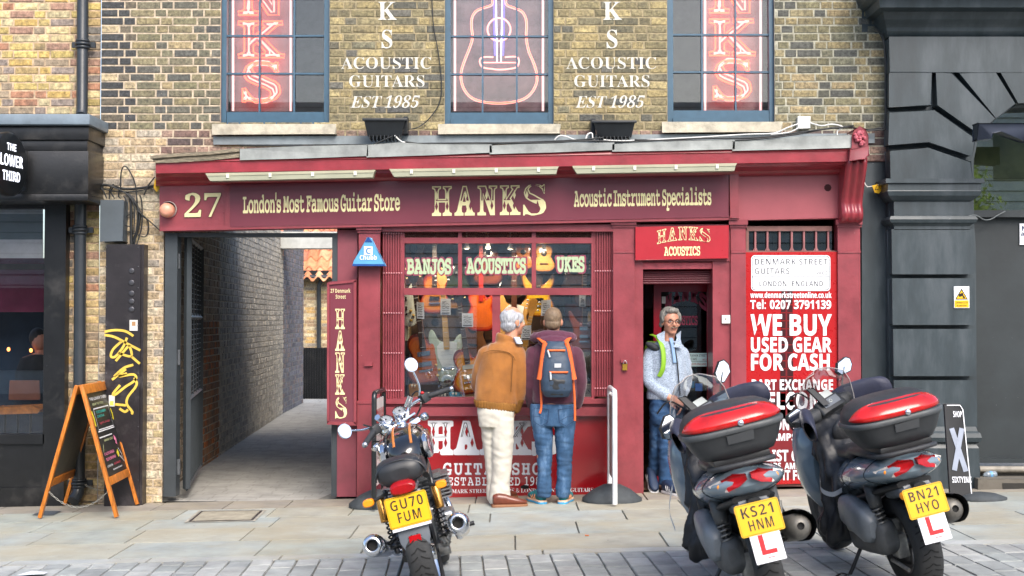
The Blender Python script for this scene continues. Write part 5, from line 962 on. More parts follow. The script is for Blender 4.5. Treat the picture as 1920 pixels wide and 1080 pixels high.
MBAT = mat('cream_batten', '#a19e86', .5, var=.08, dirt=.2, dirtcol=(.4,.36,.22), ds=8)
MDIF = mat('clear_diffuser', '#9a9b86', .25, var=.05, coat=.3)
for k, (x0, y0, x1, y1) in enumerate(((385, 325, 704, 318.5), (730, 317, 1048, 312), (1073, 311, 1382, 306))):
    t = thing('fluorescent_light', ['unlit strip light over the house number end of the fascia', 'unlit strip light over the middle of the fascia', 'unlit strip light over the door end of the fascia'][k], 'strip light', P((x0+x1)/2, y0+16, -.36), 'strip lights under the cornice')
    mb = MB(); mb.px([(x0,y0),(x1,y1),(x1-3,y1+5),(x0+3,y0+5)], -.44, -.34); part(mb, 'housing', MBAT, t, bevel=.004)
    mb = MB(); mb.px([(x0+3,y0+5),(x1-3,y1+5),(x1-5,y1+14),(x0+9,y0+14)], -.435, -.35); part(mb, 'diffuser', MDIF, t, bevel=.012, seg=3)
    for j in range(4):
        f_ = .13+.25*j; x = x0+(x1-x0)*f_; y = y0+(y1-y0)*f_; mb = MB(); mb.rect(x-2.5, y+2, x+2.5, y+9, -.447, -.43); part(mb, 'clip', mat('clip_white', '#e4e2d4', .5), t)
for k, (x0, x1, y0, y1) in enumerate(((679, 763, 222, 258), (1110, 1194, 226, 260))):
    t = thing('floodlight', 'black floodlight above the fascia with %s' % ('a thin wire running up the bricks' if k == 0 else 'a knot of white cables beneath'), 'floodlight', P((x0+x1)/2, y1, -.3), 'black floodlights')
    mb = MB(); mb.loft([[P(a, b, y) for a, b, y in ((x0, y0, -.42), (x1, y0, -.42), (x1, y0-1, -.12), (x0, y0-1, -.12))], [P(a, b, y) for a, b, y in ((x0, y0+4, -.42), (x1, y0+4, -.42), (x1, y0+4, -.12), (x0, y0+4, -.12))],
        [P(a, b, y) for a, b, y in ((x0+4, y0+5, -.40), (x1-4, y0+5, -.40), (x1-4, y0+5, -.13), (x0+4, y0+5, -.13))], [P(a, b, y) for a, b, y in ((x0+10, y1-3, -.36), (x1-10, y1-3, -.36), (x1-10, y1-3, -.16), (x0+10, y1-3, -.16))], [P(a, b, y) for a, b, y in ((x0+14, y1, -.33), (x1-14, y1, -.33), (x1-14, y1, -.18), (x0+14, y1, -.18))]], sm=False)
    part(mb, 'housing', mat('lamp_black', '#22262a', .4, var=.2, vs=9, chips=.1), t, bevel=.006)
    mb = MB()
    for j in range(9): x = x0+14+j*(x1-x0-28)/8; mb.rect(x-.8, y1-5, x+.8, y1+2, -.37, -.15)
    part(mb, 'cooling_fin', mat('lamp_black', '#22262a'), t)
    mb = MB(); q = P(x0+2 if k else x1-2, y0+8, -.1); mb.box(q.x-.02, q.x+.02, -.14, .0, q.z-.1, q.z+.05); part(mb, 'bracket', mat('lamp_black', '#22262a'), t)
MWC = mat('white_cable', '#d6d6d2', .5)
run = thing('cable_run', 'black cables lying along the lead capping and up beside the black building', 'cables', P(1000, 268, -.38))
for L in ([(449,272),(600,274),(700,275),(760,270),(900,268),(1020,268),(1100,264),(1180,266),(1300,260),(1420,258),(1500,248),(1560,240),(1600,236)], [(690,276),(720,262),(735,256)], [(760,266),(820,271),(1000,266),(1090,262),(1130,258)], [(1190,262),(1280,264),(1400,262),(1480,254),(1540,243),(1590,238)],
          [(1590,238),(1625,243),(1648,240),(1659,232),(1660,150),(1657,80),(1640,50)], [(1625,245),(1650,243),(1662,233),(1663,140),(1655,62)]):
    mb = MB(); mb.tube(crv([P(a, b, -.1 if a > 1590 else -.38) for a, b in L], 4), .008, 6); part(mb, 'cable', MCAB, run)
run = thing('cable_run', 'white cables straggling along the lead to the junction box', 'cables', P(1300, 260, -.36))
for L in ([(1130,262),(1170,264),(1300,258),(1400,252),(1450,250),(1475,240),(1500,231)], [(1040,262),(1048,255),(1062,256),(1078,262),(1100,262)], [(1518,230),(1540,236),(1560,233),(1580,238),(1570,246),(1572,258),(1585,260),(1592,252)], [(1445,252),(1480,248),(1500,238)], [(1098,262),(1102,252),(1110,250),(1112,262),(1122,264)], [(740,254),(752,265),(764,268)]):
    mb = MB(); mb.tube(crv([P(a, b, -.36) for a, b in L], 4), .007, 6); part(mb, 'cable', MWC, run)
mb = MB(); mb.tube(crv([P(808,-60,-.02), P(812,40,-.02), P(822,100,-.02), P(828,160,-.02), P(823,195,-.02), P(805,222,-.03), P(785,238,-.05), P(765,243,-.12)], 5), .005, 6); solo(mb, 'lamp_cable', MCAB, 'thin black wire curving down the bricks to the left floodlight', 'cable')
mb = MB(); mb.rect(1497, 219, 1519, 240, -.07, -.001); solo(mb, 'junction_box', mat('white_plastic', '#dcdcd6', .5), 'white square junction box on the bricks above the corbel', 'junction box', bevel=.005)
mb = MB(); mb.tube(crv([P(1620,340,-.02), P(1626,350,-.03), P(1640,348,-.05), P(1655,344,-.1), P(1663,338,-.2)], 4), .005, 6); solo(mb, 'white_wire', MWC, 'short white wire slung from the corbel to the black pier', 'wire')
t = thing('warning_tag', 'yellow electrical warning tag hanging from the white wire', 'tag', P(1647, 362, -.06))
mb = MB(); mb.px([(1635,348),(1656,343),(1659,355),(1655,361),(1652,358),(1648,363),(1640,361),(1637,353)], -.07, -.066); part(mb, 'tag', mat('tag_yellow', '#d8a800', .5), t)
mb = MB(); a = [P(x, y, -.0715) for x, y in ((1641,356),(1651,354),(1645,346),(1641,356))]; stroke(mb, a, .005, (0,-1,0)); part(mb, 'symbol', MBLK, t)
mb = MB(); mb.tube(crv([P(1816,405,-.22), P(1830,404,-.2), P(1845,412,-.1), P(1858,411,-.06), P(1870,404,-.05), P(1885,396,-.05)], 4), .006, 6); solo(mb, 'grey_cable', mat('grey_cable', '#6a6f70', .6), 'grey cable drooping from the pier moulding to the window ledge', 'cable')
t = thing('warning_sign', 'small white and yellow camera warning sign on the black pier', 'sign', P(1803, 578, -.2))
mb = MB(); mb.rect(1789, 537, 1817.5, 577.5, -.212, -.2, 0); part(mb, 'plate', MWHT, t)
mb = MB(); mb.rect(1790, 563, 1816.5, 576.5, -.214, -.212, 0); mb.px([(1803,541),(1815,561.5),(1791,561.5)], -.214, -.212, 1); mb.px([(1803,544.5),(1812.5,560),(1793.5,560)], -.216, -.214, 0); mb.px([(1797,552),(1805,549),(1807,554),(1799,557)], -.218, -.216, 1); mb.px([(1805,555),(1808,555),(1810,559),(1806,559)], -.218, -.216, 1)
ptext(mb, '24 hour CCTV', 'sans', 1792, 569, 1815, 3.4, -.2155, mi=1, off=-.02); ptext(mb, 'in operation', 'sans', 1794, 574.5, 1813, 3.4, -.2155, mi=1, off=-.02)
part(mb, 'print', [mat('warn_yellow', '#e3b505', .5), MBLK], t)
t = thing('notice_sign', 'white notice with dark letters cut off by the right edge', 'sign', P(1925, 460, .05))
mb = MB(); mb.rect(1912, 419, 1990, 459, .045, .058, 0); part(mb, 'plate', MWHT, t)
mb = MB(); ptext(mb, 'No', 'sans', 1915, 433, 1934, 9, .043); ptext(mb, 'at', 'sans', 1914, 442, 1926, 8, .043); part(mb, 'print', mat('navy_print', '#1f2a55', .5), t)
t = thing('wall_lamp', 'dark metal lamp arm reaching in front of the right hand window', 'lamp', P(1880, 262, -.6))
mb = MB(); mb.px([(1834,231),(2000,231),(2000,268),(1920,262),(1876,247),(1862,250),(1858,258),(1834,261)], -.72, -.60); part(mb, 'arm', mat('blue_black_metal', '#1b2230', .22, metal=.6, var=.15), t, bevel=.008)
mb = MB(); mb.rect(1838, 252, 1858, 261, -.71, -.61); part(mb, 'lamp_glass', mat('frosted', '#7d848c', .3), t)
mb = MB(); mb.rect(1354, 591, 1369, 606, -.085, -.06, 0); mb.ell(P(1361, 598, -.087), (.007, .004, .012), 8, 6, 1); solo(mb, 'key_switch', [mat('white_plastic', '#dcdcd6'), mat('brass_dark', '#6a5a40', .4)], 'small white key switch box on the jamb right of the door', 'switch', bevel=.003)
for px_, py_, lab in ((1172, 684, 'brass padlock on the pilaster left of the doorway'), ):
    t = thing('padlock', lab, 'padlock', P(px_, py_+10, -.1))
    mb = MB(); mb.rect(px_-4, py_-1, px_+4, py_+10, -.125, -.10); part(mb, 'body', mat('brass', '#b8923e', .35, metal=.8), t, bevel=.003)
    mb = MB(); a = P(px_, py_-1, -.112); mb.tube([a+V((.015*math.cos(q), 0, .03*math.sin(q)+.004)) for q in [i*math.pi/8 for i in range(9)]], .004, 6); part(mb, 'shackle', mat('steel', '#b9bcc0', .3, metal=.9), t)
    mb = MB(); mb.rect(px_-8, py_-10, px_+5, py_-4, -.115, -.085); part(mb, 'hasp', MRED, t)
mb = MB(); mb.rect(684, 678, 698, 686, -.118, -.088); solo(mb, 'hasp_plate', MRED, 'painted over hasp on the pilaster beside the vertical sign', 'hasp', bevel=.004)
# red poster panel
t = thing('poster_panel', 'tall red and maroon advertising panel with white lettering right of the door', 'poster', P(1484, 912, -.05))
mb = MB(); mb.px([(1398,473),(1570,472),(1570,905),(1400,910)], -.062, -.036, 0); part(mb, 'panel', mat('poster_red', '#a81519', .28, var=.04, coat=.2), t)
mb = MB(); YQ = -.064
def disc(cx, cy, rx, ry, y, n=26): return [P(cx+rx*math.cos(2*math.pi*i/n), cy+ry*math.sin(2*math.pi*i/n), y) for i in range(n)]
def face(mb, pts, mi): mb.poly([pts], mi, want=V((0,-1,0)))
face(mb, [P(a, b, YQ) for a, b in ((1401,760),(1430,722),(1460,712),(1510,712),(1545,726),(1568,770),(1568,870),(1540,892),(1484,898),(1430,894),(1402,880))], 0)
face(mb, [P(a, b, YQ-.0008) for a, b in ((1465,546),(1486,546),(1488,790),(1462,790))], 1)
face(mb, disc(1478, 760, 30, 26, YQ-.0008), 1); mb.add([P(a, b, YQ-.0016) for a, b in ((1473,546),(1476,546),(1476,780),(1473,780))], [(3,2,1,0)], 0)
for k in range(14): mb.add([P(a, b, YQ-.0016) for a, b in ((1464,556+k*15),(1487,556+k*15),(1487,557+k*15),(1464,557+k*15))], [(3,2,1,0)], 2)
part(mb, 'guitar_print', [mat('poster_maroon', '#731a20', .3, coat=.2), mat('poster_dark', '#3a1216', .3), mat('poster_mid', '#a3141a', .3)], t)
def rrect(x0, y0, x1, y1, r, y):
    o = []
    for cx, cy, a0 in ((x1-r, y0+r, -90), (x1-r, y1-r, 0), (x0+r, y1-r, 90), (x0+r, y0+r, 180)):
        for k in range(5): a = math.radians(a0+k*22.5); o.append(P(cx+r*math.cos(a), cy+r*math.sin(a), y))
    return o
mb = MB(); face(mb, rrect(1408.5, 478.5, 1557, 545.5, 7, YQ-.002), 0); face(mb, rrect(1410, 480, 1555.5, 544, 6, YQ-.0028), 1); face(mb, rrect(1411, 481, 1554.5, 543, 5.5, YQ-.0036), 0); mb.rect(1411, 518.6, 1554.5, 519.8, YQ-.0046, YQ-.0037, 1)
YT = YQ-.0046
ptext(mb, 'DENMARK STREET', 'sans', 1414, 496.5, 1552, 11.5, YT, mi=1, off=-.035, sp=.06); ptext(mb, 'GUITARS', 'sans', 1414, 514, 1481, 11.5, YT, mi=1, off=-.035, sp=.06); ptext(mb, 'WC2', 'sans', 1531, 515, 1552, 6.5, YT, mi=1, off=-.03, sp=.06)
ptext(mb, 'LONDON', 'sans', 1423, 537, 1476, 10, YT, mi=1, off=-.025, sp=.06); ptext(mb, 'ENGLAND', 'sans', 1484, 537, 1544, 10, YT, mi=1, off=-.025, sp=.06); mb.rect(1478, 532, 1481, 533, YT, YT+.0005, 2)
part(mb, 'street_plate', [MWHT, mat('navy_black', '#1a1c28', .5), mat('notice_red', '#a03030')], t)
mb = MB(); YL2 = YQ-.003
for s_, x0, b_, x1, h_ in (('www.denmarkstreetonline.co.uk', 1407, 558.5, 1559, 10.5), ('T', 1407, 579, 1417, 16), ('el:', 1418, 579, 1437, 16), ('0207', 1443, 579, 1483, 16), ('3791139', 1488, 579, 1559, 16), ('WE BUY', 1408, 628.5, 1559, 38.5), ('USED GEAR', 1406, 660, 1559, 27), ('FOR CASH', 1406, 694, 1558, 30), ('PART EXCHANGE', 1408, 731, 1563, 19), ('WELCOME', 1407, 767, 1563, 31),
    ('ON GUITARS', 1452, 806, 1563, 20), ('AMPS & PARTS', 1447, 826, 1563, 13), ('LIST OWN', 1436, 864.5, 1536, 20.5), ('GUITARS, AMPS, EFFECTS', 1410, 879.5, 1563, 11.5), ('BOUGHT FOR CASH', 1411, 900, 1566, 18)):
    ptext(mb, s_, 'sans', x0, b_, x1, h_, YL2, off=.02)
part(mb, 'lettering', MWHT, t)
# ---------------------------------------------------------------- instruments behind the display window
LPS = [(0,0),(-.22,.02),(-.36,.15),(-.37,.30),(-.28,.47),(-.24,.58),(-.29,.72),(-.28,.86),(-.19,.96),(-.07,.97),(.05,.93),(.09,.84),(.14,.77),(.21,.82),(.28,.83),(.31,.75),(.26,.60),(.28,.47),(.37,.30),(.36,.15),(.22,.02)]
STR = [(0,.02),(-.2,.0),(-.34,.1),(-.38,.25),(-.30,.45),(-.27,.55),(-.34,.75),(-.36,.92),(-.31,1.05),(-.24,1.02),(-.17,.86),(-.07,.80),(.07,.80),(.15,.80),(.21,.88),(.29,.93),(.34,.85),(.32,.68),(.27,.52),(.30,.42),(.38,.25),(.34,.1),(.2,.0)]
ACO = [(0,0),(-.25,.02),(-.39,.14),(-.40,.28),(-.30,.48),(-.27,.58),(-.31,.74),(-.28,.90),(-.15,.99),(0,1),(.15,.99),(.28,.90),(.31,.74),(.27,.58),(.30,.48),(.40,.28),(.39,.14),(.25,.02)]
SGS = [(0,.0),(-.2,.02),(-.34,.12),(-.36,.28),(-.28,.45),(-.30,.62),(-.37,.80),(-.39,.98),(-.33,1.0),(-.24,.86),(-.14,.76),(0,.72),(.14,.76),(.24,.86),(.33,1.0),(.39,.98),(.37,.80),(.30,.62),(.28,.45),(.36,.28),(.34,.12),(.2,.02)]
SHAPES = dict(lp=LPS, strat=STR, ac=ACO, sg=SGS)
MGB = mat('guitar_lacquer', '#ffffff', .15, attr=True, var=.10, vs=9, coat=.6, stretch=(6,1,1))
MNK = mat('guitar_neck_wood', '#ffffff', .4, attr=True, var=.12, vs=20)
MCHR = mat('chrome', '#d8dade', .10, metal=1, var=.03)
MPLA = mat('guitar_plastic', '#ffffff', .25, attr=True, var=.04)
def guitar(name, label, cat, cx, cy, y, hp, tilt, shape, cols, neck=1.15, board='#3a2418', wood='#8a5a34', guard=None, hole=False, pick='chrome', head='#1c1512', tuner='#c9b27a', fret=True, back=False, group=None, depth=.045):
    s = hp/F*(y-CY); O = P(cx, cy, y); a = math.radians(tilt); u = V((math.cos(a), 0, math.sin(a))); v = V((-math.sin(a), 0, math.cos(a)))
    def L(x, z, d=0): return O+u*(x*s)+v*((z-.5)*s)+V((0, -d, 0))
    t = thing(name, label, cat, P(cx, cy+hp/2, y), group)
    out = crv([V((p[0], p[1], 0)) for p in SHAPES[shape]], 3, True); n = len(out); cen = V((0, .42, 0)); mb = MB()
    cc = [hx(c) if isinstance(c, str) else c for c in cols]
    rings = [(1.0, -depth, 2), (1.0, -.004, 2), (.975, 0, 2), (.90, .002, 2), (.78, .004, 1), (.55, .006, 0), (.25, .007, 0)]
    pr = None
    for k, d, ci in rings:
        r = [L(*(cen+(p-cen)*k).xy, d) for p in out]
        if pr: mb.loft([pr, r], 0, True, (False, False), True, cc[ci])
        pr = r
    mb.add(pr, [tuple(range(n))], 0, True, cc[0])
    part(mb, 'body', MGB, t, wn=True)
    tz = .80 if shape != 'ac' else .97; nw = .062 if shape != 'ac' else .075
    if back: nw = .055
    mb = MB(); top = tz+neck
    mb.prism([L(-nw, tz-.12, .02), L(nw, tz-.12, .02), L(nw*.75, top, .03), L(-nw*.75, top, .03)], (0,.035,0), 0, hx(wood))
    if not back:
        mb.prism([L(-nw*.9, tz-(.16 if shape != 'ac' else .12), .026), L(nw*.9, tz-(.16 if shape != 'ac' else .12), .026), L(nw*.7, top, .036), L(-nw*.7, top, .036)], (0,.004,0), 0, hx(board))
        if fret:
            for k in range(9):
                zf = tz-.1+(neck+.08)*(1-.87**(k*1.6))*1.15
                if zf < top-.02: mb.prism([L(-nw*.75, zf, .04), L(nw*.75, zf, .04), L(nw*.75, zf+.008, .04), L(-nw*.75, zf+.008, .04)], (0,.004,0), 0, (.6,.58,.5))
    part(mb, 'neck', MNK, t)
    mb = MB(); hw = .10
    mb.prism([L(-nw*.8, top, .03), L(nw*.8, top, .03), L(hw, top+.08, .03), L(hw*.8, top+.32, .03), L(0, top+.36, .03), L(-hw*.8, top+.32, .03), L(-hw, top+.08, .03)], (0,.02,0), 0, hx(head))
    for k in range(3):
        for sgn in (-1, 1): mb.ell(L(sgn*(hw+.03), top+.10+.09*k, .025), (.028*s, .015, .022*s), 8, 6, 0, None, hx(tuner))
    part(mb, 'headstock', MNK, t)
    if guard:
        mb = MB(); g = [(-.20,.72),(-.10,.80),(.08,.80),(.22,.76),(.18,.55),(.24,.40),(.22,.25),(.08,.22),(-.12,.30),(-.20,.50)]
        mb.prism([L(a_, b_, .011) for a_, b_ in g], (0,.004,0), 0, hx(guard)); part(mb, 'pickguard', MPLA, t)
    if hole:
        mb = MB(); mb.lathe([(.0, .009),(.105*s,.009),(.115*s,.008)], L(0, .68), (0,-1,0), 20, 0, col=(.02,.015,.01)); part(mb, 'sound_hole', MPLA, t)
        mb = MB(); mb.prism([L(-.16, .26, .016), L(.16, .26, .016), L(.15, .31, .016), L(-.15, .31, .016)], (0,.01,0), 0, (.03,.02,.015)); part(mb, 'bridge', MPLA, t)
    elif not back:
        for zz_ in (.58, .38):
            mb = MB(); mb.prism([L(-.12, zz_-.04, .02), L(.12, zz_-.04, .02), L(.12, zz_+.04, .02), L(-.12, zz_+.04, .02)], (0,.012,0)); part(mb, 'pickup', MCHR if pick == 'chrome' else mat('pickup_'+pick, dict(cream='#ded6bd', black='#181818', white='#e9e9e6')[pick], .3), t, bevel=.002)
        mb = MB(); mb.prism([L(-.13, .24, .022), L(.13, .24, .022), L(.13, .275, .022), L(-.13, .275, .022)], (0,.014,0)); part(mb, 'bridge', MCHR, t, bevel=.002)
        mb = MB()
        for k in range(3): mb.lathe([(.03*s,0),(.028*s,.02),(0,.022)], L(.2+.05*(k % 2), .33-.1*k, .01), (0,-1,0), 10)
        part(mb, 'knob', mat('amber_knob', '#caa45a', .3), t)
    return t
EG = 'electric guitars on show in the window'
guitar('electric_guitar', 'orange brown hollow body guitar with f hole at the left end of the display', 'guitar', 796, 671, .30, 98, 8, 'lp', ('#c8651c','#b8531a','#6a2410'), group=EG, depth=.09)
guitar('electric_guitar', 'pale mint green guitar with white pickguard and maple neck', 'guitar', 839, 668, .30, 92, 4, 'strat', ('#bcc9b6','#bcc9b6','#b2c0ac'), guard='#eef0ec', board='#d9a95c', wood='#d9a95c', head='#d9a95c', pick='white', tuner='#c8c8c8', group=EG)
guitar('electric_guitar', 'cherry and amber sunburst single cut guitar standing behind the jacketed man', 'guitar', 879, 695, .26, 88, 8, 'lp', ('#f0a01c','#d8650f','#7a1a0c'), pick='cream', board='#4a2e1e', head='#15110f', group=EG)
guitar('electric_guitar', 'red and orange sunburst guitar hanging behind the BANJOS lettering', 'guitar', 815, 550, .55, 76, 0, 'lp', ('#cc7c22','#b85216','#7c2014'), pick='black', guard=None, group=EG)
guitar('electric_guitar', 'glowing red and orange guitar hung back to front left of the centre mullion', 'guitar', 902, 580, .55, 82, 0, 'lp', ('#d8641e','#c84416','#9c1e12'), back=True, wood='#b32414', group=EG)
guitar('bass_guitar', 'natural wood bass with white pickguard above the grey haired man', 'guitar', 964, 597, .55, 86, 0, 'strat', ('#d9a45c','#d9a45c','#c48a48'), guard='#eceae4', board='#5a2f1c', pick='black', group=EG, neck=1.4)
guitar('electric_guitar', 'yellow and brown sunburst guitar with pointed horns hanging under the ukuleles', 'guitar', 1009, 553, .60, 82, 0, 'sg', ('#d6a62a','#c4861c','#7c4818'), pick='black', group=EG)
guitar('electric_guitar', 'amber guitar with maple neck leaning between the two men at the window', 'guitar', 972, 712, .24, 84, -11, 'strat', ('#d99a34','#c98420','#8a4a14'), board='#e0a040', wood='#e0a040', head='#e0a040', pick='white', tuner='#d8d8d8', group=EG, neck=1.2)
guitar('electric_guitar', 'small brown double horned guitar at the right end of the display', 'guitar', 1096, 622, .30, 76, 0, 'sg', ('#a04a22','#96421e','#6e2c14'), pick='chrome', group=EG)
guitar('electric_guitar', 'white guitar half hidden at the left edge of the window', 'guitar', 752, 568, .45, 90, 2, 'strat', ('#d5d8cf','#d5d8cf','#c8ccc2'), group=EG)
UG = 'ukuleles hanging at the top of the window'
guitar('ukulele', 'dark tan ukulele hanging above the end of the ACOUSTICS lettering', 'ukulele', 981, 481, .50, 47, 0, 'ac', ('#b06a2c','#a5602a','#8a4c20'), hole=True, group=UG, neck=.9)
guitar('ukulele', 'light tan ukulele hanging left of the UKES lettering', 'ukulele', 1020, 484, .48, 50, 0, 'ac', ('#c98f48','#c58a44','#a86c30'), hole=True, group=UG, neck=.9)
guitar('acoustic_guitar', 'reddish mahogany small guitar hanging behind the ACOUSTICS lettering', 'guitar', 915, 501, .62, 66, 0, 'ac', ('#8a4420','#7c3a1c','#5a2612'), hole=True, neck=.8)
for i, (cx, cy, h_, c_, tl, lb) in enumerate(((776, 478, 70, '#7a5030', 6, 'dark brown'), (858, 525, 60, '#4a5a3a', 0, 'green bodied'), (956, 530, 60, '#6a5548', 0, 'grey brown'), (1078, 520, 66, '#7a5436', 3, 'brown edged'), (885, 630, 76, '#8a5a36', -6, 'shadowy brown'), (816, 616, 64, '#6a5a4a', 0, 'grey and black'), (1102, 545, 60, '#5a3a28', -4, 'dark walnut'), (775, 520, 64, '#7a4a2a', 0, 'mid brown'))):
    guitar('acoustic_guitar', lb+' guitar in the dim back row of the window display', 'guitar', cx, cy, 1.2, h_, tl, 'ac', (c_, c_, c_), hole=True, group='guitars in the back row', fret=False)
MTAG = mat('price_card', '#dcdde2', .6, var=.05); MINK = mat('ink', '#26262c', .7)
for x0, y0, x1, y1, sk, lb in ((781,566,795,597,2,'on the hollow body guitar'),(826,560,845,590,0,'on the mint green guitar'),(866,587,887,613,1,'under the black gold tuned headstock'),(1015,563,1033,592,-2,'beside the yellow sunburst guitar'),(977,611,996,638,-2,'between the heads of the two men'),(1086,553,1098,575,0,'on the small brown guitar')):
    t = thing('price_tag', 'white handwritten price card '+lb, 'price tag', P((x0+x1)/2, y1, .2), 'price cards on guitars')
    mb = MB(); mb.px([(x0,y0),(x1,y0+sk*.6),(x1+sk*.3,y1+sk*.6),(x0+sk*.3,y1)], .205, .208); part(mb, 'card', MTAG, t)
    mb = MB()
    for k in range(5):
        yy = y0+6+k*(y1-y0-12)/4.5; pts = [P(x0+3+(x1-x0-6)*j/7, yy+R.uniform(-1.2, 1.2), .203) for j in range(8 if k else 5)]; stroke(mb, pts, .0045, (0,-1,0))
    mb.px([(x0+2,y1-4),(x1-2,y1-4),(x1-2,y1-2),(x0+2,y1-2)], .2035, .2045); part(mb, 'handwriting', MINK, t)
MSPW = mat('white_lamp_metal', '#dcdcd6', .35)
for k, (x, y) in enumerate(((875, 466), (915, 466), (957, 467))):
    t = thing('spotlight', 'small white spotlight at the top of the window, %s of three' % ('left', 'middle', 'right')[k], 'spotlight', P(x, y, .35), 'white spotlights in the window')
    mb = MB(); a = P(x, y, .35); mb.lathe([(.010,.07),(.016,.06),(.018,.03),(.034,.0),(.030,-.002)], a, (0,0,1), 14); mb.tube([a+V((0,0,.07)), a+V((0,0,.16))], .006, 6); part(mb, 'shade', MSPW, t)
    mb = MB(); mb.ell(a+V((0,0,.004)), (.022,.022,.012), 10, 6); part(mb, 'bulb', mat('lit_bulb', (1,.85,.6), .4, var=0, emit=(1,.8,.5), es=5), t)
    ld = bpy.data.lights.new('spotlight_beam', 'SPOT'); ld.energy = 14; ld.spot_size = math.radians(130); ld.spot_blend = .6; ld.color = (1, .84, .62); ld.shadow_soft_size = .05
    lo = bpy.data.objects.new('beam', ld); COL.objects.link(lo); lo.location = (a.x+(-.25, 0, .25)[k]*1.2, .12, a.z+.06); lo.rotation_euler = (math.radians(24), 0, 0)
t = thing('amplifier', 'stack of black and cream amplifiers at the left end of the display', 'amplifier', P(764, 745, .6))
mb = MB(); mb.rect(745, 640, 776, 664, .5, .8); part(mb, 'amp_head', mat('black_tolex', '#1b1d22', .7, var=.2, vs=40), t, bevel=.006)
mb = MB(); mb.rect(742, 667, 772, 746, .5, .8); part(mb, 'cabinet', mat('dark_grille', '#23262c', .8, var=.3, vs=60), t, bevel=.006)
mb = MB(); mb.rect(752, 609, 764, 638, .5, .7); part(mb, 'small_amp', mat('cream_tolex', '#cfcdb4', .6), t, bevel=.005)
mb = MB(); mb.tube([P(769, 664, .45), P(764, 746, .45)], .008, 6); part(mb, 'stand', mat('steel', '#b9bcc0'), t)
def pedal(label, pts, col, k=2):
    t = thing('effect_pedal', label, 'pedal', P(sum(p[0] for p in pts)/4, pts[2][1], .2), 'effect pedals on the window floor')
    mb = MB(); mb.px(pts, .18, .3); part(mb, 'case', mat('pedal_'+label.split()[0], col, .35, var=.15, vs=14), t, bevel=.006)
    mb = MB()
    for j in range(k): q = pts[0]; x = q[0]+(pts[1][0]-q[0])*(j+1)/(k+1); mb.lathe([(.012,0),(.011,.02),(0,.022)], P(x, q[1]+3, .19), (0,-.5,1), 8)
    part(mb, 'knob', mat('knob_cream', '#e2ddd0', .3), t)
pedal('tan wooden pedal with two knobs on the window floor', [(767,722),(783,722),(788,747),(770,747)], '#b07c3c'); pedal('turquoise pedal on the window floor beside the jacketed man', [(843,737),(861,737),(866,748),(845,748)], '#3f9cc0')
pedal('navy pedal on the window floor under the mirror', [(791,737),(808,737),(810,748),(790,748)], '#2a3350', 3); pedal('black rounded pedal on the window floor next to the turquoise one', [(817,739),(840,739),(842,748),(815,748)], '#26292c', 3)
t = thing('amplifier', 'small white panelled amplifier at the right end of the window floor', 'amplifier', P(1100, 742, .3))
mb = MB(); mb.rect(1093, 722, 1115, 743, .2, .4); part(mb, 'case', mat('pale_case', '#b9bcb8', .5, var=.3, vs=20), t, bevel=.004)
mb = MB(); ptext(mb, 'TS', 'serif', 1096, 738, 1107, 9, .197); part(mb, 'lettering', MINK, t)
t = thing('drum', 'pale drum shell with chrome hoop in the right corner of the window', 'drum', P(1100, 742, .7))
mb = MB(); mb.lathe([(.22,-.1),(.22,.1),(.0,.1)], P(1092, 690, .75), (-.3,-1,0), 28); part(mb, 'shell', mat('drum_grey', '#4a4a48', .4), t)
mb = MB(); mb.tube([P(1092, 690, .63)+V((.225*math.cos(a), 0, .225*math.sin(a))) for a in [i*math.pi/16 for i in range(32)]], .008, 6, True); part(mb, 'hoop', MCHR, t)
# dim things inside the doorway
mb = MB(); mb.px([(1207,540),(1215,530),(1226,540),(1224,575),(1210,578)], .9, .95); solo(mb, 'hanging_guitar', mat('dark_cherry', '#5a1420', .3, coat=.4), 'dark cherry guitar body hanging inside the doorway', 'guitar', bevel=.01)
t = thing('stool', 'dark stool standing inside the doorway behind the man', 'stool', P(1216, 915, 1.0))
mb = MB(); mb.lathe([(0,.03),(.17,.03),(.18,0),(0,0)], P(1216, 812, 1.0), (0,0,1), 20); part(mb, 'seat', mat('black_vinyl2', '#17171a', .5), t)
mb = MB()
for a in range(4): c_ = P(1216, 812, 1.0); q = V((math.cos(a*1.57+.7), math.sin(a*1.57+.7), 0)); mb.tube([c_+q*.1, c_+q*.19-V((0,0,c_.z-.06))], .012, 6)
part(mb, 'leg', mat('steel', '#b9bcc0'), t)
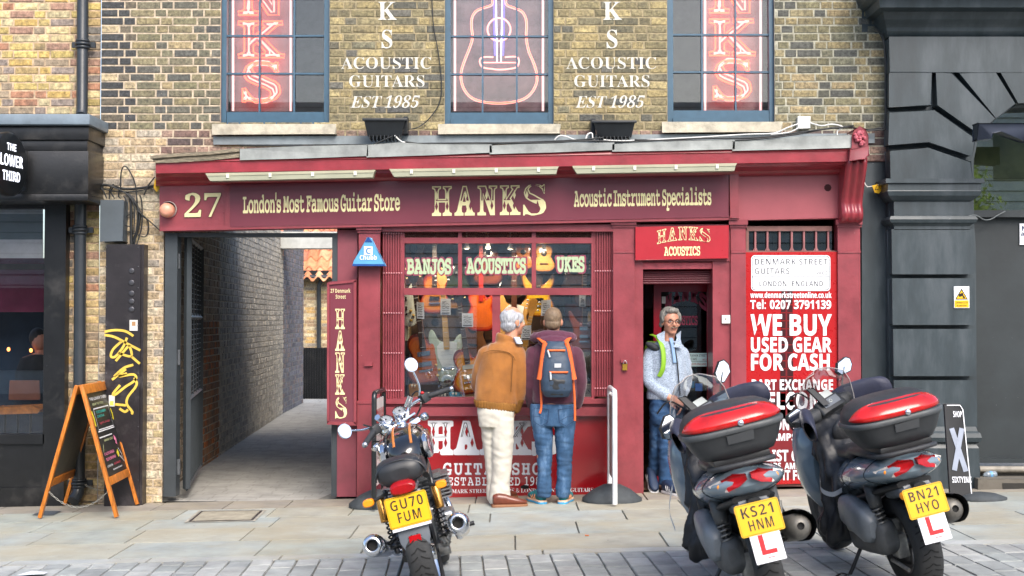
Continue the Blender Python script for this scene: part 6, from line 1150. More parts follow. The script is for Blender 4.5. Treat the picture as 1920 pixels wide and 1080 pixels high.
# ---------------------------------------------------------------- street furniture
ab = thing('sandwich_board', 'wooden A-board with chalk writing standing on the pavement outside the pub', 'A-board', G(165, 960))
FL, FR, BL, BR = G(219, 972), G(258, 948), G(75, 973), G(122, 948); HT = 1.12
MPN = mat('orange_pine', '#c27326', .45, var=.28, vs=6, bump=.1, bs=30, stretch=(6,6,1.2), coat=.1)
TN, TF = (FL+BL)/2+V((0,0,HT)), (FR+BR)/2+V((0,0,HT))
def beam(mb, a, b, w_, d_, side):
    a, b = V(a), V(b); ax = (b-a).normalized(); s_ = V(side).normalized(); s_ = (s_-ax*s_.dot(ax)).normalized(); n_ = ax.cross(s_)
    mb.loft([[p+s_*(i*w_/2)+n_*(j*d_/2) for i, j in ((-1,-1),(1,-1),(1,1),(-1,1))] for p in (a, b)], sm=False)
ridge = (TF-TN).normalized()
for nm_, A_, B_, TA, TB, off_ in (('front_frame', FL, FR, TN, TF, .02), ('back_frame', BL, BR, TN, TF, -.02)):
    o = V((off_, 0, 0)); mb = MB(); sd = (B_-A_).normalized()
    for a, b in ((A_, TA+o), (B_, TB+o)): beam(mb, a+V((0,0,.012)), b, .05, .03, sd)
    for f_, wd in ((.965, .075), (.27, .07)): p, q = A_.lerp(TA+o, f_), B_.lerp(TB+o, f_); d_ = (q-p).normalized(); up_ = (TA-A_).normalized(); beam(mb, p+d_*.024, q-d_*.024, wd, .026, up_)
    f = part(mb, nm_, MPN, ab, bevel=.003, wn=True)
    p = [A_.lerp(TA+o, .30), B_.lerp(TB+o, .30), B_.lerp(TB+o, .94), A_.lerp(TA+o, .94)]; nb = (p[1]-p[0]).cross(p[3]-p[0]).normalized(); mb = MB(); mb.prism(p, -nb*.008); part(mb, 'chalkboard', mat('chalkboard', '#232322', .45, var=.2, vs=3) if nm_ == 'front_frame' else mat('sheen_board', '#56554e', .4, var=.15, vs=2), f)  # back board: its reflected sheen is put into a lighter grey
    if nm_ == 'front_frame':
        u_ = (p[1]-p[0]).normalized(); w_ = (p[1]-p[0]).length; v_ = (p[3]-p[0]); v_ = (v_-u_*v_.dot(u_)); hh = v_.length; v_.normalize(); n_ = u_.cross(v_)
        sh = (p[3]-p[0]).dot(u_)
        def at(fx_, fy): return p[0]+u_*(w_*fx_+sh*fy)+v_*(hh*fy)+n_*.003
        mb = MB(); T_ = lambda s_, fx_, fy, h_, W_, mi, **k: text(mb, s_, k.get('font', 'sans'), at(fx_, fy), u_, v_, h_*hh, W=W_*w_, mi=mi, off=k.get('off', -.01))
        T_('THE LOWER THIRD', .14, .90, .036, .74, 0); T_('NEW TO YOU:', .20, .84, .028, .5, 1)
        T_('CUCUMBER', .28, .74, .032, .42, 2); T_('CASTLE', .28, .69, .03, .3, 2); T_('£6', .68, .68, .03, .12, 2) if 0 else None
        T_('Spritz tonic', .3, .61, .026, .46, 3); T_('WINE LIST', .3, .40, .026, .4, 1)
        T_('CALIFORNIA', .16, .245, .034, .44, 4); T_('SUNSHINE', .18, .18, .034, .44, 4); T_('LIVE IN', .16, .105, .024, .24, 0); T_('SOHO', .46, .105, .024, .3, 3); T_('lowerthird', .36, .05, .022, .42, 0)
        for ps, mi in (([(.2,.80),(.86,.80),(.86,.55),(.2,.55),(.2,.80)], 0), ([(.16,.53),(.88,.53)], 0), ([(.14,.46),(.7,.46)], 0), ([(.22,.38),(.16,.28),(.2,.34)], 1), ([(.7,.22),(.82,.17),(.92,.10),(.88,.2),(.8,.28)], 0)): stroke(mb, [at(a, b) for a, b in ps], .010, n_, mi)
        for q0, q1 in (((.10,.78),(.12,.60)), ((.92,.76),(.93,.62))): stroke(mb, [at(*q0), at((q0[0]+q1[0])/2+.02, (q0[1]+q1[1])/2), at(*q1)], .03, n_, 5)
        stroke(mb, [at(.74,.42), at(.80,.38), at(.78,.33)], .045, n_, 4); stroke(mb, [at(.72,.25), at(.76,.19)], .06, n_, 5)
        part(mb, 'chalk_writing', [mat('chalk_white', '#dcdcdc', .8), mat('chalk_olive', '#b9bf8c', .8), mat('chalk_teal', '#2fb3a8', .8), mat('chalk_red', '#c0485a', .8), mat('chalk_pink', '#dc7a9c', .8), mat('chalk_yellow', '#e0cf2a', .8)], f)
for a, b, lb in ((BL.lerp(TN, .21), FL.lerp(TN, .21), 0), (BR.lerp(TF, .25), FR.lerp(TF, .25), 0)):
    mb = MB(); pts = [a.lerp(b, k/24)-V((0,0,.14*(1-(k/12-1)**2))) for k in range(25)]
    for k in range(24):
        d_ = (pts[k+1]-pts[k]); m_ = (pts[k]+pts[k+1])/2; sv = V((0,0,1)) if k % 2 else d_.cross(V((0,0,1))).normalized()
        mb.tube([m_+d_*.62*math.cos(q)+sv*.008*math.sin(q) for q in [i*math.pi/4 for i in range(8)]], .0022, 4, True)
    part(mb, 'chain', mat('chain_steel', '#a9a8a0', .4, metal=.6), ab)
MTUB = mat('black_frame_paint', '#1a1e20', .3, var=.1, coat=.2)
def swing(label, near, far, hp, tube, panel_cols, words):
    t = thing('pavement_sign', label, 'pavement sign', (near+far)/2, 'swing signs on rubber bases'); d_ = (far-near).normalized(); c = (near+far)/2; L_ = (far-near).length
    pts = [near+V((0,0,.02))]; r = .05; z = hp
    pts += [near+V((0,0,z-r))]+[near+d_*(r-r*math.cos(a))+V((0,0,z-r+r*math.sin(a))) for a in (.5, 1.0, 1.4)]
    pts += [far-d_*(r-r*math.cos(a))+V((0,0,z-r+r*math.sin(a))) for a in (1.4, 1.0, .5)]+[far+V((0,0,z-r)), far+V((0,0,.02))]
    mb = MB(); mb.tube(pts, .022, 10); part(mb, 'frame', tube, t)
    sd = V((-d_.y, d_.x, 0)); mb = MB()
    q = [near+d_*.05+V((0,0,.2)), far-d_*.05+V((0,0,.2)), far-d_*.05+V((0,0,z-.06)), near+d_*.05+V((0,0,z-.06))]
    mb.prism([p+sd*.006 for p in q], -sd*.012); part(mb, 'panel', panel_cols[0], t)
    for s_ in ((1, -1)):
        u_ = d_*-s_ if False else (d_ if s_ < 0 else -d_); n_ = u_.cross(V((0,0,1)))
        b0 = (q[0] if s_ < 0 else q[1])+n_*.0085; W_ = L_-.1; mb = MB(); zt_ = z-.26
        def rr(f0, f1, g0, g1, mi): a_ = [b0+u_*W_*f+V((0,0,zt_*g)) for f, g in ((f0,g0),(f1,g0),(f1,g1),(f0,g1))]; mb.add(a_, [(0,1,2,3)], mi)
        rr(.05, .95, .62, .88, 1)
        for k, (wd, g, h_) in enumerate(words): text(mb, wd, 'slab', b0+u_*W_*.5+V((0,0,zt_*g))+n_*.002, u_, (0,0,1), h_, W=W_*.7, mi=0 if g > .6 else 2, align='c')
        part(mb, 'print', panel_cols, t)
    mb = MB(); rings = []
    for k, z_ in ((1.0, 0), (1.0, .025), (.62, .10), (.3, .14), (.0001, .145)): rings.append([c+V((.26*k*math.cos(a)*abs(math.cos(a))**-.3 if abs(math.cos(a)) > .01 else 0, .22*k*math.sin(a), z_+gz(0)*0)) for a in [i*math.pi/12 for i in range(24)]])
    mb.loft(rings, sm=True, cap=(False, False)); part(mb, 'base', mat('rubber_base', '#3b4043', .75, var=.2, vs=10, bump=.2, bs=60), t)
swing('black framed pavement sign with a red and white panel behind the motorcycle', G(701, 959), G(719, 940), 1.0, MTUB, [mat('panel_white', '#d6d6d4', .4), mat('panel_red', '#b01c28', .35), MINK], [('HANKS', .74, .1), ('GUITARS', .5, .06), ('OPEN', .3, .06)])
swing('white framed pavement sign with a dark rubber base between window and door', G(1153, 950), G(1143, 928), .97, mat('white_frame_paint', '#d9dbdc', .35, coat=.2), [mat('panel_grey', '#b9b4ac', .45), mat('panel_grey2', '#a39d94', .45), MINK], [('HANKS', .74, .08)])
t = thing('pavement_sign', 'black pavement sign with a big pale X and white lettering by the black pier', 'pavement sign', G(1830, 938), 'swing signs on rubber bases')
b_ = G(1824, 938); yb, yt = b_.y, b_.y+.16
q = [P(1782, 938, yb), P(1823.5, 938, yb), P(1806, 768, yt), P(1801, 758, yt), P(1770, 758, yt)]
mb = MB(); mb.prism(q, (0,.02,0)); part(mb, 'panel', mat('panel_black', '#14161a', .35, var=.15), t, bevel=.003)
mb = MB(); u_ = (q[1]-q[0]).normalized(); v_ = (q[4]-q[0]).normalized(); n_ = u_.cross(v_).normalized()
def sp_(a, b): k = (938-b)/180; return P(a, b, yb+(yt-yb)*k)+n_*.004
stroke(mb, [sp_(1784, 803), sp_(1811, 884)], .042, n_, 1); 
stroke(mb, [sp_(1803, 803)+n_*.002, sp_(1789, 882)+n_*.002], .042, n_, 1)
text(mb, 'SIXTYINK', 'sans', sp_(1785, 905), u_, v_, .05, W=.165); text(mb, 'SHOP', 'sans', sp_(1787, 782), u_, v_, .05, W=.075); text(mb, 'CARNABY', 'sans', sp_(1787, 790), u_, v_, .018, W=.075) if 0 else None
stroke(mb, [sp_(1822.5, 936), sp_(1805, 768), sp_(1800, 760), sp_(1775, 760)], .008, n_, 0); part(mb, 'lettering', [mat('sign_white', '#e2e4ea', .5), mat('x_grey', '#8d95a5', .5)], t)
mb = MB(); c = G(1838, 936)
mb.loft([[c+V((.22*k*math.cos(a), .16*k*math.sin(a), z_)) for a in [i*math.pi/10 for i in range(20)]] for k, z_ in ((1,0),(1,.02),(.6,.05),(.2,.06))], cap=(False, True)); part(mb, 'base', mat('rubber_base', '#3b4043'), t)
t = thing('manhole_cover', 'stone filled manhole cover with rusty edges in the pavement before the passage', 'manhole cover', G(420, 968))
a, b, c, d = G(345, 981), G(478, 978), G(500, 957), G(373, 958); up = V((0,0,.006)); mb = MB()
def lerpq(s, t_): return (a.lerp(b, s)).lerp(d.lerp(c, s), t_)
mb.loft([[lerpq(*p)+up for p in ((k,k),(1-k,k),(1-k,1-k),(k,1-k))] for k in (0, .035)], sm=False, cap=(False, False)); part(mb, 'rim', mat('pale_grout', '#a8a294', .9, var=.3, vs=12), t)
mb = MB(); mb.loft([[lerpq(*p)+up*.8 for p in ((k,k*1.4),(1-k,k*1.4),(1-k,1-k*1.4),(k,1-k*1.4))] for k in (.05, .075)], sm=False, cap=(False, False)); part(mb, 'iron_frame', mat('rusty_iron', '#3a2a26', .8, var=.4, vs=20), t)
mb = MB(); mb.add([lerpq(*p)+up*1.1 for p in ((.085,.11),(.915,.11),(.915,.89),(.085,.89))], [(0,1,2,3)]); part(mb, 'stone_infill', mat('infill_stone', '#9d9684', .85, var=.2, vs=8, bump=.3, bs=90), t)
t = thing('drain_cover', 'small blue grey drain cover in the pavement behind the A-board', 'drain cover', G(86, 963))
a, b, c, d = G(60, 967), G(100, 967), G(116, 959), G(78, 959); mb = MB(); mb.add([p+V((0,0,.006)) for p in (a,b,c,d)], [(0,1,2,3)]); part(mb, 'plate', mat('drain_iron', '#4d545a', .6, var=.3, vs=60, bump=.6, bs=90), t)
t = thing('plastic_bottle', 'crushed clear plastic bottle with a blue band lying on the right hand step', 'bottle', P(1855, 897, -.16))
a = P(1844, 891, -.16); b = P(1868, 889, -.14); ax = (b-a); mb = MB(); mb.lathe([(.012,0),(.02,.012),(.03,.03),(.032,.05),(.029,.06),(.032,.07),(.03,.1),(.028,.12),(.012,.125)], a, ax, 14); part(mb, 'body', mat('clear_plastic', '#aebcc8', .12, var=.2, vs=40, trans=.5), t)
mb = MB(); mb.lathe([(.0325,.055),(.0325,.078)], a, ax, 14); part(mb, 'label_band', mat('label_blue', '#6aa0cc', .4), t)
mb = MB(); c = G(65, 1079); mb.add([c+V(p) for p in ((-.1,-.05,.012),(.08,-.06,.02),(.07,.05,.012),(-.04,.06,.018))], [(0,1,2,3)]); solo(mb, 'paper_scrap', mat('paper', '#d8dade', .7), 'white scrap of paper on the setts at the lower left edge', 'paper')
for x, y, lb in ((770, 1019, 'by the silencer of the motorcycle'), (1104, 1006, 'on the brown slab in mid pavement'), (837, 1028, 'on the kerb strip')):
    c = G(x, y); a = R.uniform(0, 3); mb = MB(); mb.tube([c+V((0,0,.008)), c+V((.028*math.cos(a), .028*math.sin(a), .008))], .005, 6); solo(mb, 'cigarette_butt', mat('butt_orange', '#c06a3c', .8), 'tiny orange cigarette butt '+lb, 'cigarette butt', 'cigarette butts')
# ---------------------------------------------------------------- motorcycle and scooters (built upright, then leaned on their stands)
def vox(mb, size, smooth=4, disp=None):
    """melt overlapping closed shapes into one skin, smooth it and push it along its normals"""
    me = mesh(mb, 'melt', [], V((0,0,0))); o = bpy.data.objects.new('melt', me); COL.objects.link(o)
    m = o.modifiers.new('r', 'REMESH'); m.mode = 'VOXEL'; m.voxel_size = size; m.use_smooth_shade = True
    if smooth: s = o.modifiers.new('s', 'SMOOTH'); s.factor = .5; s.iterations = smooth
    dg = bpy.context.evaluated_depsgraph_get(); dg.update(); e = o.evaluated_get(dg); me2 = e.to_mesh()
    out = MB(); vs_ = [v.co.copy() for v in me2.vertices]; ns = [v.normal.copy() for v in me2.vertices]; fs = [tuple(p.vertices) for p in me2.polygons]
    if disp: vs_ = [p+n*disp(p, n) for p, n in zip(vs_, ns)]
    e.to_mesh_clear(); bpy.data.objects.remove(o); bpy.data.meshes.remove(me)
    out.add(vs_, fs, 0, True); return out
def folds(amp, sc_, st_=(1,1,1), seed=0, ridge=.6):
    def f(p, n):
        q = V((p.x*st_[0], p.y*st_[1], p.z*st_[2]))*sc_+V((seed, seed*.7, 0)); a = noise.noise(q); b = noise.noise(q*2.1+V((9, 3, 5)))
        return amp*((1-abs(a)*2)*ridge+a*(1-ridge)+.45*b)
    return f
def sring(c, w_, h_, e=2.4, n=20, ax='y', tilt=0):
    o = []
    for i in range(n):
        a = 2*math.pi*i/n; ca_, sa_ = math.cos(a), math.sin(a); p = (abs(ca_)**(2/e)*(1 if ca_ > 0 else -1)*w_, abs(sa_)**(2/e)*(1 if sa_ > 0 else -1)*h_)
        if ax == 'y': o.append(V((c[0]+p[0], c[1]+p[1]*math.sin(tilt), c[2]+p[1]*math.cos(tilt))))
        elif ax == 'z': o.append(V((c[0]+p[0], c[1]+p[1], c[2])))
        else: o.append(V((c[0], c[1]+p[0], c[2]+p[1])))
    return o
MRUB = mat('tyre_rubber', '#2b2c2d', .75, var=.2, vs=9, bump=.2, bs=80)
MFRM = mat('frame_black', '#17181a', .35, var=.1, coat=.3)
MSAT = mat('satin_black', '#202224', .5, var=.15, vs=9)
MALU = mat('dusty_aluminium', '#8c8b86', .45, metal=.6, var=.3, vs=14, dirt=.4)
MYEL = mat('plate_yellow', '#e2ac0a', .35, var=.03)
MAMB = mat('amber_lens', '#e8860a', .2, var=.05, coat=.5, emit=(1,.35,.0), es=.12)
MRLN = mat('red_lens', '#9c0a10', .22, var=.25, vs=18, coat=.15, spec=.3)
def wheel(root, name, c, r, wd, rim, spokes, tread=True):
    t = MB(); pr = [(rim, -wd*.42), (r*.90, -wd*.52), (r*.955, -wd*.46), (r*.985, -wd*.28), (r, 0), (r*.985, wd*.28), (r*.955, wd*.46), (r*.90, wd*.52), (rim, wd*.42)]
    t.lathe(pr, c, (1,0,0), 48)
    tm = part(t, name, MRUB, root)
    if tread:
        g = MB(); c = V(c)
        for k in range(44):
            a = 2*math.pi*k/44
            def tp(x_, da):
                rr = r*(1.0015-.016*(abs(x_)/(wd*.28))**2*.9); an = a+da; return c+V((x_, math.cos(an)*rr, math.sin(an)*rr))
            for s_ in (-1, 1):
                q = [(.06*s_,.00), (.24*s_,.05), (.40*s_,.075)] if k % 2 else [(.0,.0), (.14*s_,.06), (.30*s_,.09)]
                pts = [tp(x_*wd, d) for x_, d in q]
                for i in range(len(pts)-1):
                    d_ = (pts[i+1]-pts[i]).normalized(); nn = (pts[i]-c); nn.x = 0; nn.normalize(); sd = nn.cross(d_)*.0035
                    g.add([pts[i]-sd+nn*.001, pts[i]+sd+nn*.001, pts[i+1]+sd+nn*.001, pts[i+1]-sd+nn*.001], [(0,1,2,3)])
        part(g, 'tread_groove', mat('groove_black', '#0b0b0c', .9), tm)
    m = MB(); m.lathe([(rim+.004, -wd*.40), (rim-.02, -wd*.36), (rim-.025, 0), (rim-.02, wd*.36), (rim+.004, wd*.40)], c, (1,0,0), 40)
    m.lathe([(0,-wd*.5), (.045,-wd*.5), (.045,wd*.5), (0,wd*.5)], c, (1,0,0), 16)
    for k in range(spokes):
        a = 2*math.pi*k/spokes; d_ = V((0, math.cos(a), math.sin(a))); m.tube([V(c)+d_*.03, V(c)+d_*(rim-.01)], .012 if spokes < 12 else .003, 6)
    part(m, 'rim', mat('rim_alloy', '#4a4b4d', .35, metal=.7) if spokes < 12 else MCHR, tm)
    return tm
def plate(root, c, tilt, rows, mname='number_plate'):
    c = V(c); v_ = V((0, math.sin(tilt), math.cos(tilt))); u_ = V((1,0,0)); n_ = u_.cross(v_); w_, h_ = .114, .082
    def at(a, b, d=0): return c+u_*a+v_*b+n_*d
    o = []
    for cx, cy, a0 in ((w_-.012, h_-.012, 0), (-w_+.012, h_-.012, 90), (-w_+.012, -h_+.012, 180), (w_-.012, -h_+.012, 270)):
        for k in range(4): a = math.radians(a0+k*30); o.append(at(cx+.012*math.cos(a), cy+.012*math.sin(a)))
    mb = MB(); mb.prism(o, -n_*.004); pl = part(mb, mname, MYEL, root)
    mb = MB()
    for i, rw in enumerate(rows): text(mb, rw, 'sans', at(0, .010-.068*i, .0012), u_, v_, .054, W=.04*len(rw)+.008*(len(rw)-1), align='c', off=-.015, sp=.10)
    fr_ = [at(a, b, .001) for a, b in ((-w_+.006,-h_+.006),(w_-.006,-h_+.006),(w_-.006,h_-.006),(-w_+.006,h_-.006),(-w_+.006,-h_+.006))]; stroke(mb, fr_, .0016, n_)
    part(mb, 'plate_lettering', MBLK, pl); return at
def spring(mb, a, b, r, turns, wr, mi=0):
    a, b = V(a), V(b); d_ = (b-a); u_ = d_.cross(V((1,0,0))).normalized(); w_ = d_.normalized().cross(u_)
    mb.tube([a+d_*(k/(turns*10))+(u_*math.cos(k*.628)+w_*math.sin(k*.628))*r for k in range(turns*10+1)], wr, 6, mi=mi)
def stand_on(root, yaw, lean, loc, px_, py_):
    """put a leaned vehicle on the street so that its local point loc is seen at a pixel"""
    Rm = Matrix.Rotation(math.radians(yaw), 3, 'Z') @ Matrix.Rotation(-math.radians(lean), 3, 'Y'); q = Rm @ V(loc); lo, hi = -8.0, -2.0
    for _ in range(50):
        y = (lo+hi)/2; w3 = P(px_, py_, y); o = w3-q
        if w3.z > gz(o.x)+q.z: lo, hi = y, hi
        else: lo, hi = lo, y
        if P(px_, py_, lo).z < -5: break
    # height of the seen ray falls with distance when the point is under the horizon
    root.location = (o.x, o.y, gz(o.x)+.004); root.rotation_euler = Rm.to_euler()
    return o
MEND = mat('pipe_end_black', '#050505', .9)
def mk_motorcycle():
    t = thing('motorcycle', 'black and chrome retro motorcycle with twin silencers and plate GU70 FUM', 'motorcycle', (0,0,0))
    wheel(t, 'rear_wheel', (0,0,.32), .32, .135, .235, 36); wheel(t, 'front_wheel', (0,1.40,.32), .32, .105, .235, 36, False)
    mb = MB()
    for s in (-1, 1): mb.tube([(s*.10,.0,.32),(s*.10,.25,.36),(s*.09,.52,.42)], .022, 8)
    part(mb, 'swingarm', MFRM, t)
    for s in (-1, 1):
        mb = MB(); a, b = V((s*.135,-.0,.36)), V((s*.135,.13,.70)); spring(mb, a.lerp(b, .1), a.lerp(b, .62), .030, 7, .006); mb.tube([a, b], .014, 8); mb.lathe([(.02,0),(.036,.0),(.036,.02),(.02,.02)], a.lerp(b, .08), b-a, 14); mb.lathe([(.02,0),(.036,.0),(.036,.03),(.02,.03)], a.lerp(b, .62), b-a, 14); sh = part(mb, 'shock', MFRM, t)
        mb = MB(); mb.lathe([(0,0),(.022,.0),(.024,.01),(.024,.12),(.02,.135),(0,.135)], V((s*.155,-.05,.55)), (0,.25,1), 14); part(mb, 'gas_canister', mat('gold_metal', '#c8924a', .22, metal=.9), sh)
        mb = MB(); ax = V((s*.02,-1,.22)).normalized(); e_ = V((s*.235,-.16,.46))
        mb.lathe([(.036,-.62),(.048,-.50),(.060,-.06),(.062,.0),(.055,.045),(.046,.06),(.040,.062)], e_, ax, 28); mb.lathe([(.040,.062),(.034,.066),(.030,.05),(.026,.0)], e_, ax, 28); mb.lathe([(.026,.03),(0,.03)], e_, ax, 20, 1); si = part(mb, 'silencer', [MCHR, MEND], t)
        mb = MB(); mb.tube(crv([(s*.2,.42,.33),(s*.19,.6,.27),(s*.17,.85,.28),(s*.15,1.0,.40),(s*.12,.98,.56)], 4), .024, 10); part(mb, 'header_pipe', MCHR, si)
        mb = MB(); mb.tube([(s*.17,-.19,.695),(s*.10,-.12,.71)], .009, 8); ind = part(mb, 'indicator', MSAT, t)
        mb = MB(); mb.loft([sring((s*.20,y,.695), w_, h_, 3, 12) for y, w_, h_ in ((-.245,.024,.014),(-.24,.030,.020),(-.19,.030,.021),(-.175,.02,.014))]); part(mb, 'indicator_lens', MAMB, ind)
    mb = MB(); mb.box(-.14,.14,.50,.86,.26,.50); mb.box(-.19,.19,.56,.78,.30,.44); part(mb, 'crankcase', mat('engine_silver', '#a5a7a8', .3, metal=.85, var=.15), t, bevel=.03, seg=3)
    mb = MB(); mb.box(-.16,.16,.70,.90,.50,.66)
    for k in range(7): mb.box(-.2,.2,.66,.94,.505+k*.022,.514+k*.022)
    part(mb, 'cylinder_fins', mat('engine_silver', '#a5a7a8'), t)
    mb = MB()
    for s in (-1, 1): mb.tube([(s*.11,.18,.72),(s*.11,.55,.74),(s*.06,1.02,.86)], .018, 8); mb.tube([(s*.11,.55,.74),(s*.10,.50,.40)], .018, 8); mb.tube([(s*.04,1.04,.82),(s*.08,.95,.5),(s*.08,.86,.28)], .018, 8)
    part(mb, 'frame', MFRM, t)
    mb = MB(); mb.loft([sring((0,y,z), w_, h_, 2.6, 28) for y, z, w_, h_ in ((.46,.80,.03,.05),(.48,.81,.085,.075),(.56,.835,.115,.095),(.68,.855,.14,.115),(.82,.865,.145,.12),(.94,.865,.13,.11),(1.02,.86,.09,.08),(1.045,.86,.03,.03))]); tk = part(mb, 'tank', mat('tank_black', '#0e0e10', .08, var=.02, coat=1), t)
    for s in (-1, 1):
        mb = MB(); mb.loft([sring((s*(.13 if y > .5 else .1), y, .845), .035*k, .085*k, 2.6, 16) for y, k in ((.52,.4),(.56,.85),(.68,1),(.82,1.0),(.94,.8),(.98,.35))]); part(mb, 'chrome_flank', MCHR, tk)
        mb = MB(); L = []
        for k in range(14):
            y = .50+.46*k/13; tab = ((.48,.81,.085,.075),(.56,.835,.115,.095),(.68,.855,.14,.115),(.82,.865,.145,.12),(.94,.865,.13,.11),(1.02,.86,.09,.08))
            for p0, p1 in zip(tab, tab[1:]):
                if p0[0] <= y <= p1[0]: f_ = (y-p0[0])/(p1[0]-p0[0]); z_, w_, h_ = (a+(b-a)*f_ for a, b in zip(p0[1:], p1[1:])); L.append((s*.052, y, z_+h_*(1-(.052/w_)**2.6)**(1/2.6)+.001))
        mb.tube(L, .009, 6, flat=.4); part(mb, 'stripe', mat('orange_stripe', '#c8752a', .3, coat=.5), tk)
    mb = MB(); mb.lathe([(0,.02),(.03,.02),(.032,.0),(.03,-.02)], (0,.86,.985), (0,0,1), 18); part(mb, 'filler_cap', MCHR, tk)
    mb = MB(); mb.loft([sring((0,y,z), w_, h_, 2.8, 24) for y, z, w_, h_ in ((-.215,.80,.05,.03),(-.21,.805,.105,.055),(-.18,.81,.128,.068),(-.08,.815,.135,.075),(.05,.805,.135,.062),(.25,.785,.12,.045),(.44,.80,.085,.035),(.5,.81,.04,.02))]); st = part(mb, 'seat', mat('seat_vinyl', '#26282b', .42, var=.1, vs=20, bump=.08, bs=140), t)
    mb = MB(); mb.tube([V((.137*math.cos(a), -.19+.0*a, .785+.088*math.sin(a))) for a in [math.pi*k/16 for k in range(17)]], .007, 8); part(mb, 'piping', MFRM, st)
    mb = MB(); mb.loft([sring((0,y,z), w_, h_, 2.6, 18) for y, z, w_, h_ in ((-.285,.728,.058,.022),(-.28,.73,.068,.030),(-.24,.735,.072,.036),(-.20,.74,.06,.03))]); part(mb, 'tail_light', MRLN, t)
    mb = MB(); mb.box(-.07,.07,-.22,.05,.70,.73); part(mb, 'tail_bracket', mat('bracket_silver', '#9a9c9e', .35, metal=.7), t, bevel=.004)
    plate(t, (0,-.275,.615), .16, ('GU70', 'FUM'))
    mb = MB(); mb.box(-.105,.105,-.296,-.290,.518,.532); part(mb, 'plate_strip', MWHT, t)
    mb = MB(); mb.loft([[V((x_, y, z)) for x_ in (-k, k)]+[V((x_, y+.012, z)) for x_ in (k, -k)] for y, z, k in ((-.20,.70,.085),(-.235,.62,.085),(-.262,.54,.085),(-.285,.45,.082),(-.288,.40,.06))], sm=False); part(mb, 'mudguard', mat('mudguard_grey', '#5a6067', .45, var=.1), t, bevel=.004, wn=True)
    mb = MB(); mb.prism([(-.032,-.294,.438),(.032,-.294,.438),(.032,-.288,.478),(-.032,-.288,.478)], (0,.006,0)); part(mb, 'reflector', MRLN, t)
    mb = MB()
    for s in (0, 1):
        for k in range(30): y = -.06+.62*k/30; mb.box(-.085,-.070,y,y+.013,.27+.05*s*1.6,.282+.05*s*1.6)
    part(mb, 'chain', mat('chain_dark', '#4a4640', .4, metal=.8), t)
    # steering assembly turned left
    S = Matrix.Translation(V((0,1.06,.9))) @ Matrix.Rotation(math.radians(36), 4, V((0,-.42,.907))) @ Matrix.Translation(V((0,-1.06,-.9)))
    mb = MB(); mb.T = S
    for s in (-1, 1): mb.tube([(s*.09,1.36,.36),(s*.09,1.06,.96)], .022, 10)
    mb.box(-.12,.12,1.03,1.08,.93,.96); part(mb, 'fork', MCHR, t)
    mb = MB(); mb.T = S; pts = crv([(-.32,.93,1.02),(-.22,.98,1.045),(-.12,1.05,1.045),(-.05,1.06,.985),(.05,1.06,.985),(.12,1.05,1.045),(.22,.98,1.045),(.32,.93,1.02)], 4); mb.tube(pts, .0115, 10)
    for s in (-1, 1): mb.tube([(s*.14,1.02,1.10),(s*.10,1.06,1.05)], .02, 8)
    hb = part(mb, 'handlebar', MCHR, t)
    for s in (-1, 1):
        mb = MB(); mb.T = S; mb.tube([(s*.23,.975,1.043),(s*.35,.912,1.015)], .018, 12); part(mb, 'grip', mat('grip_rubber', '#2b2d30', .7, bump=.3, bs=300), hb)
        mb = MB(); mb.T = S; mb.lathe([(0,.02),(.016,.018),(.018,0),(.012,-.01)], (s*.356,.908,1.013), (s*.8,-.5,-.1), 12); mb.tube([(s*.2,1.03,1.035),(s*.27,.99,1.02),(s*.36,.94,1.0)], .006, 6); part(mb, 'lever', mat('lever_alloy', '#b9bcc0', .25, metal=.9), hb)
        mb = MB(); mb.T = S; mb.box(s*.205-.028,s*.205+.028,.965,1.02,1.015,1.075); part(mb, 'switch_block', MSAT, hb, bevel=.008)
        mb = MB(); mb.T = S; m_ = V((.24,1.0,1.27)) if s > 0 else V((-.40,.98,1.14)); b0 = V((s*.19,1.02,1.06)); mb.tube(crv([b0, b0.lerp(m_, .35)+V((s*.02,0,-.0)), b0.lerp(m_, .85)], 4), .007, 8)
        n_ = V((0 if s > 0 else .12,-1,.06)).normalized(); mb.lathe([(0,-.028),(.036,-.02),(.048,.0),(.048,.006),(.044,.008)], m_, n_, 26); mi_ = part(mb, 'mirror', MCHR, hb)
        mb = MB(); mb.T = S; mb.lathe([(0,.0085),(.0445,.0085)], m_, n_, 26); part(mb, 'mirror_glass', mat('mirror_glass', '#f2f4f6', .03, metal=1, var=0), mi_)
        mb = MB(); mb.T = S; c_ = V((s*.058,1.10,1.045)); n_ = V((0,-.62,.78)).normalized(); mb.lathe([(.0,-.06),(.040,-.05),(.045,.0),(.045,.008),(.040,.012)], c_, n_, 24); g_ = part(mb, 'gauge', MCHR, hb)
        mb = MB(); mb.T = S; mb.lathe([(0,.006),(.040,.006)], c_, n_, 24, 0); mb.lathe([(0,.0075),(.008,.0075)], c_, n_, 10, 1)
        for k in range(9): a = -.4+k*.49; u_ = V((1,0,0)); v_ = n_.cross(u_); p_ = c_+n_*.0075+(u_*math.cos(a)+v_*math.sin(a))*.030; d_ = (u_*math.cos(a)+v_*math.sin(a)); w2 = n_.cross(d_)*.002; mb.add([p_-w2, p_+w2, p_+w2+d_*.006, p_-w2+d_*.006], [(0,1,2,3)], 1)
        part(mb, 'dial', [mat('dial_grey', '#8d9092', .3, coat=.5), MBLK], g_)
        mb = MB(); mb.T = S; mb.tube([(s*.2,1.12,.93),(s*.1,1.12,.93)], .008, 6); mb.lathe([(0,-.05),(.022,-.045),(.026,-.01),(.026,.01),(0,.012)], (s*.20,1.10,.93), (0,-1,0), 14); part(mb, 'front_indicator', MAMB if s < -2 else MCHR, t)
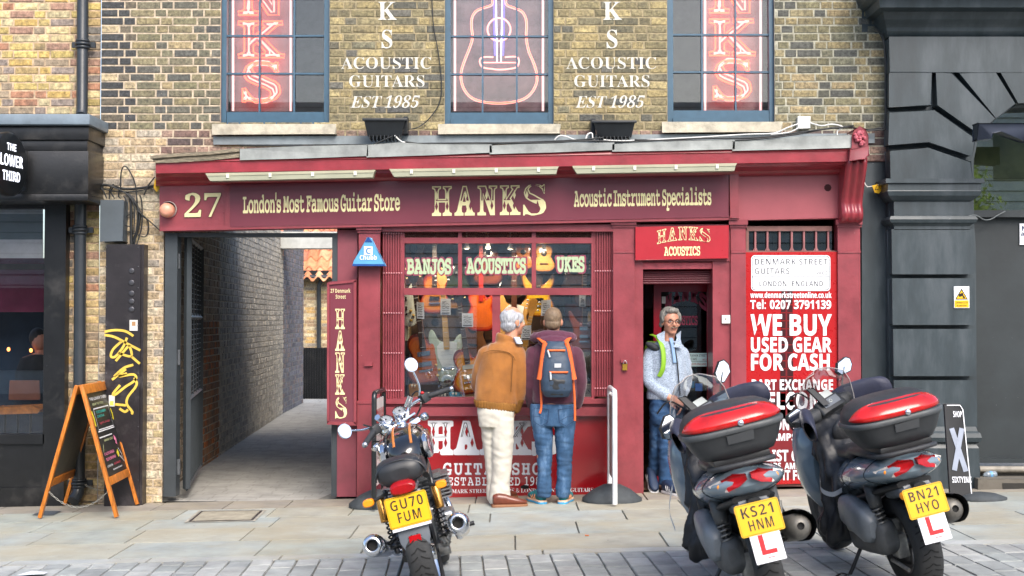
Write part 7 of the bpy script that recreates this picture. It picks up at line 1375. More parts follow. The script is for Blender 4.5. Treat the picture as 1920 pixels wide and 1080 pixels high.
    mb = MB(); mb.T = S; mb.box(-.11,.11,1.02,1.10,.985,1.0); mb.lathe([(.0,.02),(.02,.02),(.02,-.01)], (0,1.06,1.0), (0,0,1), 12); part(mb, 'top_yoke', MCHR, hb, bevel=.004)
    mb = MB(); mb.T = S
    for s in (-1, 1): mb.tube(crv([(s*.2,.99,1.04),(s*.22,1.08,1.10),(s*.12,1.16,1.02),(s*.07,1.18,.86),(s*.09,1.3,.5)], 5), .005, 6); mb.tube(crv([(s*.17,1.0,1.03),(s*.20,1.12,.98),(s*.06,1.14,.90)], 5), .006, 6)
    part(mb, 'control_cable', MFRM, hb)
    mb = MB(); mb.T = S; mb.ell((.205,.985,1.08), (.012,.012,.012), 8, 6); part(mb, 'kill_switch', mat('switch_red', '#c01a20', .3), hb)
    mb = MB(); mb.T = S; mb.ell((0,1.20,.93), (.085,.10,.085), 20, 12); part(mb, 'headlamp', MCHR, t)
    mb = MB(); mb.tube([(-.12,.5,.3),(-.25,.44,.10),(-.27,.43,.075)], .011, 8); mb.box(-.30,-.24,.40,.47,.062,.074); part(mb, 'side_stand', MFRM, t)
    for s in (-1, 1): mb = MB(); mb.tube([(s*.12,.12,.42),(s*.22,.10,.40),(s*.31,.10,.40)], .013, 8); mb.tube([(s*.12,.12,.42),(s*.14,.3,.55)], .012, 8); part(mb, 'foot_peg', MFRM, t)
    mb = MB(); mb.tube([(.12,.02,.33),(.15,-.08,.36),(.12,.03,.38)], .02, 8); mb.lathe([(0,-.03),(.035,-.03),(.035,.03),(0,.03)], (.12,0,.32), (1,0,0), 14); part(mb, 'axle_adjuster', MALU, t)
    return t
def mk_scooter(label, rows, twin, group):
    t = thing('scooter', label, 'scooter', (0,0,0), group)
    wheel(t, 'rear_wheel', (0,0,.285), .285, .145, .175, 5); wheel(t, 'front_wheel', (0,1.34,.285), .285, .12, .175, 5, False)
    MGR = mat('scooter_grey_blue', '#6d7d88', .2, var=.06, vs=3, coat=.8, dirt=.15, dirtcol=(.12,.12,.12)); MMB = mat('matt_black_plastic', '#2e3033', .6, var=.1, vs=12, bump=.08, bs=200); MCVT = mat('casing_grey', '#4a4c4d', .5, var=.2, vs=9, dirt=.3, dirtcol=(.10,.095,.09))
    mb = MB(); mb.loft([sring((0,y,(a+b)/2), w_, (b-a)/2, e, 24, tilt=.0) for y, w_, a, b, e in ((-.325,.09,.735,.785,2.0),(-.305,.15,.70,.805,1.9),(-.25,.19,.675,.82,1.8),(-.12,.222,.64,.825,1.75),(.05,.235,.59,.82,1.75),(.22,.232,.55,.805,1.8),(.40,.205,.51,.775,1.9),(.55,.16,.46,.70,2.2))]); body = part(mb, 'tail_fairing', MGR, t)
    for yy, w_, a, b in ((-.12,.222,.64,.825),(.24,.231,.547,.803)): mb = MB(); mb.tube(sring((0,yy,(a+b)/2), w_+.0005, (b-a)/2+.0005, 1.77, 32), .0022, 5, True); part(mb, 'panel_gap', MEND, body)
    mb = MB(); text(mb, 'NMAX', 'sans', (-.2375,.19,.68), (0,-1,0), (0,0,1), .026, W=.12, off=.02); part(mb, 'badge', MCHR, body)
    mb = MB(); mb.loft([sring((0,y,z), w_, .022, 3, 18) for y, z, w_ in ((-.27,.668,.10),(-.12,.632,.15),(.1,.575,.18),(.3,.525,.18))]); part(mb, 'lower_trim', MSAT, body)
    mb = MB()
    for L in ([(-.2,.95,1.05),(-.24,1.02,.95),(-.16,1.05,.8)], [(-.1,.93,1.08),(-.18,.90,1.14),(-.26,.93,1.08)], [(-.14,.3,.36),(-.17,.1,.40),(-.12,-.04,.30)]): mb.tube(crv(L, 4), .006, 6)
    part(mb, 'cable', MFRM, t)
    for s in (-1, 1):
        mb = MB(); q = [(s*.012,-.325,.800),(s*.012,-.328,.775),(s*.06,-.322,.748),(s*.118,-.290,.730),(s*.128,-.282,.752),(s*.138,-.268,.785),(s*.07,-.31,.806)]
        mb.prism([V(p)+V((0,-.026,0)) for p in (q if s < 0 else q[::-1])], (0,.08,0)); part(mb, 'tail_light', MRLN, t, bevel=.004)
        mb = MB(); q = [(s*.120,-.290,.730),(s*.172,-.235,.738),(s*.195,-.205,.760),(s*.141,-.265,.785)]; mb.prism([V(p)+V((0,-.026,0)) for p in (q if s < 0 else q[::-1])], (0,.07,0)); part(mb, 'indicator_lens', mat('clear_lens', '#d9cfc6', .12, var=.25, vs=30, coat=.6), t, bevel=.004)
        mb = MB(); mb.ell((s*.150,-.285,.755), (.014,.012,.014), 10, 8); part(mb, 'indicator_bulb', MAMB, t)
        mb = MB(); mb.tube([(s*.16,-.1,.83),(s*.16,-.28,.845),(s*.10,-.32,.85),(0,-.325,.85)], .014, 8); part(mb, 'grab_rail', MMB, t)
        mb = MB(); a, b = V((s*.135,-.02,.30)), V((s*.15,.02,.63)); spring(mb, a.lerp(b,.12), a.lerp(b,.75), .032, 8, .006); sp2 = part(mb, 'shock', mat('spring_steel', '#7c7b78', .45, metal=.6), t)
        mb = MB(); mb.tube([a, b], .013, 8); mb.lathe([(.0,0),(.036,.0),(.040,.05),(.038,.13),(0,.13)], a.lerp(b,.66), b-a, 14); part(mb, 'shock_body', MCVT, sp2)
        mb = MB(); mb.lathe([(0,-.005),(.020,-.005),(.022,.005),(0,.008)], (s*.095,-.315,.615), (s*.9,-.5,0), 14); part(mb, 'side_reflector', MAMB, t)
    mb = MB(); mb.loft([sring((0,y,z), w_, h_, 2.8, 20) for y, z, w_, h_ in ((-.16,.83,.12,.02),(-.12,.835,.15,.035),(.05,.835,.165,.045),(.22,.83,.165,.045),(.30,.80,.155,.05),(.5,.78,.14,.045),(.62,.77,.08,.03))]); part(mb, 'seat', mat('seat_vinyl', '#26282b'), t)
    mb = MB(); mb.loft([sring((0,y,z), w_, h_, 3, 16) for y, z, w_, h_ in ((-.33,.60,.06,.025),(-.30,.615,.09,.04),(-.2,.63,.10,.05),(-.05,.60,.10,.05))]); mb.loft([[V((x_,y,z)) for x_ in (-k,k)]+[V((x_,y+.012,z)) for x_ in (k,-k)] for y, z, k in ((-.29,.66,.075),(-.34,.56,.075),(-.372,.46,.07),(-.378,.40,.06))], sm=False); part(mb, 'rear_mudguard', mat('mudguard_grey', '#5a6067'), t, wn=True)
    mb = MB(); mb.loft([sring((0,y,.655), .035, .018, 2.6, 12) for y in (-.34,-.31,-.28)]); part(mb, 'plate_lamp', MSAT, t)
    at = plate(t, (0,-.375,.575), .22, rows)
    mb = MB(); L_ = [at(a, b, -.003) for a, b in ((-.075,-.225),(.080,-.225),(.080,-.075),(-.075,-.075))]; nn = (L_[1]-L_[0]).cross(L_[3]-L_[0]).normalized(); mb.prism(L_, -nn*.003); lp = part(mb, 'learner_plate', MWHT, t)
    mb = MB(); mb.add([at(a, b, -.0018) for a, b in ((-.035,-.185),(.045,-.185),(.045,-.163),(-.010,-.163),(-.010,-.085),(-.035,-.085))], [(0,1,2,3),(0,3,4,5)]); mb.add([at(a, b, -.0018) for a, b in ((-.012,-.204),(.028,-.204),(.028,-.200),(-.012,-.200))], [(0,1,2,3)]); part(mb, 'learner_letter', mat('learner_red', '#c8141e', .4), lp)
    # engine, air box and silencer
    mb = MB(); mb.loft([sring((-.13,y,z), w_, h_, 3, 18) for y, z, w_, h_ in ((-.06,.34,.03,.045),(-.05,.34,.055,.085),(.0,.34,.07,.105),(.2,.32,.075,.105),(.42,.30,.07,.10),(.52,.30,.04,.07))]); part(mb, 'transmission_case', MCVT, t)
    mb = MB(); mb.loft([sring((-.20,y,z), w_, h_, 3.2, 18, tilt=-.2) for y, z, w_, h_ in ((-.02,.40,.02,.05),(.0,.405,.05,.085),(.06,.42,.06,.105),(.25,.46,.06,.105),(.36,.47,.055,.09),(.40,.47,.03,.05))]); part(mb, 'air_box', mat('airbox_grey', '#6a7178', .4, var=.15, vs=8), t)
    mb = MB(); mb.box(-.10,-.03,-.05,.06,.21,.35); mb.box(-.10,.10,.05,.5,.25,.42); part(mb, 'gear_case', MALU, t, bevel=.012)
    mb = MB(); ax = V((.05,-1,.20)).normalized(); e_ = V((.225,-.16,.44)); mb.lathe([(.03,-.52),(.055,-.46),(.070,-.35),(.072,-.05),(.066,-.01),(.042,.03),(.020,.035)], e_, ax, 26); mb.lathe([(.020,.035),(.017,.025),(0,.025)], e_, ax, 16, 1); si = part(mb, 'silencer', [mat('silencer_grey', '#6e6b65', .5, metal=.4, var=.2, vs=9), MEND], t)
    mb = MB(); rg = []
    for q_, w_ in ((-.40,.9), (-.30,1.05), (-.05,1.06), (.02,.95)): rg.append([e_+ax*q_+V((math.cos(a)*.083*w_, 0, math.sin(a)*.083*w_)) for a in [math.radians(-60+k*15) for k in range(11)]])
    mb.loft(rg, closed=False, cap=(False, False)); mb.loft([[p+(p-e_-ax*(p-e_).dot(ax)).normalized()*.008 for p in r] for r in rg], closed=False, cap=(False, False)); part(mb, 'heat_shield', MSAT, si, wn=True)
    # floor, front shield, steering, screen
    mb = MB(); mb.loft([sring((0,y,z), w_, h_, 3.2, 18) for y, z, w_, h_ in ((.42,.36,.17,.10),(.55,.30,.21,.09),(.85,.29,.21,.09),(.98,.36,.19,.12))]); part(mb, 'floor_board', MMB, t)
    mb = MB(); mb.loft([sring((0,y,z), w_, h_, 2.6, 22) for y, z, w_, h_ in ((.84,.60,.20,.24),(.92,.64,.255,.31),(1.02,.68,.26,.33),(1.16,.70,.21,.27),(1.28,.70,.12,.16),(1.33,.69,.05,.07))]); part(mb, 'front_fairing', MGR, t)
    mb = MB(); mb.loft([sring((0,1.34+y,.42), .065, h_, 2.6, 14) for y, h_ in ((-.25,.05),(-.1,.16),(.1,.16),(.25,.05))]); part(mb, 'front_mudguard', MGR, t)
    rgs = []
    for k in range(15):
        a = -1.15+2.3*k/14; col_ = []
        for j, (z_, y_, w_) in enumerate(((.82,1.08,.18),(.93,1.06,.195),(1.06,1.01,.19),(1.17,.95,.165),(1.24,.91,.125),(1.262,.89,.075))): col_.append(V((math.sin(a)/math.sin(1.15)*w_, y_-(1-math.cos(a))*.16, z_-.02*abs(math.sin(a))**3)))
        rgs.append(col_)
    mb = MB(); mb.loft(rgs, closed=False, cap=(False, False)); ws = part(mb, 'windscreen', glass('screen_plastic', (.92,.9,.89), .55), t)
    mb = MB(); edge = [r[0] for r in [rgs[0]]]+rgs[0][1:]+[r[-1] for r in rgs[1:]]+rgs[-1][::-1][1:]; mb.tube(edge, .0028, 5); part(mb, 'screen_edge', mat('pale_edge', '#b9b2ae', .3), ws)
    turn = 30 if not twin else 26
    S = Matrix.Translation(V((0,.98,.90))) @ Matrix.Rotation(math.radians(turn), 4, V((0,-.42,.907))) @ Matrix.Translation(V((0,-.98,-.95)))
    mb = MB(); mb.T = S; mb.loft([sring((x_,.92,1.035+.03*abs(x_)/.3), .05, h_, 2.6, 14, ax='x') for x_, h_ in ((-.30,.02),(-.24,.032),(-.12,.045),(0,.06),(.12,.045),(.24,.032),(.30,.02))]); hb = part(mb, 'handlebar_cover', MMB if twin else MGR, t)
    mb = MB(); mb.T = S; mb.loft([sring((0,.86+k*.06,1.03+k*.075), .115-.01*k, .030, 3, 18, tilt=-.8) for k in (0, .4, .8, 1.0)]); da = part(mb, 'dashboard', MSAT, hb)
    mb = MB(); mb.T = S; c_ = V((0,.905,1.105)); u_ = V((1,0,0)); v_ = V((0,.62,.78)); n_ = u_.cross(v_)
    def dp(a, b, d=0): return c_+u_*a+v_*b+n_*d
    mb.prism([dp(-.06,.005,.02), dp(.06,.005,.02), dp(.055,.05,.02), dp(-.055,.05,.02)], -n_*.006, 0); mb.prism([dp(-.07,-.06,.02), dp(.07,-.06,.02), dp(.075,-.005,.02), dp(-.075,-.005,.02)], -n_*.01, 1); mb.lathe([(.012,.0),(.012,.004),(.008,.004)], dp(0,-.03,.021), n_, 14, 0); part(mb, 'display', [mat('lcd_grey', '#a4a9a6', .15, coat=.5), mat('dash_grey', '#565b62', .4)], da)
    mb = MB(); mb.T = S; q = [(-.07,.87,1.10),(-.03,.865,1.09),(-.045,.93,1.21),(-.085,.935,1.22)]; mb.prism([V(p)+V((-.01,-.02,0)) for p in q], (0,.016,.0)); part(mb, 'phone_mount', MSAT, hb, bevel=.005)
    for s in (-1, 1):
        mb = MB(); mb.T = S; mb.tube([(s*.24,.90,1.055),(s*.29,.86,1.05)], .017, 10); part(mb, 'grip', mat('grip_rubber', '#2b2d30'), hb)
        rg = [sring((s*x_*.68,y_,z_), w_*1.1, h_*1.1, 2.4, 20, ax='x') for x_, y_, z_, w_, h_ in ((.20,.97,1.05,.035,.035),(.24,.95,1.055,.06,.055),(.30,.91,1.05,.08,.07),(.38,.83,1.04,.085,.075),(.43,.77,1.03,.08,.07),(.44,.755,1.03,.06,.055),(.40,.80,1.035,.05,.045),(.34,.86,1.04,.035,.03))]
        rg = [[p+V(((p.y-.9)*-.30*s, 0, 0)) for p in r] for r in rg]
        mb = MB(); mb.T = S; mb.loft(rg[:6], 0, True, (True, False)); mb.loft(rg[5:], 1, True, (False, True)); part(mb, 'hand_muff', [mat('muff_fabric', '#25262e' if twin else '#2a2d40', .6, var=.15, vs=9, bump=.2, bs=40), MSAT], hb, wn=True)
        mb = MB(); mb.T = S; m_ = V((.31,.98,1.21)) if s > 0 else V((-.25,.93,1.10)); mb.tube(crv([(s*.2,.96,1.07),(s*.23,.97,1.12),m_], 4), .006, 8)
        o_ = [(-.075,.0),(-.055,-.035),(.03,-.05),(.07,-.02),(.08,.02),(.055,.045),(-.03,.045)]; u2 = V((1,.0,.10 if twin else .75)).normalized(); v2 = V((-.1 if twin else -.75,.12,1)).normalized(); n2 = u2.cross(v2).normalized()
        mb.prism([m_+u2*(a*s if twin else a)+v2*b for a, b in o_], -n2*.02); mi_ = part(mb, 'mirror', MSAT, hb, bevel=.006, wn=True)
        mb = MB(); mb.T = S; mb.poly([[m_+(u2*(a*s if twin else a)+v2*b)*.9+n2*.003 for a, b in o_]], 0, want=n2); part(mb, 'mirror_glass', mat('mirror_glass', '#f2f4f6'), mi_)
    mb = MB(); rings = []
    R2 = random.Random(5 if twin else 9)
    prof = ((.92,.97,.12,.03,0),(.86,.92,.15,.05,.006),(.80,.85,.165,.08,.018),(.74,.76,.18,.11,.034),(.69,.66,.195,.14,.046),(.65,.55,.215,.15,.052),(.63,.45,.24,.16,.050),(.62,.34,.285,.175,.042),(.63,.27,.30,.17,.030),(.63,.24,.29,.16,.01))
    for yc, z_, w_, d_, am in prof:
        ring = []
        for k in range(56):
            a = 2*math.pi*k/56; f_ = 1+am/.22*(math.sin(a*7+z_*9)*.6+math.sin(a*13-z_*21)*.4+noise.noise(V((math.cos(a)*2.2, math.sin(a)*2.2, z_*7+twin*7)))*1.3)
            ring.append(V((math.cos(a)*w_*f_, yc+math.sin(a)*d_*f_, z_+.018*math.sin(a*3+1) if z_ < .4 else z_)))
        rings.append(ring)
    mb.loft(rings, cap=(True, True)); lc = part(vox(mb, .011, 1, folds(.016, 6.5, (1.7,1.3,.7), 3+twin*5, .8)), 'leg_cover', mat('cover_fabric', '#15171b', .5, var=.2, vs=5, bump=.5, bs=14), t)
    mb = MB(); mb.loft([[V((-.20,.62,.80))+V((math.cos(a)*.075, -.03-abs(math.sin(a))*.01, math.sin(a)*.075)) for a in [math.pi*k/10*-1 for k in range(11)]]+[V((-.28+.016*k,.60,.80)) for k in range(11)]], cap=(True, False)) if 0 else mb.ell((.02,.70,.86), (.10,.03,.09), 18, 10); part(mb, 'cover_flap', mat('cover_fabric', '#1e2126'), lc)
    mb = MB(); L = crv([(-.30,.50,.70),(-.335,.50,.62),(-.352,.50,.55),(-.345,.48,.46)] if not twin else [(-.27,.50,.66),(-.29,.46,.60),(-.25,.40,.57),(-.19,.385,.585)], 4)
    for k in range(len(L)-1): a, b = L[k], L[k+1]; mb.add([a+V((-.012,-.018,.012)), b+V((-.012,-.018,.012)), b+V((-.016,-.02,-.016)), a+V((-.016,-.02,-.016))], [(0,1,2,3)])
    part(mb, 'reflective_strip', mat('reflective_grey', '#a9adb0', .4), lc)
    # top box
    MTB = mat('topbox_black', '#2c2e30', .55, var=.12, vs=14, bump=.12, bs=260, dirt=.12, dirtcol=(.12,.12,.11)); bx = thing('top_box', 'black top box with red reflector on the scooter with plate '+' '.join(rows), 'top box', (0,0,0), 'scooter top boxes')
    cy = -.13
    def tb(z_, w_, d_, dy=0, e=3.4): return sring((0, cy+dy, .885+(z_-.885)*.9), w_*.92, d_*.95, e, 40, ax='z')
    mb = MB(); mb.loft([tb(.885,.17,.15), tb(.89,.21,.17), tb(.94,.245,.19), tb(1.01,.275,.205), tb(1.025,.285,.212)], cap=(True, False)); part(mb, 'lower_shell', MTB, bx)
    mb = MB(); mb.loft([tb(1.025,.288,.215), tb(1.03,.296,.222), tb(1.055,.298,.223), tb(1.06,.29,.217)], cap=(True, True)); part(mb, 'rim_band', mat('rim_grey', '#484b4d', .5, var=.12, vs=14, bump=.1, bs=200), bx)
    lid = ((1.06,.288,.215,0),(1.085,.285,.212,.0),(1.12,.270,.200,.008),(1.155,.240,.175,.018),(1.18,.19,.135,.028),(1.192,.11,.08,.03),(1.194,.02,.02,.03))
    mb = MB(); mb.loft([tb(z_, w_, d_, dy, 2.9) for z_, w_, d_, dy in lid], cap=(False, True)); part(mb, 'lid', MTB, bx)
    def lidp(a, z_, k=1.012):
        for (z0, w0, d0, y0), (z1, w1, d1, y1) in zip(lid, lid[1:]):
            if z0 <= z_ <= z1: f_ = (z_-z0)/(z1-z0); w_, d_, dy = w0+(w1-w0)*f_, d0+(d1-d0)*f_, y0+(y1-y0)*f_; break
        ca_, sa_ = math.cos(a), math.sin(a); e = 2.9; return V((abs(ca_)**(2/e)*(1 if ca_ > 0 else -1)*w_*k*.92, cy+dy+abs(sa_)**(2/e)*(1 if sa_ > 0 else -1)*d_*k*.95, .885+(z_-.885)*.9))
    mb = MB(); rg = []
    for k in range(25):
        f_ = k/24; a = math.radians(195+150*f_); m_ = abs(2*f_-1); z0, z1 = 1.068+.012*m_**3, 1.168-.074*m_**4
        rg.append([lidp(a, z0), lidp(a, z0, 1.03), lidp(a, (z0*2+z1)/3, 1.035), lidp(a, (z0+z1*2)/3, 1.035), lidp(a, z1, 1.03), lidp(a, z1)])
    mb.loft(rg, cap=(True, True)); part(mb, 'red_reflector', mat('box_reflector', '#c01612', .16, var=.25, vs=9, coat=.35), bx, wn=True)
    mb = MB(); mb.lathe([(0,.012),(.014,.012),(.017,.004),(.017,-.01)], lidp(math.radians(272), 1.078, 1.03), (0,-1,0), 16); part(mb, 'lock', MCHR, bx)
    mb = MB(); mb.prism([(-.06,-.336,1.010),(-.055,-.326,.965),(.075,-.326,.965),(.08,-.336,1.010)], (0,.02,0)); part(mb, 'handle_panel', mat('handle_grey', '#3c3e40', .5), bx, bevel=.003)
    mb = MB(); mb.box(-.15,.15,-.28,.02,.855,.888); part(mb, 'carrier_plate', MSAT, t, bevel=.006)
    bx.parent = None
    mb = MB(); mb.tube([(-.12,.42,.25),(-.24,.40,.10),(-.26,.40,.075)], .012, 8); mb.tube([(-.26,.40,.075),(-.33,.36,.075)], .007, 6); mb.tube(crv([(-.31,.40,.09),(-.36,.38,.085),(-.38,.35,.08),(-.33,.34,.08),(-.29,.37,.082)], 3, True), .006, 6, True); part(mb, 'side_stand', MFRM, t)
    for s in (-1, 1): mb = MB(); mb.tube([(s*.14,.30,.30),(s*.22,.32,.36),(s*.24,.36,.50)], .016, 8); part(mb, 'pillion_peg', MALU, t)
    mb = MB(); mb.tube([(0.02,-.02,.10),(.05,-.12,.09)], .01, 6) if 0 else mb.tube([(-.12,.02,.20),(-.1,-.16,.17)], .011, 8); part(mb, 'stand_lever', MALU, t)
    return t, bx
moto = mk_motorcycle(); stand_on(moto, 2, 14.5, (0,-.275,.615), 765, 957)
sc1, bx1 = mk_scooter('grey blue scooter with plate KS21 HNM, nearest the shop doorway', ('KS21', 'HNM'), 0, 'grey scooters with top boxes')
sc2, bx2 = mk_scooter('grey blue scooter with plate BN21 HYO, at the far right', ('BN21', 'HYO'), 1, 'grey scooters with top boxes')
for s_, b_, lean_, yaw_, px_, py_ in ((sc1, bx1, 13.5, 0, 1424, 972), (sc2, bx2, 13, 5.5, 1736, 940)):
    stand_on(s_, yaw_, lean_, (0,-.375,.575), px_, py_); b_.location = s_.location; b_.rotation_euler = s_.rotation_euler
# ---------------------------------------------------------------- people
def hring(l, r, py, y, dep, n=24, e=2.3, sl=0):
    a, b = P(l, py, y), P(r, py+sl, y); c = (a+b)/2; h = (b-a)/2; o = []
    for i in range(n):
        q = 2*math.pi*i/n; cx, sx = math.cos(q), math.sin(q)
        o.append(c+h*(abs(cx)**(2/e)*(1 if cx > 0 else -1))+V((0, abs(sx)**(2/e)*(1 if sx > 0 else -1)*dep, 0)))
    return o
def column(mb, rows, y, n=24, e=2.3):
    """rows: left px, right px, row px, half depth, shift in depth, slope px"""
    mb.loft([hring(r[0], r[1], r[2], y+(r[4] if len(r) > 4 else 0), r[3], n, e, r[5] if len(r) > 5 else 0) for r in rows])
def limb(mb, pts, rad, flat=1):
    q = crv(pts, 5); n = len(q); rr = []
    for i in range(n): f_ = i/(n-1)*(len(rad)-1); k = min(len(rad)-2, int(f_)); rr.append(rad[k]+(rad[k+1]-rad[k])*(f_-k))
    mb.tube(q, rr, 16, flat=flat); mb.ell(q[0], (rr[0],)*3, 14, 10); mb.ell(q[-1], (rr[-1],)*3, 14, 10)
def head(c, yaw, s=1.0, pitch=0):
    Rm = Matrix.Rotation(yaw, 3, 'Z') @ Matrix.Rotation(pitch, 3, 'X'); c = V(c); T4 = Matrix.Translation(c) @ Rm.to_4x4() @ Matrix.Scale(s, 4)
    mb = MB(); mb.T = T4
    mb.ell((0,.015,.03), (.074,.094,.092), 24, 16); mb.ell((0,-.022,-.03), (.060,.070,.082), 24, 16); mb.ell((0,-.052,-.088), (.036,.036,.028), 16, 10); mb.ell((0,-.03,-.065), (.052,.05,.04), 18, 12)
    mb.loft([[V((x_*k, y_, z_)) for x_ in (-1, 1) for _ in (0,)]+[V((x_*k*.5, y_-.012, z_-.004)) for x_ in (1, -1)] for k, y_, z_ in ((.007,-.085,.012),(.009,-.094,-.01),(.015,-.102,-.028),(.013,-.09,-.038))], sm=True)
    mb.ell((0,-.106,-.026), (.012,.012,.010), 12, 8); mb.ell((0,-.080,.022), (.045,.016,.010), 14, 8); mb.ell((0,-.084,-.058), (.022,.010,.006), 12, 8); mb.ell((0,-.083,-.068), (.018,.010,.006), 12, 8)
    for q in (-1, 1): mb.ell((q*.042,-.07,-.028), (.020,.018,.018), 12, 8); mb.ell((q*.075,.012,-.012), (.010,.020,.032), 12, 10); mb.ell((q*.080,.014,-.002), (.008,.018,.018), 12, 8)
    mb.T = None; return mb, T4
def hand(mb, w_, d_, pn, s=1.0, curl=.8, left=False):
    """palm, four unequal bent fingers and a thumb; w_ wrist, d_ towards the fingertips, pn palm normal"""
    d_ = V(d_).normalized(); pn = V(pn); pn = (pn-d_*pn.dot(d_)).normalized(); sd = d_.cross(pn)*(1 if left else -1); w_ = V(w_)
    rot = Matrix((sd, d_, pn)).transposed()
    mb.ell(w_+d_*.045*s, (.040*s,.052*s,.018*s), 16, 10, 0, rot); mb.tube([w_-d_*.05*s, w_+d_*.02*s], [.027*s,.024*s], 12)
    for k, (o, L, r_) in enumerate(((-.030,.066,.0085),(-.010,.076,.009),(.010,.072,.0088),(.029,.056,.0078))):
        p = w_+d_*(.088-.004*abs(k-1.3))*s+sd*o*s; pts = [p-d_*.02*s]; a = curl*.35
        for f_ in (.42, .32, .26): pts.append(p.copy()); p = p+(d_*math.cos(a)+pn*math.sin(a))*L*f_*s; a += curl*.65
        pts.append(p); mb.tube(crv(pts, 3), [r_*s]*((len(pts)-1)*3+1), 8); mb.ell(p, (r_*s,)*3, 8, 6)
    p = w_+d_*.025*s-sd*.03*s; t_ = [p, p+(-sd*.6+d_*.7+pn*.3)*.032*s, p+(-sd*.5+d_*1.2+pn*.6)*.052*s]; mb.tube(crv(t_, 3), [.012*s]*3+[.0105*s]*2+[.0095*s]*2, 8); mb.ell(t_[-1], (.0095*s,)*3, 8, 6)
def shoe(mb, heel, ang, L=.28, w_=.048, h_=.075, mi=0):
    Rm = Matrix.Translation(heel) @ Matrix.Rotation(ang, 4, 'Z'); o = mb.T; mb.T = Rm
    mb.loft([sring((0, y, z), w__, hh, 2.6, 16) for y, z, w__, hh in ((-.005,.05,.02,.03),(.0,.05,w_*.75,.045),(.04,.055,w_*.82,.052),(.10,.052,w_*.85,.048),(.16,.042,w_*.98,.036),(.22,.034,w_,.028),(L-.02,.028,w_*.75,.020),(L,.026,w_*.3,.012))], mi); mb.T = o
def sole(mb, heel, ang, L=.28, w_=.048, mi=0, z0=.0, z1=.022):
    Rm = Matrix.Translation(heel) @ Matrix.Rotation(ang, 4, 'Z'); o = mb.T; mb.T = Rm; pts = [(w_*.8,.0),(w_*.85,.06),(w_*.82,.12),(w_*1.04,.2),(w_*.8,L-.01),(w_*.3,L+.008)]
    out = [(a, b) for a, b in pts]+[(-a, b) for a, b in pts[::-1]]+[(-w_*.5,-.015),(w_*.5,-.015)]; mb.loft([[V((a*k, b, z)) for a, b in out] for z, k in ((z0,.97),(z0+.004,1.03),(z1,1.02),(z1+.003,.95))], mi); mb.T = o
MSKIN = mat('skin', '#c98f74', .5, var=.10, vs=14, bump=.06, bs=120)
def hairmat(n, c): return mat(n, c, .6, var=.2, vs=40, bump=.4, bs=160, stretch=(1,1,.35))
def strands(amp, sc_=70):
    return lambda p, n: amp*(noise.noise(V((p.x*sc_, p.y*sc_, p.z*sc_*.35)))+.6*noise.noise(V((p.x*sc_*.4, p.y*sc_*.4, p.z*sc_*.3))))
# ---- grey haired man in a suede jacket
YA = -.58
pa = thing('person', 'grey haired man in a tan suede jacket and cream trousers peering into the window', 'person', G(940, 950))
hc = P(962, 603, YA+.02)
mb, T4 = head(hc, math.radians(128), 1.06, 0)
limb(mb, [P(956, 650, YA), P(958, 632, YA+.01), P(960, 618, YA+.02)], [.062,.056,.058]); column(mb, [(925,970,652,.06),(910,964,672,.08),(908,958,740,.08),(906,952,765,.08)], YA)
for rows in ([(908,932,765,.07,.03),(914,928,850,.045,.04),(918,929,932,.035,.05)], [(934,958,765,.07,-.02),(932,950,850,.045,-.03),(928,942,935,.035,-.035)]): column(mb, rows, YA)
limb(mb, [P(968, 662, YA-.02), P(974, 715, YA-.01), P(967, 758, YA+.03)], [.04,.035,.03]); limb(mb, [P(915, 668, YA+.02), P(898, 712, YA+.08), P(907, 735, YA+.2)], [.045,.04,.03]); hand(mb, P(965, 764, YA+.05), (-.1,.1,-1), (-1,0,0), .9, .5)
part(vox(mb, .007, 5), 'body', MSKIN, pa)
mb = MB(); mb.T = T4; mb.ell((0,.028,.030), (.081,.092,.082), 24, 16); mb.ell((0,.05,-.03), (.073,.06,.06), 20, 12)
for q in (-1, 1): mb.ell((q*.058,-.012,.03), (.026,.05,.045), 14, 10); mb.ell((q*.066,.0,-.02), (.014,.018,.03), 10, 8)
part(vox(mb, .005, 2, strands(.006)), 'hair', hairmat('silver_hair', '#a9abb0'), pa)
mb = MB(); mb.T = T4; mb.tube([(.08,.0,.0),(.078,-.06,.002),(.066,-.088,.002)], .0022, 6); mb.tube([(.066,-.088,.002)]+[(.038+.024*math.cos(a), -.094, .0+.018*math.sin(a)) for a in [i*math.pi/6 for i in range(12)]], .002, 6); part(mb, 'glasses', mat('spectacle_black', '#17181a', .3), pa)
mb = MB(); column(mb, [(938,966,640,.07,-.01,3),(919,974,645,.09,0,5),(903,979,660,.115),(897,981,690,.122,.0),(893,977,715,.122),(890,970,738,.122),(889,969,750,.115,.0,8)], YA, 28)
limb(mb, [P(970, 664, YA-.03), P(975, 690, YA-.04), P(977, 722, YA-.03), P(970, 752, YA+.02)], [.07,.064,.057,.05], 1.0); limb(mb, [P(912, 664, YA), P(899, 695, YA+.04), P(896, 722, YA+.10), P(908, 735, YA+.22)], [.07,.06,.055,.045])
mb.loft([[P(948+18*math.cos(a)*k, 636+dz+4*math.cos(a), YA)+V((0, .078*math.sin(a)*k, 0)) for a in [i*math.pi/9 for i in range(18)]] for dz, k in ((8,1.0),(-3,.98),(-8,.9))])
jk = part(vox(mb, .009, 3, folds(.010, 7, (1.5,1,.75), 3)), 'jacket', mat('tan_suede', '#985f22', .85, var=.14, vs=7, bump=.25, bs=110, sheen=.4, dirt=.3, dirtcol=(.36,.19,.05), ds=5), pa)
mb = MB(); column(mb, [(889,969,747,.118,.0,9),(888,970,752,.122,.0,9),(891,967,763,.118,.0,9)], YA, 28); mb2 = MB()
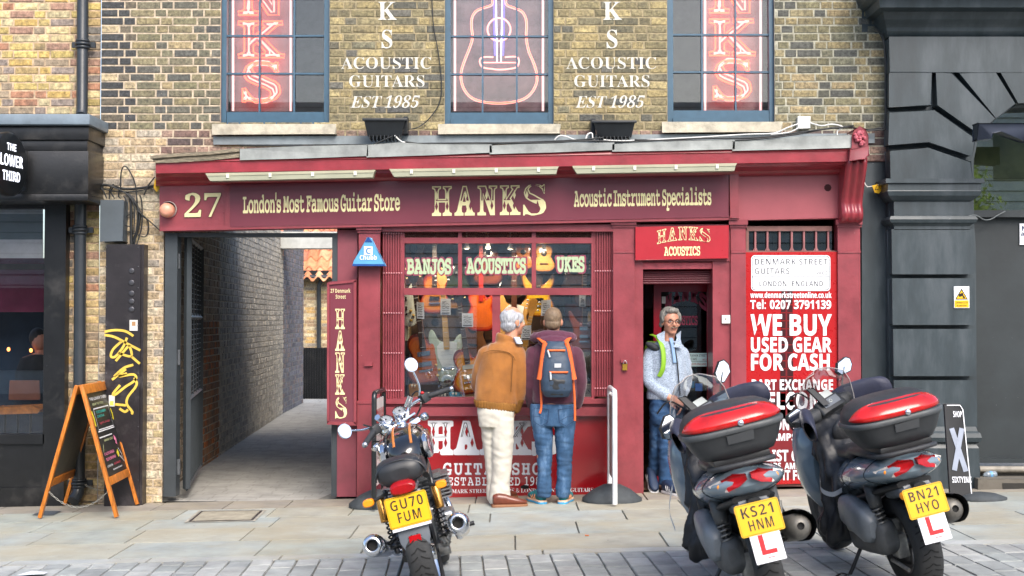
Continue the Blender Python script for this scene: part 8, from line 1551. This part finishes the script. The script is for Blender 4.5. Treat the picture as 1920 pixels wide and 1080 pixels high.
for L in ([(905,662),(925,657),(950,660),(962,668),(966,676)], [(962,668),(960,700),(958,735)]): mb2.tube(crv([P(a, b, YA-.125-.01*(b > 675)) for a, b in L], 4), .0035, 6)
part(mb2, 'seam', mat('suede_seam', '#6e4517', .9), jk)
part(vox(mb, .009, 2, lambda p, n: .003*math.sin(p.x*260)), 'waistband', mat('suede_rib', '#86591f', .85, var=.15, bump=.3, bs=200), jk)
mb = MB(); limb(mb, [P(972, 748, YA+.005), P(967, 766, YA+.04)], [.052,.045]); part(mb, 'cuff', mat('suede_rib', '#86591f'), jk)
mb = MB(); column(mb, [(962,974,632,.03,-.05),(968,981,645,.03,-.07)], YA); part(vox(mb, .005, 2), 'shirt_collar', mat('pale_shirt', '#c9d4e4', .7), pa)
def crease(p, n, k0=0):
    z = p.z; w_ = 1.0 if z < .62 else .55
    q = V((p.x*7+z*5, p.y*7-z*3, z*9+k0)); return .010*w_*((1-2*abs(noise.noise(q)))*.6+.5*noise.noise(q*2.3))+.003*noise.noise(p*24)
mb = MB(); column(mb, [(896,965,750,.112),(895,964,775,.118),(899,963,800,.108)], YA); column(mb, [(900,934,785,.09,.03),(906,934,830,.078,.04),(911,933,870,.068,.05),(913,933,905,.068,.05),(913,933,937,.07,.04)], YA); column(mb, [(924,964,785,.10,-.02),(923,962,830,.088,-.03),(924,959,870,.078,-.03),(922,955,905,.077,-.03),(917,957,935,.092,-.04),(917,952,944,.085,-.04,-4)], YA)
part(vox(mb, .009, 3, lambda p, n: crease(p, n, 1)), 'trousers', mat('cream_cotton', '#c4bfb3', .8, var=.08, vs=9, bump=.12, bs=120), pa)
MLTH = mat('brown_leather_shoe', '#6e3420', .35, var=.2, vs=14, coat=.3)
for hx_, hy_, an in ((925, 951, -80), (918, 938, -55)):
    h0 = G(hx_, hy_); mb = MB(); shoe(mb, h0+V((0,0,.012)), math.radians(an), .29, .05); s1 = part(mb, 'shoe', MLTH, pa)
    mb = MB(); sole(mb, h0, math.radians(an), .29, .05); part(mb, 'sole', mat('tan_sole', '#8a5f42', .7), s1)
# ---- younger man with the backpack
YB = -.60
pb = thing('person', 'short haired man in a maroon hoodie and blue jeans facing the window', 'person', G(1038, 945))
hc = P(1037, 603, YB); mb, T4 = head(hc, math.radians(176), 1.0)
limb(mb, [P(1037, 650, YB), P(1037, 634, YB), P(1037, 618, YB)], [.065,.056,.055]); column(mb, [(1015,1060,650,.06),(1004,1074,680,.09),(1003,1075,750,.11),(1000,1073,768,.11)], YB)
for rows in ([(998,1034,768,.08),(1006,1034,850,.055),(1012,1028,930,.042)], [(1040,1075,768,.08),(1045,1072,850,.055),(1048,1064,930,.042)]): column(mb, rows, YB)
for s_ in (-1, 1): limb(mb, [P(1038+s_*39, 668, YB), P(1040+s_*47, 712, YB), P(1040+s_*43, 752, YB+.07)], [.045,.04,.033]); hand(mb, P(1040+s_*43, 752, YB+.07), (-s_*.3,.6,-.6), (-s_,0,0), 1, .6, s_ > 0)
part(vox(mb, .007, 5), 'body', MSKIN, pb)
mb = MB(); mb.T = T4; mb.ell((0,.016,.038), (.078,.097,.088), 24, 16); mb.ell((0,.05,-.02), (.070,.058,.055), 20, 12); part(vox(mb, .005, 2, strands(.0025, 110)), 'hair', hairmat('brown_crop', '#76634e'), pb)
mb = MB(); column(mb, [(1013,1061,640,.085),(1003,1072,648,.10),(996,1081,662,.115),(996,1083,700,.12),(998,1081,735,.125),(999,1079,756,.12)], YB, 28)
for s_ in (-1, 1): limb(mb, [P(1039+s_*40, 664, YB), P(1039+s_*46, 690, YB-.01), P(1040+s_*48, 722, YB), P(1040+s_*42, 758, YB+.07)], [.066,.06,.054,.044])
hood = part(vox(mb, .009, 3, folds(.008, 8, (1,1,1.1), 11)), 'hoodie', mat('maroon_jersey', '#4c1f33', .9, var=.12, vs=9, bump=.15, bs=150, sheen=.3), pb)
mb = MB(); L = [P(1037+38*math.cos(a), 634+9*math.sin(a)*-1, YB)+V((0, -.10*max(0, math.sin(a))+.02, -.02*math.sin(a))) for a in [i*math.pi/12 for i in range(24)]]
mb.tube(L, [.030+.018*max(0, math.sin(i*math.pi/12)) for i in range(24)], 12, True); mb.ell(P(1037, 640, YB-.10), (.13,.06,.055), 18, 12); part(vox(mb, .007, 3, folds(.007, 16, (1,1,1.6), 4)), 'hood', mat('maroon_hood', '#52233a', .9, var=.12, vs=9, bump=.15, bs=150, sheen=.3), hood)
mb = MB(); column(mb, [(994,1080,757,.125),(993,1080,775,.13),(996,1079,798,.125)], YB); column(mb, [(995,1036,785,.11,.0),(1002,1036,820,.095),(1007,1035,855,.078,.01),(1009,1033,885,.07),(1007,1034,920,.066),(1008,1033,932,.06)], YB); column(mb, [(1039,1079,785,.11,.0),(1041,1076,820,.095),(1044,1073,855,.078,.01),(1045,1072,885,.07),(1043,1069,920,.066),(1044,1067,932,.06)], YB)
mj = mat('blue_denim', '#35587c', .85, var=.30, vs=7, bump=.3, bs=220, dirt=.35, dirtcol=(.30,.42,.56), ds=7, stretch=(1.4,1,.6))
jn = part(vox(mb, .008, 3, lambda p, n: (.006 if p.z < .66 else .003)*((1-2*abs(noise.noise(V((p.x*8+p.z*6, p.y*8, p.z*(26 if p.z < .62 else 12))))))*.9+.5*noise.noise(V((p.x*18, p.y*16, p.z*38))))+.004*noise.noise(p*11)), 'jeans', mj, pb)
for s_ in (-1, 1):
    mb = MB(); q = [(1038+s_*9, 768),(1038+s_*36, 765),(1038+s_*38, 790),(1038+s_*24, 799),(1038+s_*11, 792),(1038+s_*9, 768)]; stroke(mb, [P(a, b, YB-.137-.004*(b < 780)) for a, b in q], .006, (0,-1,0)); stroke(mb, [P(1038+s_*11, 790, YB-.139), P(1038+s_*24, 782, YB-.139), P(1038+s_*37, 780, YB-.139)], .004, (0,-1,0)); part(mb, 'back_pocket', mat('denim_stitch', '#1d3554', .9), jn)
for hx_, an in ((1018, 22), (1054, -16)):
    h0 = G(hx_, 945); mb = MB(); shoe(mb, h0+V((0,0,.02)), math.radians(an), .28, .048); s1 = part(mb, 'trainer', mat('teal_mesh', '#1f7d86', .7, var=.35, vs=25, dirt=.5, dirtcol=(.02,.025,.03), ds=18), pb)
    mb = MB(); sole(mb, h0, math.radians(an), .28, .05, 0, .0, .014); sole(mb, h0+V((0,0,.0165)), math.radians(an), .275, .051, 1, 0, .012); part(mb, 'sole', [mat('blue_sole', '#3f9fd0', .6), mat('cream_sole', '#d9b9a0', .6)], s1)
    Rm = Matrix.Translation(h0) @ Matrix.Rotation(math.radians(an), 4, 'Z'); mb = MB(); mb.T = Rm
    for k in range(3):
        for s_ in (-1, 1): mb.tube([(s_*.046,.06+.04*k,.035),(s_*.046,.08+.04*k,.06),(s_*.036,.09+.04*k,.082)], .0035, 5)
    mb.loft([sring((0,y_,z_), .034, .02, 2.4, 12) for y_, z_ in ((-.008,.095),(.0,.1),(.02,.1))]); part(mb, 'trim', mat('trim_orange', '#d98a5a', .5), s1)
# ---- backpack
bp = thing('backpack', 'navy and orange rucksack worn by the man in the maroon hoodie', 'backpack', P(1043, 745, YB-.2))
mb = MB(); yb_ = YB-.17
column(mb, [(1024,1060,640,.03,.02),(1020,1064,650,.05,.0),(1017,1070,680,.07,-.01),(1014,1073,715,.085,-.02),(1015,1073,732,.085,-.02),(1022,1066,744,.06,-.01)], yb_, 28, 2.8)
bag = part(vox(mb, .007, 3, folds(.003, 12)), 'main_pocket', mat('navy_nylon', '#2c3e52', .5, var=.12, vs=12, bump=.15, bs=40), bp)
mb = MB(); column(mb, [(1026,1062,702,.03,-.06),(1023,1066,714,.045,-.06),(1023,1066,730,.045,-.06),(1030,1060,741,.03,-.055)], yb_, 24, 2.8); part(vox(mb, .007, 3, folds(.003, 14)), 'front_pocket', mat('black_nylon', '#26282b', .45, var=.1, bump=.15, bs=40), bp)
MORG = mat('orange_nylon', '#d8622a', .55, var=.1, vs=14, bump=.15, bs=60)
mb = MB()
for L in ([(1022,642),(1019,662),(1016,690),(1013,712)], [(1062,642),(1067,662),(1071,690),(1075,712)]): mb.tube(crv([P(a, b, yb_-.02) for a, b in L], 4), [.02+.003*k/3 for k in range(13)], 10, flat=.8)
part(mb, 'side_panel', MORG, bp)
for L in ([(1010,634),(1016,638),(1023,645)], [(1067,634),(1063,638),(1060,645)]):
    mb = MB(); pts = [P(a, b, YB-q) for (a, b), q in zip(L, (.06,.13,.18))]; mb.tube(crv([pts[0]+V((0,.10,-.02))]+pts, 4), .026, 10, flat=.35); part(mb, 'shoulder_strap', MORG, bp)
for a, b in (((1027,657),(1060,657)), ((1030,698),(1065,698))): mb = MB(); mb.tube([P(a[0], a[1], yb_-(.062 if b[1] < 670 else .098)), P(b[0], b[1], yb_-(.062 if b[1] < 670 else .098))], .009, 8); part(mb, 'zip', MORG, bp)
mb = MB()
for L, q in (([(1027,657),(1031,670)], .075), ([(1032,698),(1033,712)], .115)): mb.tube([P(a, b, yb_-q) for a, b in L], .008, 6)
part(mb, 'zip_pull', mat('pull_white', '#c9cccf', .5), bp)
mb = MB(); mb.rect(1040, 682, 1052, 689, yb_-.094, yb_-.07); part(mb, 'badge', mat('badge_white', '#c8ccd2', .6), bp, bevel=.002)
for L in ([(1013,704),(1014,730),(1015,762),(1012,775)], [(1074,706),(1077,740),(1078,770),(1078,789)]): mb = MB(); mb.tube(crv([P(a, b, YB-.15) for a, b in L], 4), .010, 8, flat=.4); part(mb, 'loose_strap', MORG, bp)
# ---- man stepping out of the doorway
YC = .03
pc = thing('person', 'grey haired man with glasses and moustache in a pale fleece leaving the shop', 'person', G(1240, 925))
hc = P(1257, 603, YC-.02); mb, T4 = head(hc, math.radians(14), 1.03, math.radians(2))
limb(mb, [P(1250, 655, YC), P(1253, 636, YC), P(1256, 618, YC)], [.066,.056,.056]); column(mb, [(1222,1278,650,.08),(1218,1284,680,.10),(1220,1280,745,.11),(1220,1264,765,.11)], YC)
for rows in ([(1228,1262,765,.07),(1238,1262,850,.05),(1242,1257,912,.038)], [(1219,1245,765,.08),(1222,1245,850,.055,.1),(1216,1230,892,.042,.16)]): column(mb, rows, YC)
limb(mb, [P(1224, 660, YC), P(1223, 712, YC-.02), P(1252, 744, YC-.14)], [.055,.045,.033]); hand(mb, P(1254, 745, YC-.15), (.75,-.25,-.35), (.1,1,-.2), 1.05, .9, True)
limb(mb, [P(1279, 662, YC), P(1284, 712, YC+.05), P(1276, 748, YC+.0)], [.055,.045,.033]); hand(mb, P(1276, 748, YC), (0,-.2,-1), (-1,0,0), 1, .7)
part(vox(mb, .006, 5), 'body', mat('warm_skin', '#c08870', .5, var=.14, vs=14, bump=.06, bs=120), pc)
mb = MB(); mb.T = T4; mb.ell((0,.03,.052), (.084,.092,.082), 24, 16); mb.ell((0,-.045,.098), (.062,.04,.028), 16, 10)
for q in (-1, 1): mb.ell((q*.078,.0,.035), (.018,.045,.055), 14, 10); mb.ell((q*.078,.03,-.025), (.014,.03,.03), 12, 8)
part(vox(mb, .005, 2, strands(.008, 60)), 'hair', hairmat('steel_hair', '#77756f'), pc)
mb = MB(); mb.T = T4
for q in (-1, 1): mb.ell((q*.016,-.098,-.049), (.020,.009,.0075), 12, 8); mb.ell((q*.032,-.090,.026), (.018,.006,.004), 10, 6)
part(vox(mb, .003, 1, strands(.001, 200)), 'moustache', hairmat('grey_moustache', '#6b5a4c'), pc)
for q in (-1, 1):
    mb = MB(); mb.T = T4; mb.ell((q*.031,-.0835,.004), (.0125,.006,.006), 12, 8); ey = part(mb, 'eye', mat('eye_white', '#c9c4c0', .3), pc)
    mb = MB(); mb.T = T4; mb.ell((q*.031+.001,-.0895,.003), (.0055,.0022,.0055), 10, 6); part(mb, 'iris', mat('iris_dark', '#1e1a18', .2), ey)
mb = MB(); mb.T = T4
for q in (-1, 1): mb.tube([(q*.033+.024*math.cos(a), -.100+.006*abs(math.cos(a)), .001+.018*math.sin(a)) for a in [i*math.pi/10 for i in range(20)]], .0026, 6, True); mb.tube([(q*.056,-.096,.006),(q*.080,-.04,.008),(q*.086,.0,.006)], .0022, 6)
mb.tube([(-.010,-.100,.004),(0,-.103,.007),(.010,-.100,.004)], .0022, 6); part(mb, 'glasses', mat('spectacle_black', '#17181a'), pc)
mb = MB(); mb.T = T4; mb.ell((0,-.0965,-.063), (.020,.004,.004), 12, 6); part(mb, 'lips', mat('lip', '#9c5a50', .5), pc)
mb = MB(); column(mb, [(1234,1272,640,.08),(1222,1280,648,.105),(1214,1285,662,.125),(1213,1286,695,.13),(1214,1284,730,.135),(1213,1284,748,.13)], YC, 28)
limb(mb, [P(1224, 662, YC-.01), P(1216, 690, YC-.03), P(1220, 718, YC-.06), P(1248, 741, YC-.13)], [.075,.068,.060,.046]); limb(mb, [P(1277, 664, YC), P(1284, 690, YC+.02), P(1286, 716, YC+.04), P(1278, 744, YC)], [.07,.064,.056,.044])
MFL = mat('melange_fleece', '#9aa8ba', .9, var=.35, vs=95, bump=.25, bs=160, sheen=.3)
fl = part(vox(mb, .008, 3, folds(.008, 9, (1,1,1.2), 21)), 'fleece_jacket', MFL, pc)
for s_, x0, x1 in ((-1, 1232, 1250), (1, 1268, 1280)):
    mb = MB(); mb.loft([[P(a, b, YC-q) for a, b, q in r] for r in (((x0,628,.02),(x0+2,634,.08),(x0+14 if s_ < 0 else x0-4,650,.13)), ((x1-3,620,.03),(x1-4,636,.10),(x1,652,.135)))], closed=False, cap=(False, False)); mb.loft([[P(a, b, YC-q-.012) for a, b, q in r] for r in (((x0-1,628,.02),(x0+1,634,.08),(x0+13 if s_ < 0 else x0-5,651,.13)), ((x1-3,620,.03),(x1-4,636,.10),(x1,652,.135)))], closed=False, cap=(False, False)); part(mb, 'collar', MFL, fl, wn=True)
mb = MB(); mb.tube([P(1264, 642, YC-.12), P(1270, 680, YC-.142), P(1275, 742, YC-.142)], .006, 6); part(mb, 'zip', MSAT, fl)
mb = MB(); mb.ell(P(1226, 651, YC-.055), (.085,.065,.035), 18, 10, 0, Matrix.Rotation(.5, 3, 'Y')); part(mb, 'shoulder_patch', mat('charcoal_fabric', '#2c2f34', .85, bump=.2, bs=120), fl)
mb = MB(); mb.tube([P(1258, 634, YC-.09), P(1262, 650, YC-.125), P(1266, 680, YC-.138)], .022, 8, flat=.4); part(mb, 'shirt', mat('blue_shirt', '#7f9cc0', .8), pc)
mb = MB(); column(mb, [(1218,1266,744,.12),(1218,1266,770,.125),(1222,1265,795,.115)], YC); column(mb, [(1231,1267,785,.10,-.02),(1234,1267,830,.085,-.03),(1236,1265,870,.078,-.02),(1236,1262,908,.074,-.02)], YC); column(mb, [(1218,1248,785,.10,.03),(1219,1246,830,.085,.07),(1217,1240,868,.075,.12),(1214,1234,892,.07,.16)], YC)
part(vox(mb, .008, 3, lambda p, n: .007*(1-2*abs(noise.noise(V((p.x*8-p.z*5, p.y*8, p.z*16)))))+.004*noise.noise(p*20)), 'jeans', mat('dark_denim', '#264a72', .85, var=.3, vs=8, bump=.3, bs=220, dirt=.3, dirtcol=(.2,.3,.42), ds=8), pc)
for h0, an, tl in ((G(1246, 924), 205, 0), (P(1217, 893, .20), 186, .5)):
    T0 = Matrix.Translation(h0) @ Matrix.Rotation(math.radians(an), 4, 'Z') @ Matrix.Rotation(-tl, 4, 'X'); mb = MB(); mb.T = T0
    def lp(f_): o = MB(); f_(o); return o
    o = MB(); shoe(o, V((0,0,.018)), 0, .28, .046); mb.add(o.v, o.f, 0, True)
    s1 = part(mb, 'trainer', mat('navy_trainer', '#1c2f4c', .6, var=.15), pc)
    mb = MB(); mb.T = T0; o = MB(); sole(o, V((0,0,0)), 0, .28, .047, 0, 0, .02); mb.add(o.v, o.f, 0, True); part(mb, 'sole', mat('white_sole', '#cfd0d2', .6), s1)
    mb = MB(); mb.T = T0
    for k in range(3):
        for s_ in (-1, 1): mb.tube([(s_*.043,.10+.03*k,.03),(s_*.040,.085+.03*k,.07),(s_*.028,.08+.03*k,.09)], .004, 5)
    part(mb, 'stripe', mat('white_sole', '#cfd0d2'), s1)
gb = thing('backpack', 'lime green rucksack on the shoulder of the man in the doorway', 'backpack', P(1213, 730, .2))
mb = MB(); column(mb, [(1213,1240,640,.05,.0),(1209,1245,652,.07,.02),(1207,1246,695,.09,.03),(1208,1244,735,.08,.03)], YC+.22, 24, 2.8); part(vox(mb, .008, 3, folds(.004, 12)), 'bag', mat('lime_nylon', '#6f9a22', .55, var=.12, vs=9, bump=.15, bs=40), gb)
mb = MB(); pts = [P(1222, 628, YC+.1), P(1232, 632, YC-.02), P(1240, 645, YC-.125), P(1244, 665, YC-.155), P(1243, 690, YC-.155), P(1236, 706, YC-.13)]; mb.tube(crv(pts, 4), .024, 10, flat=.35); part(mb, 'strap', mat('lime_strap', '#7fae26', .55, var=.1), gb)
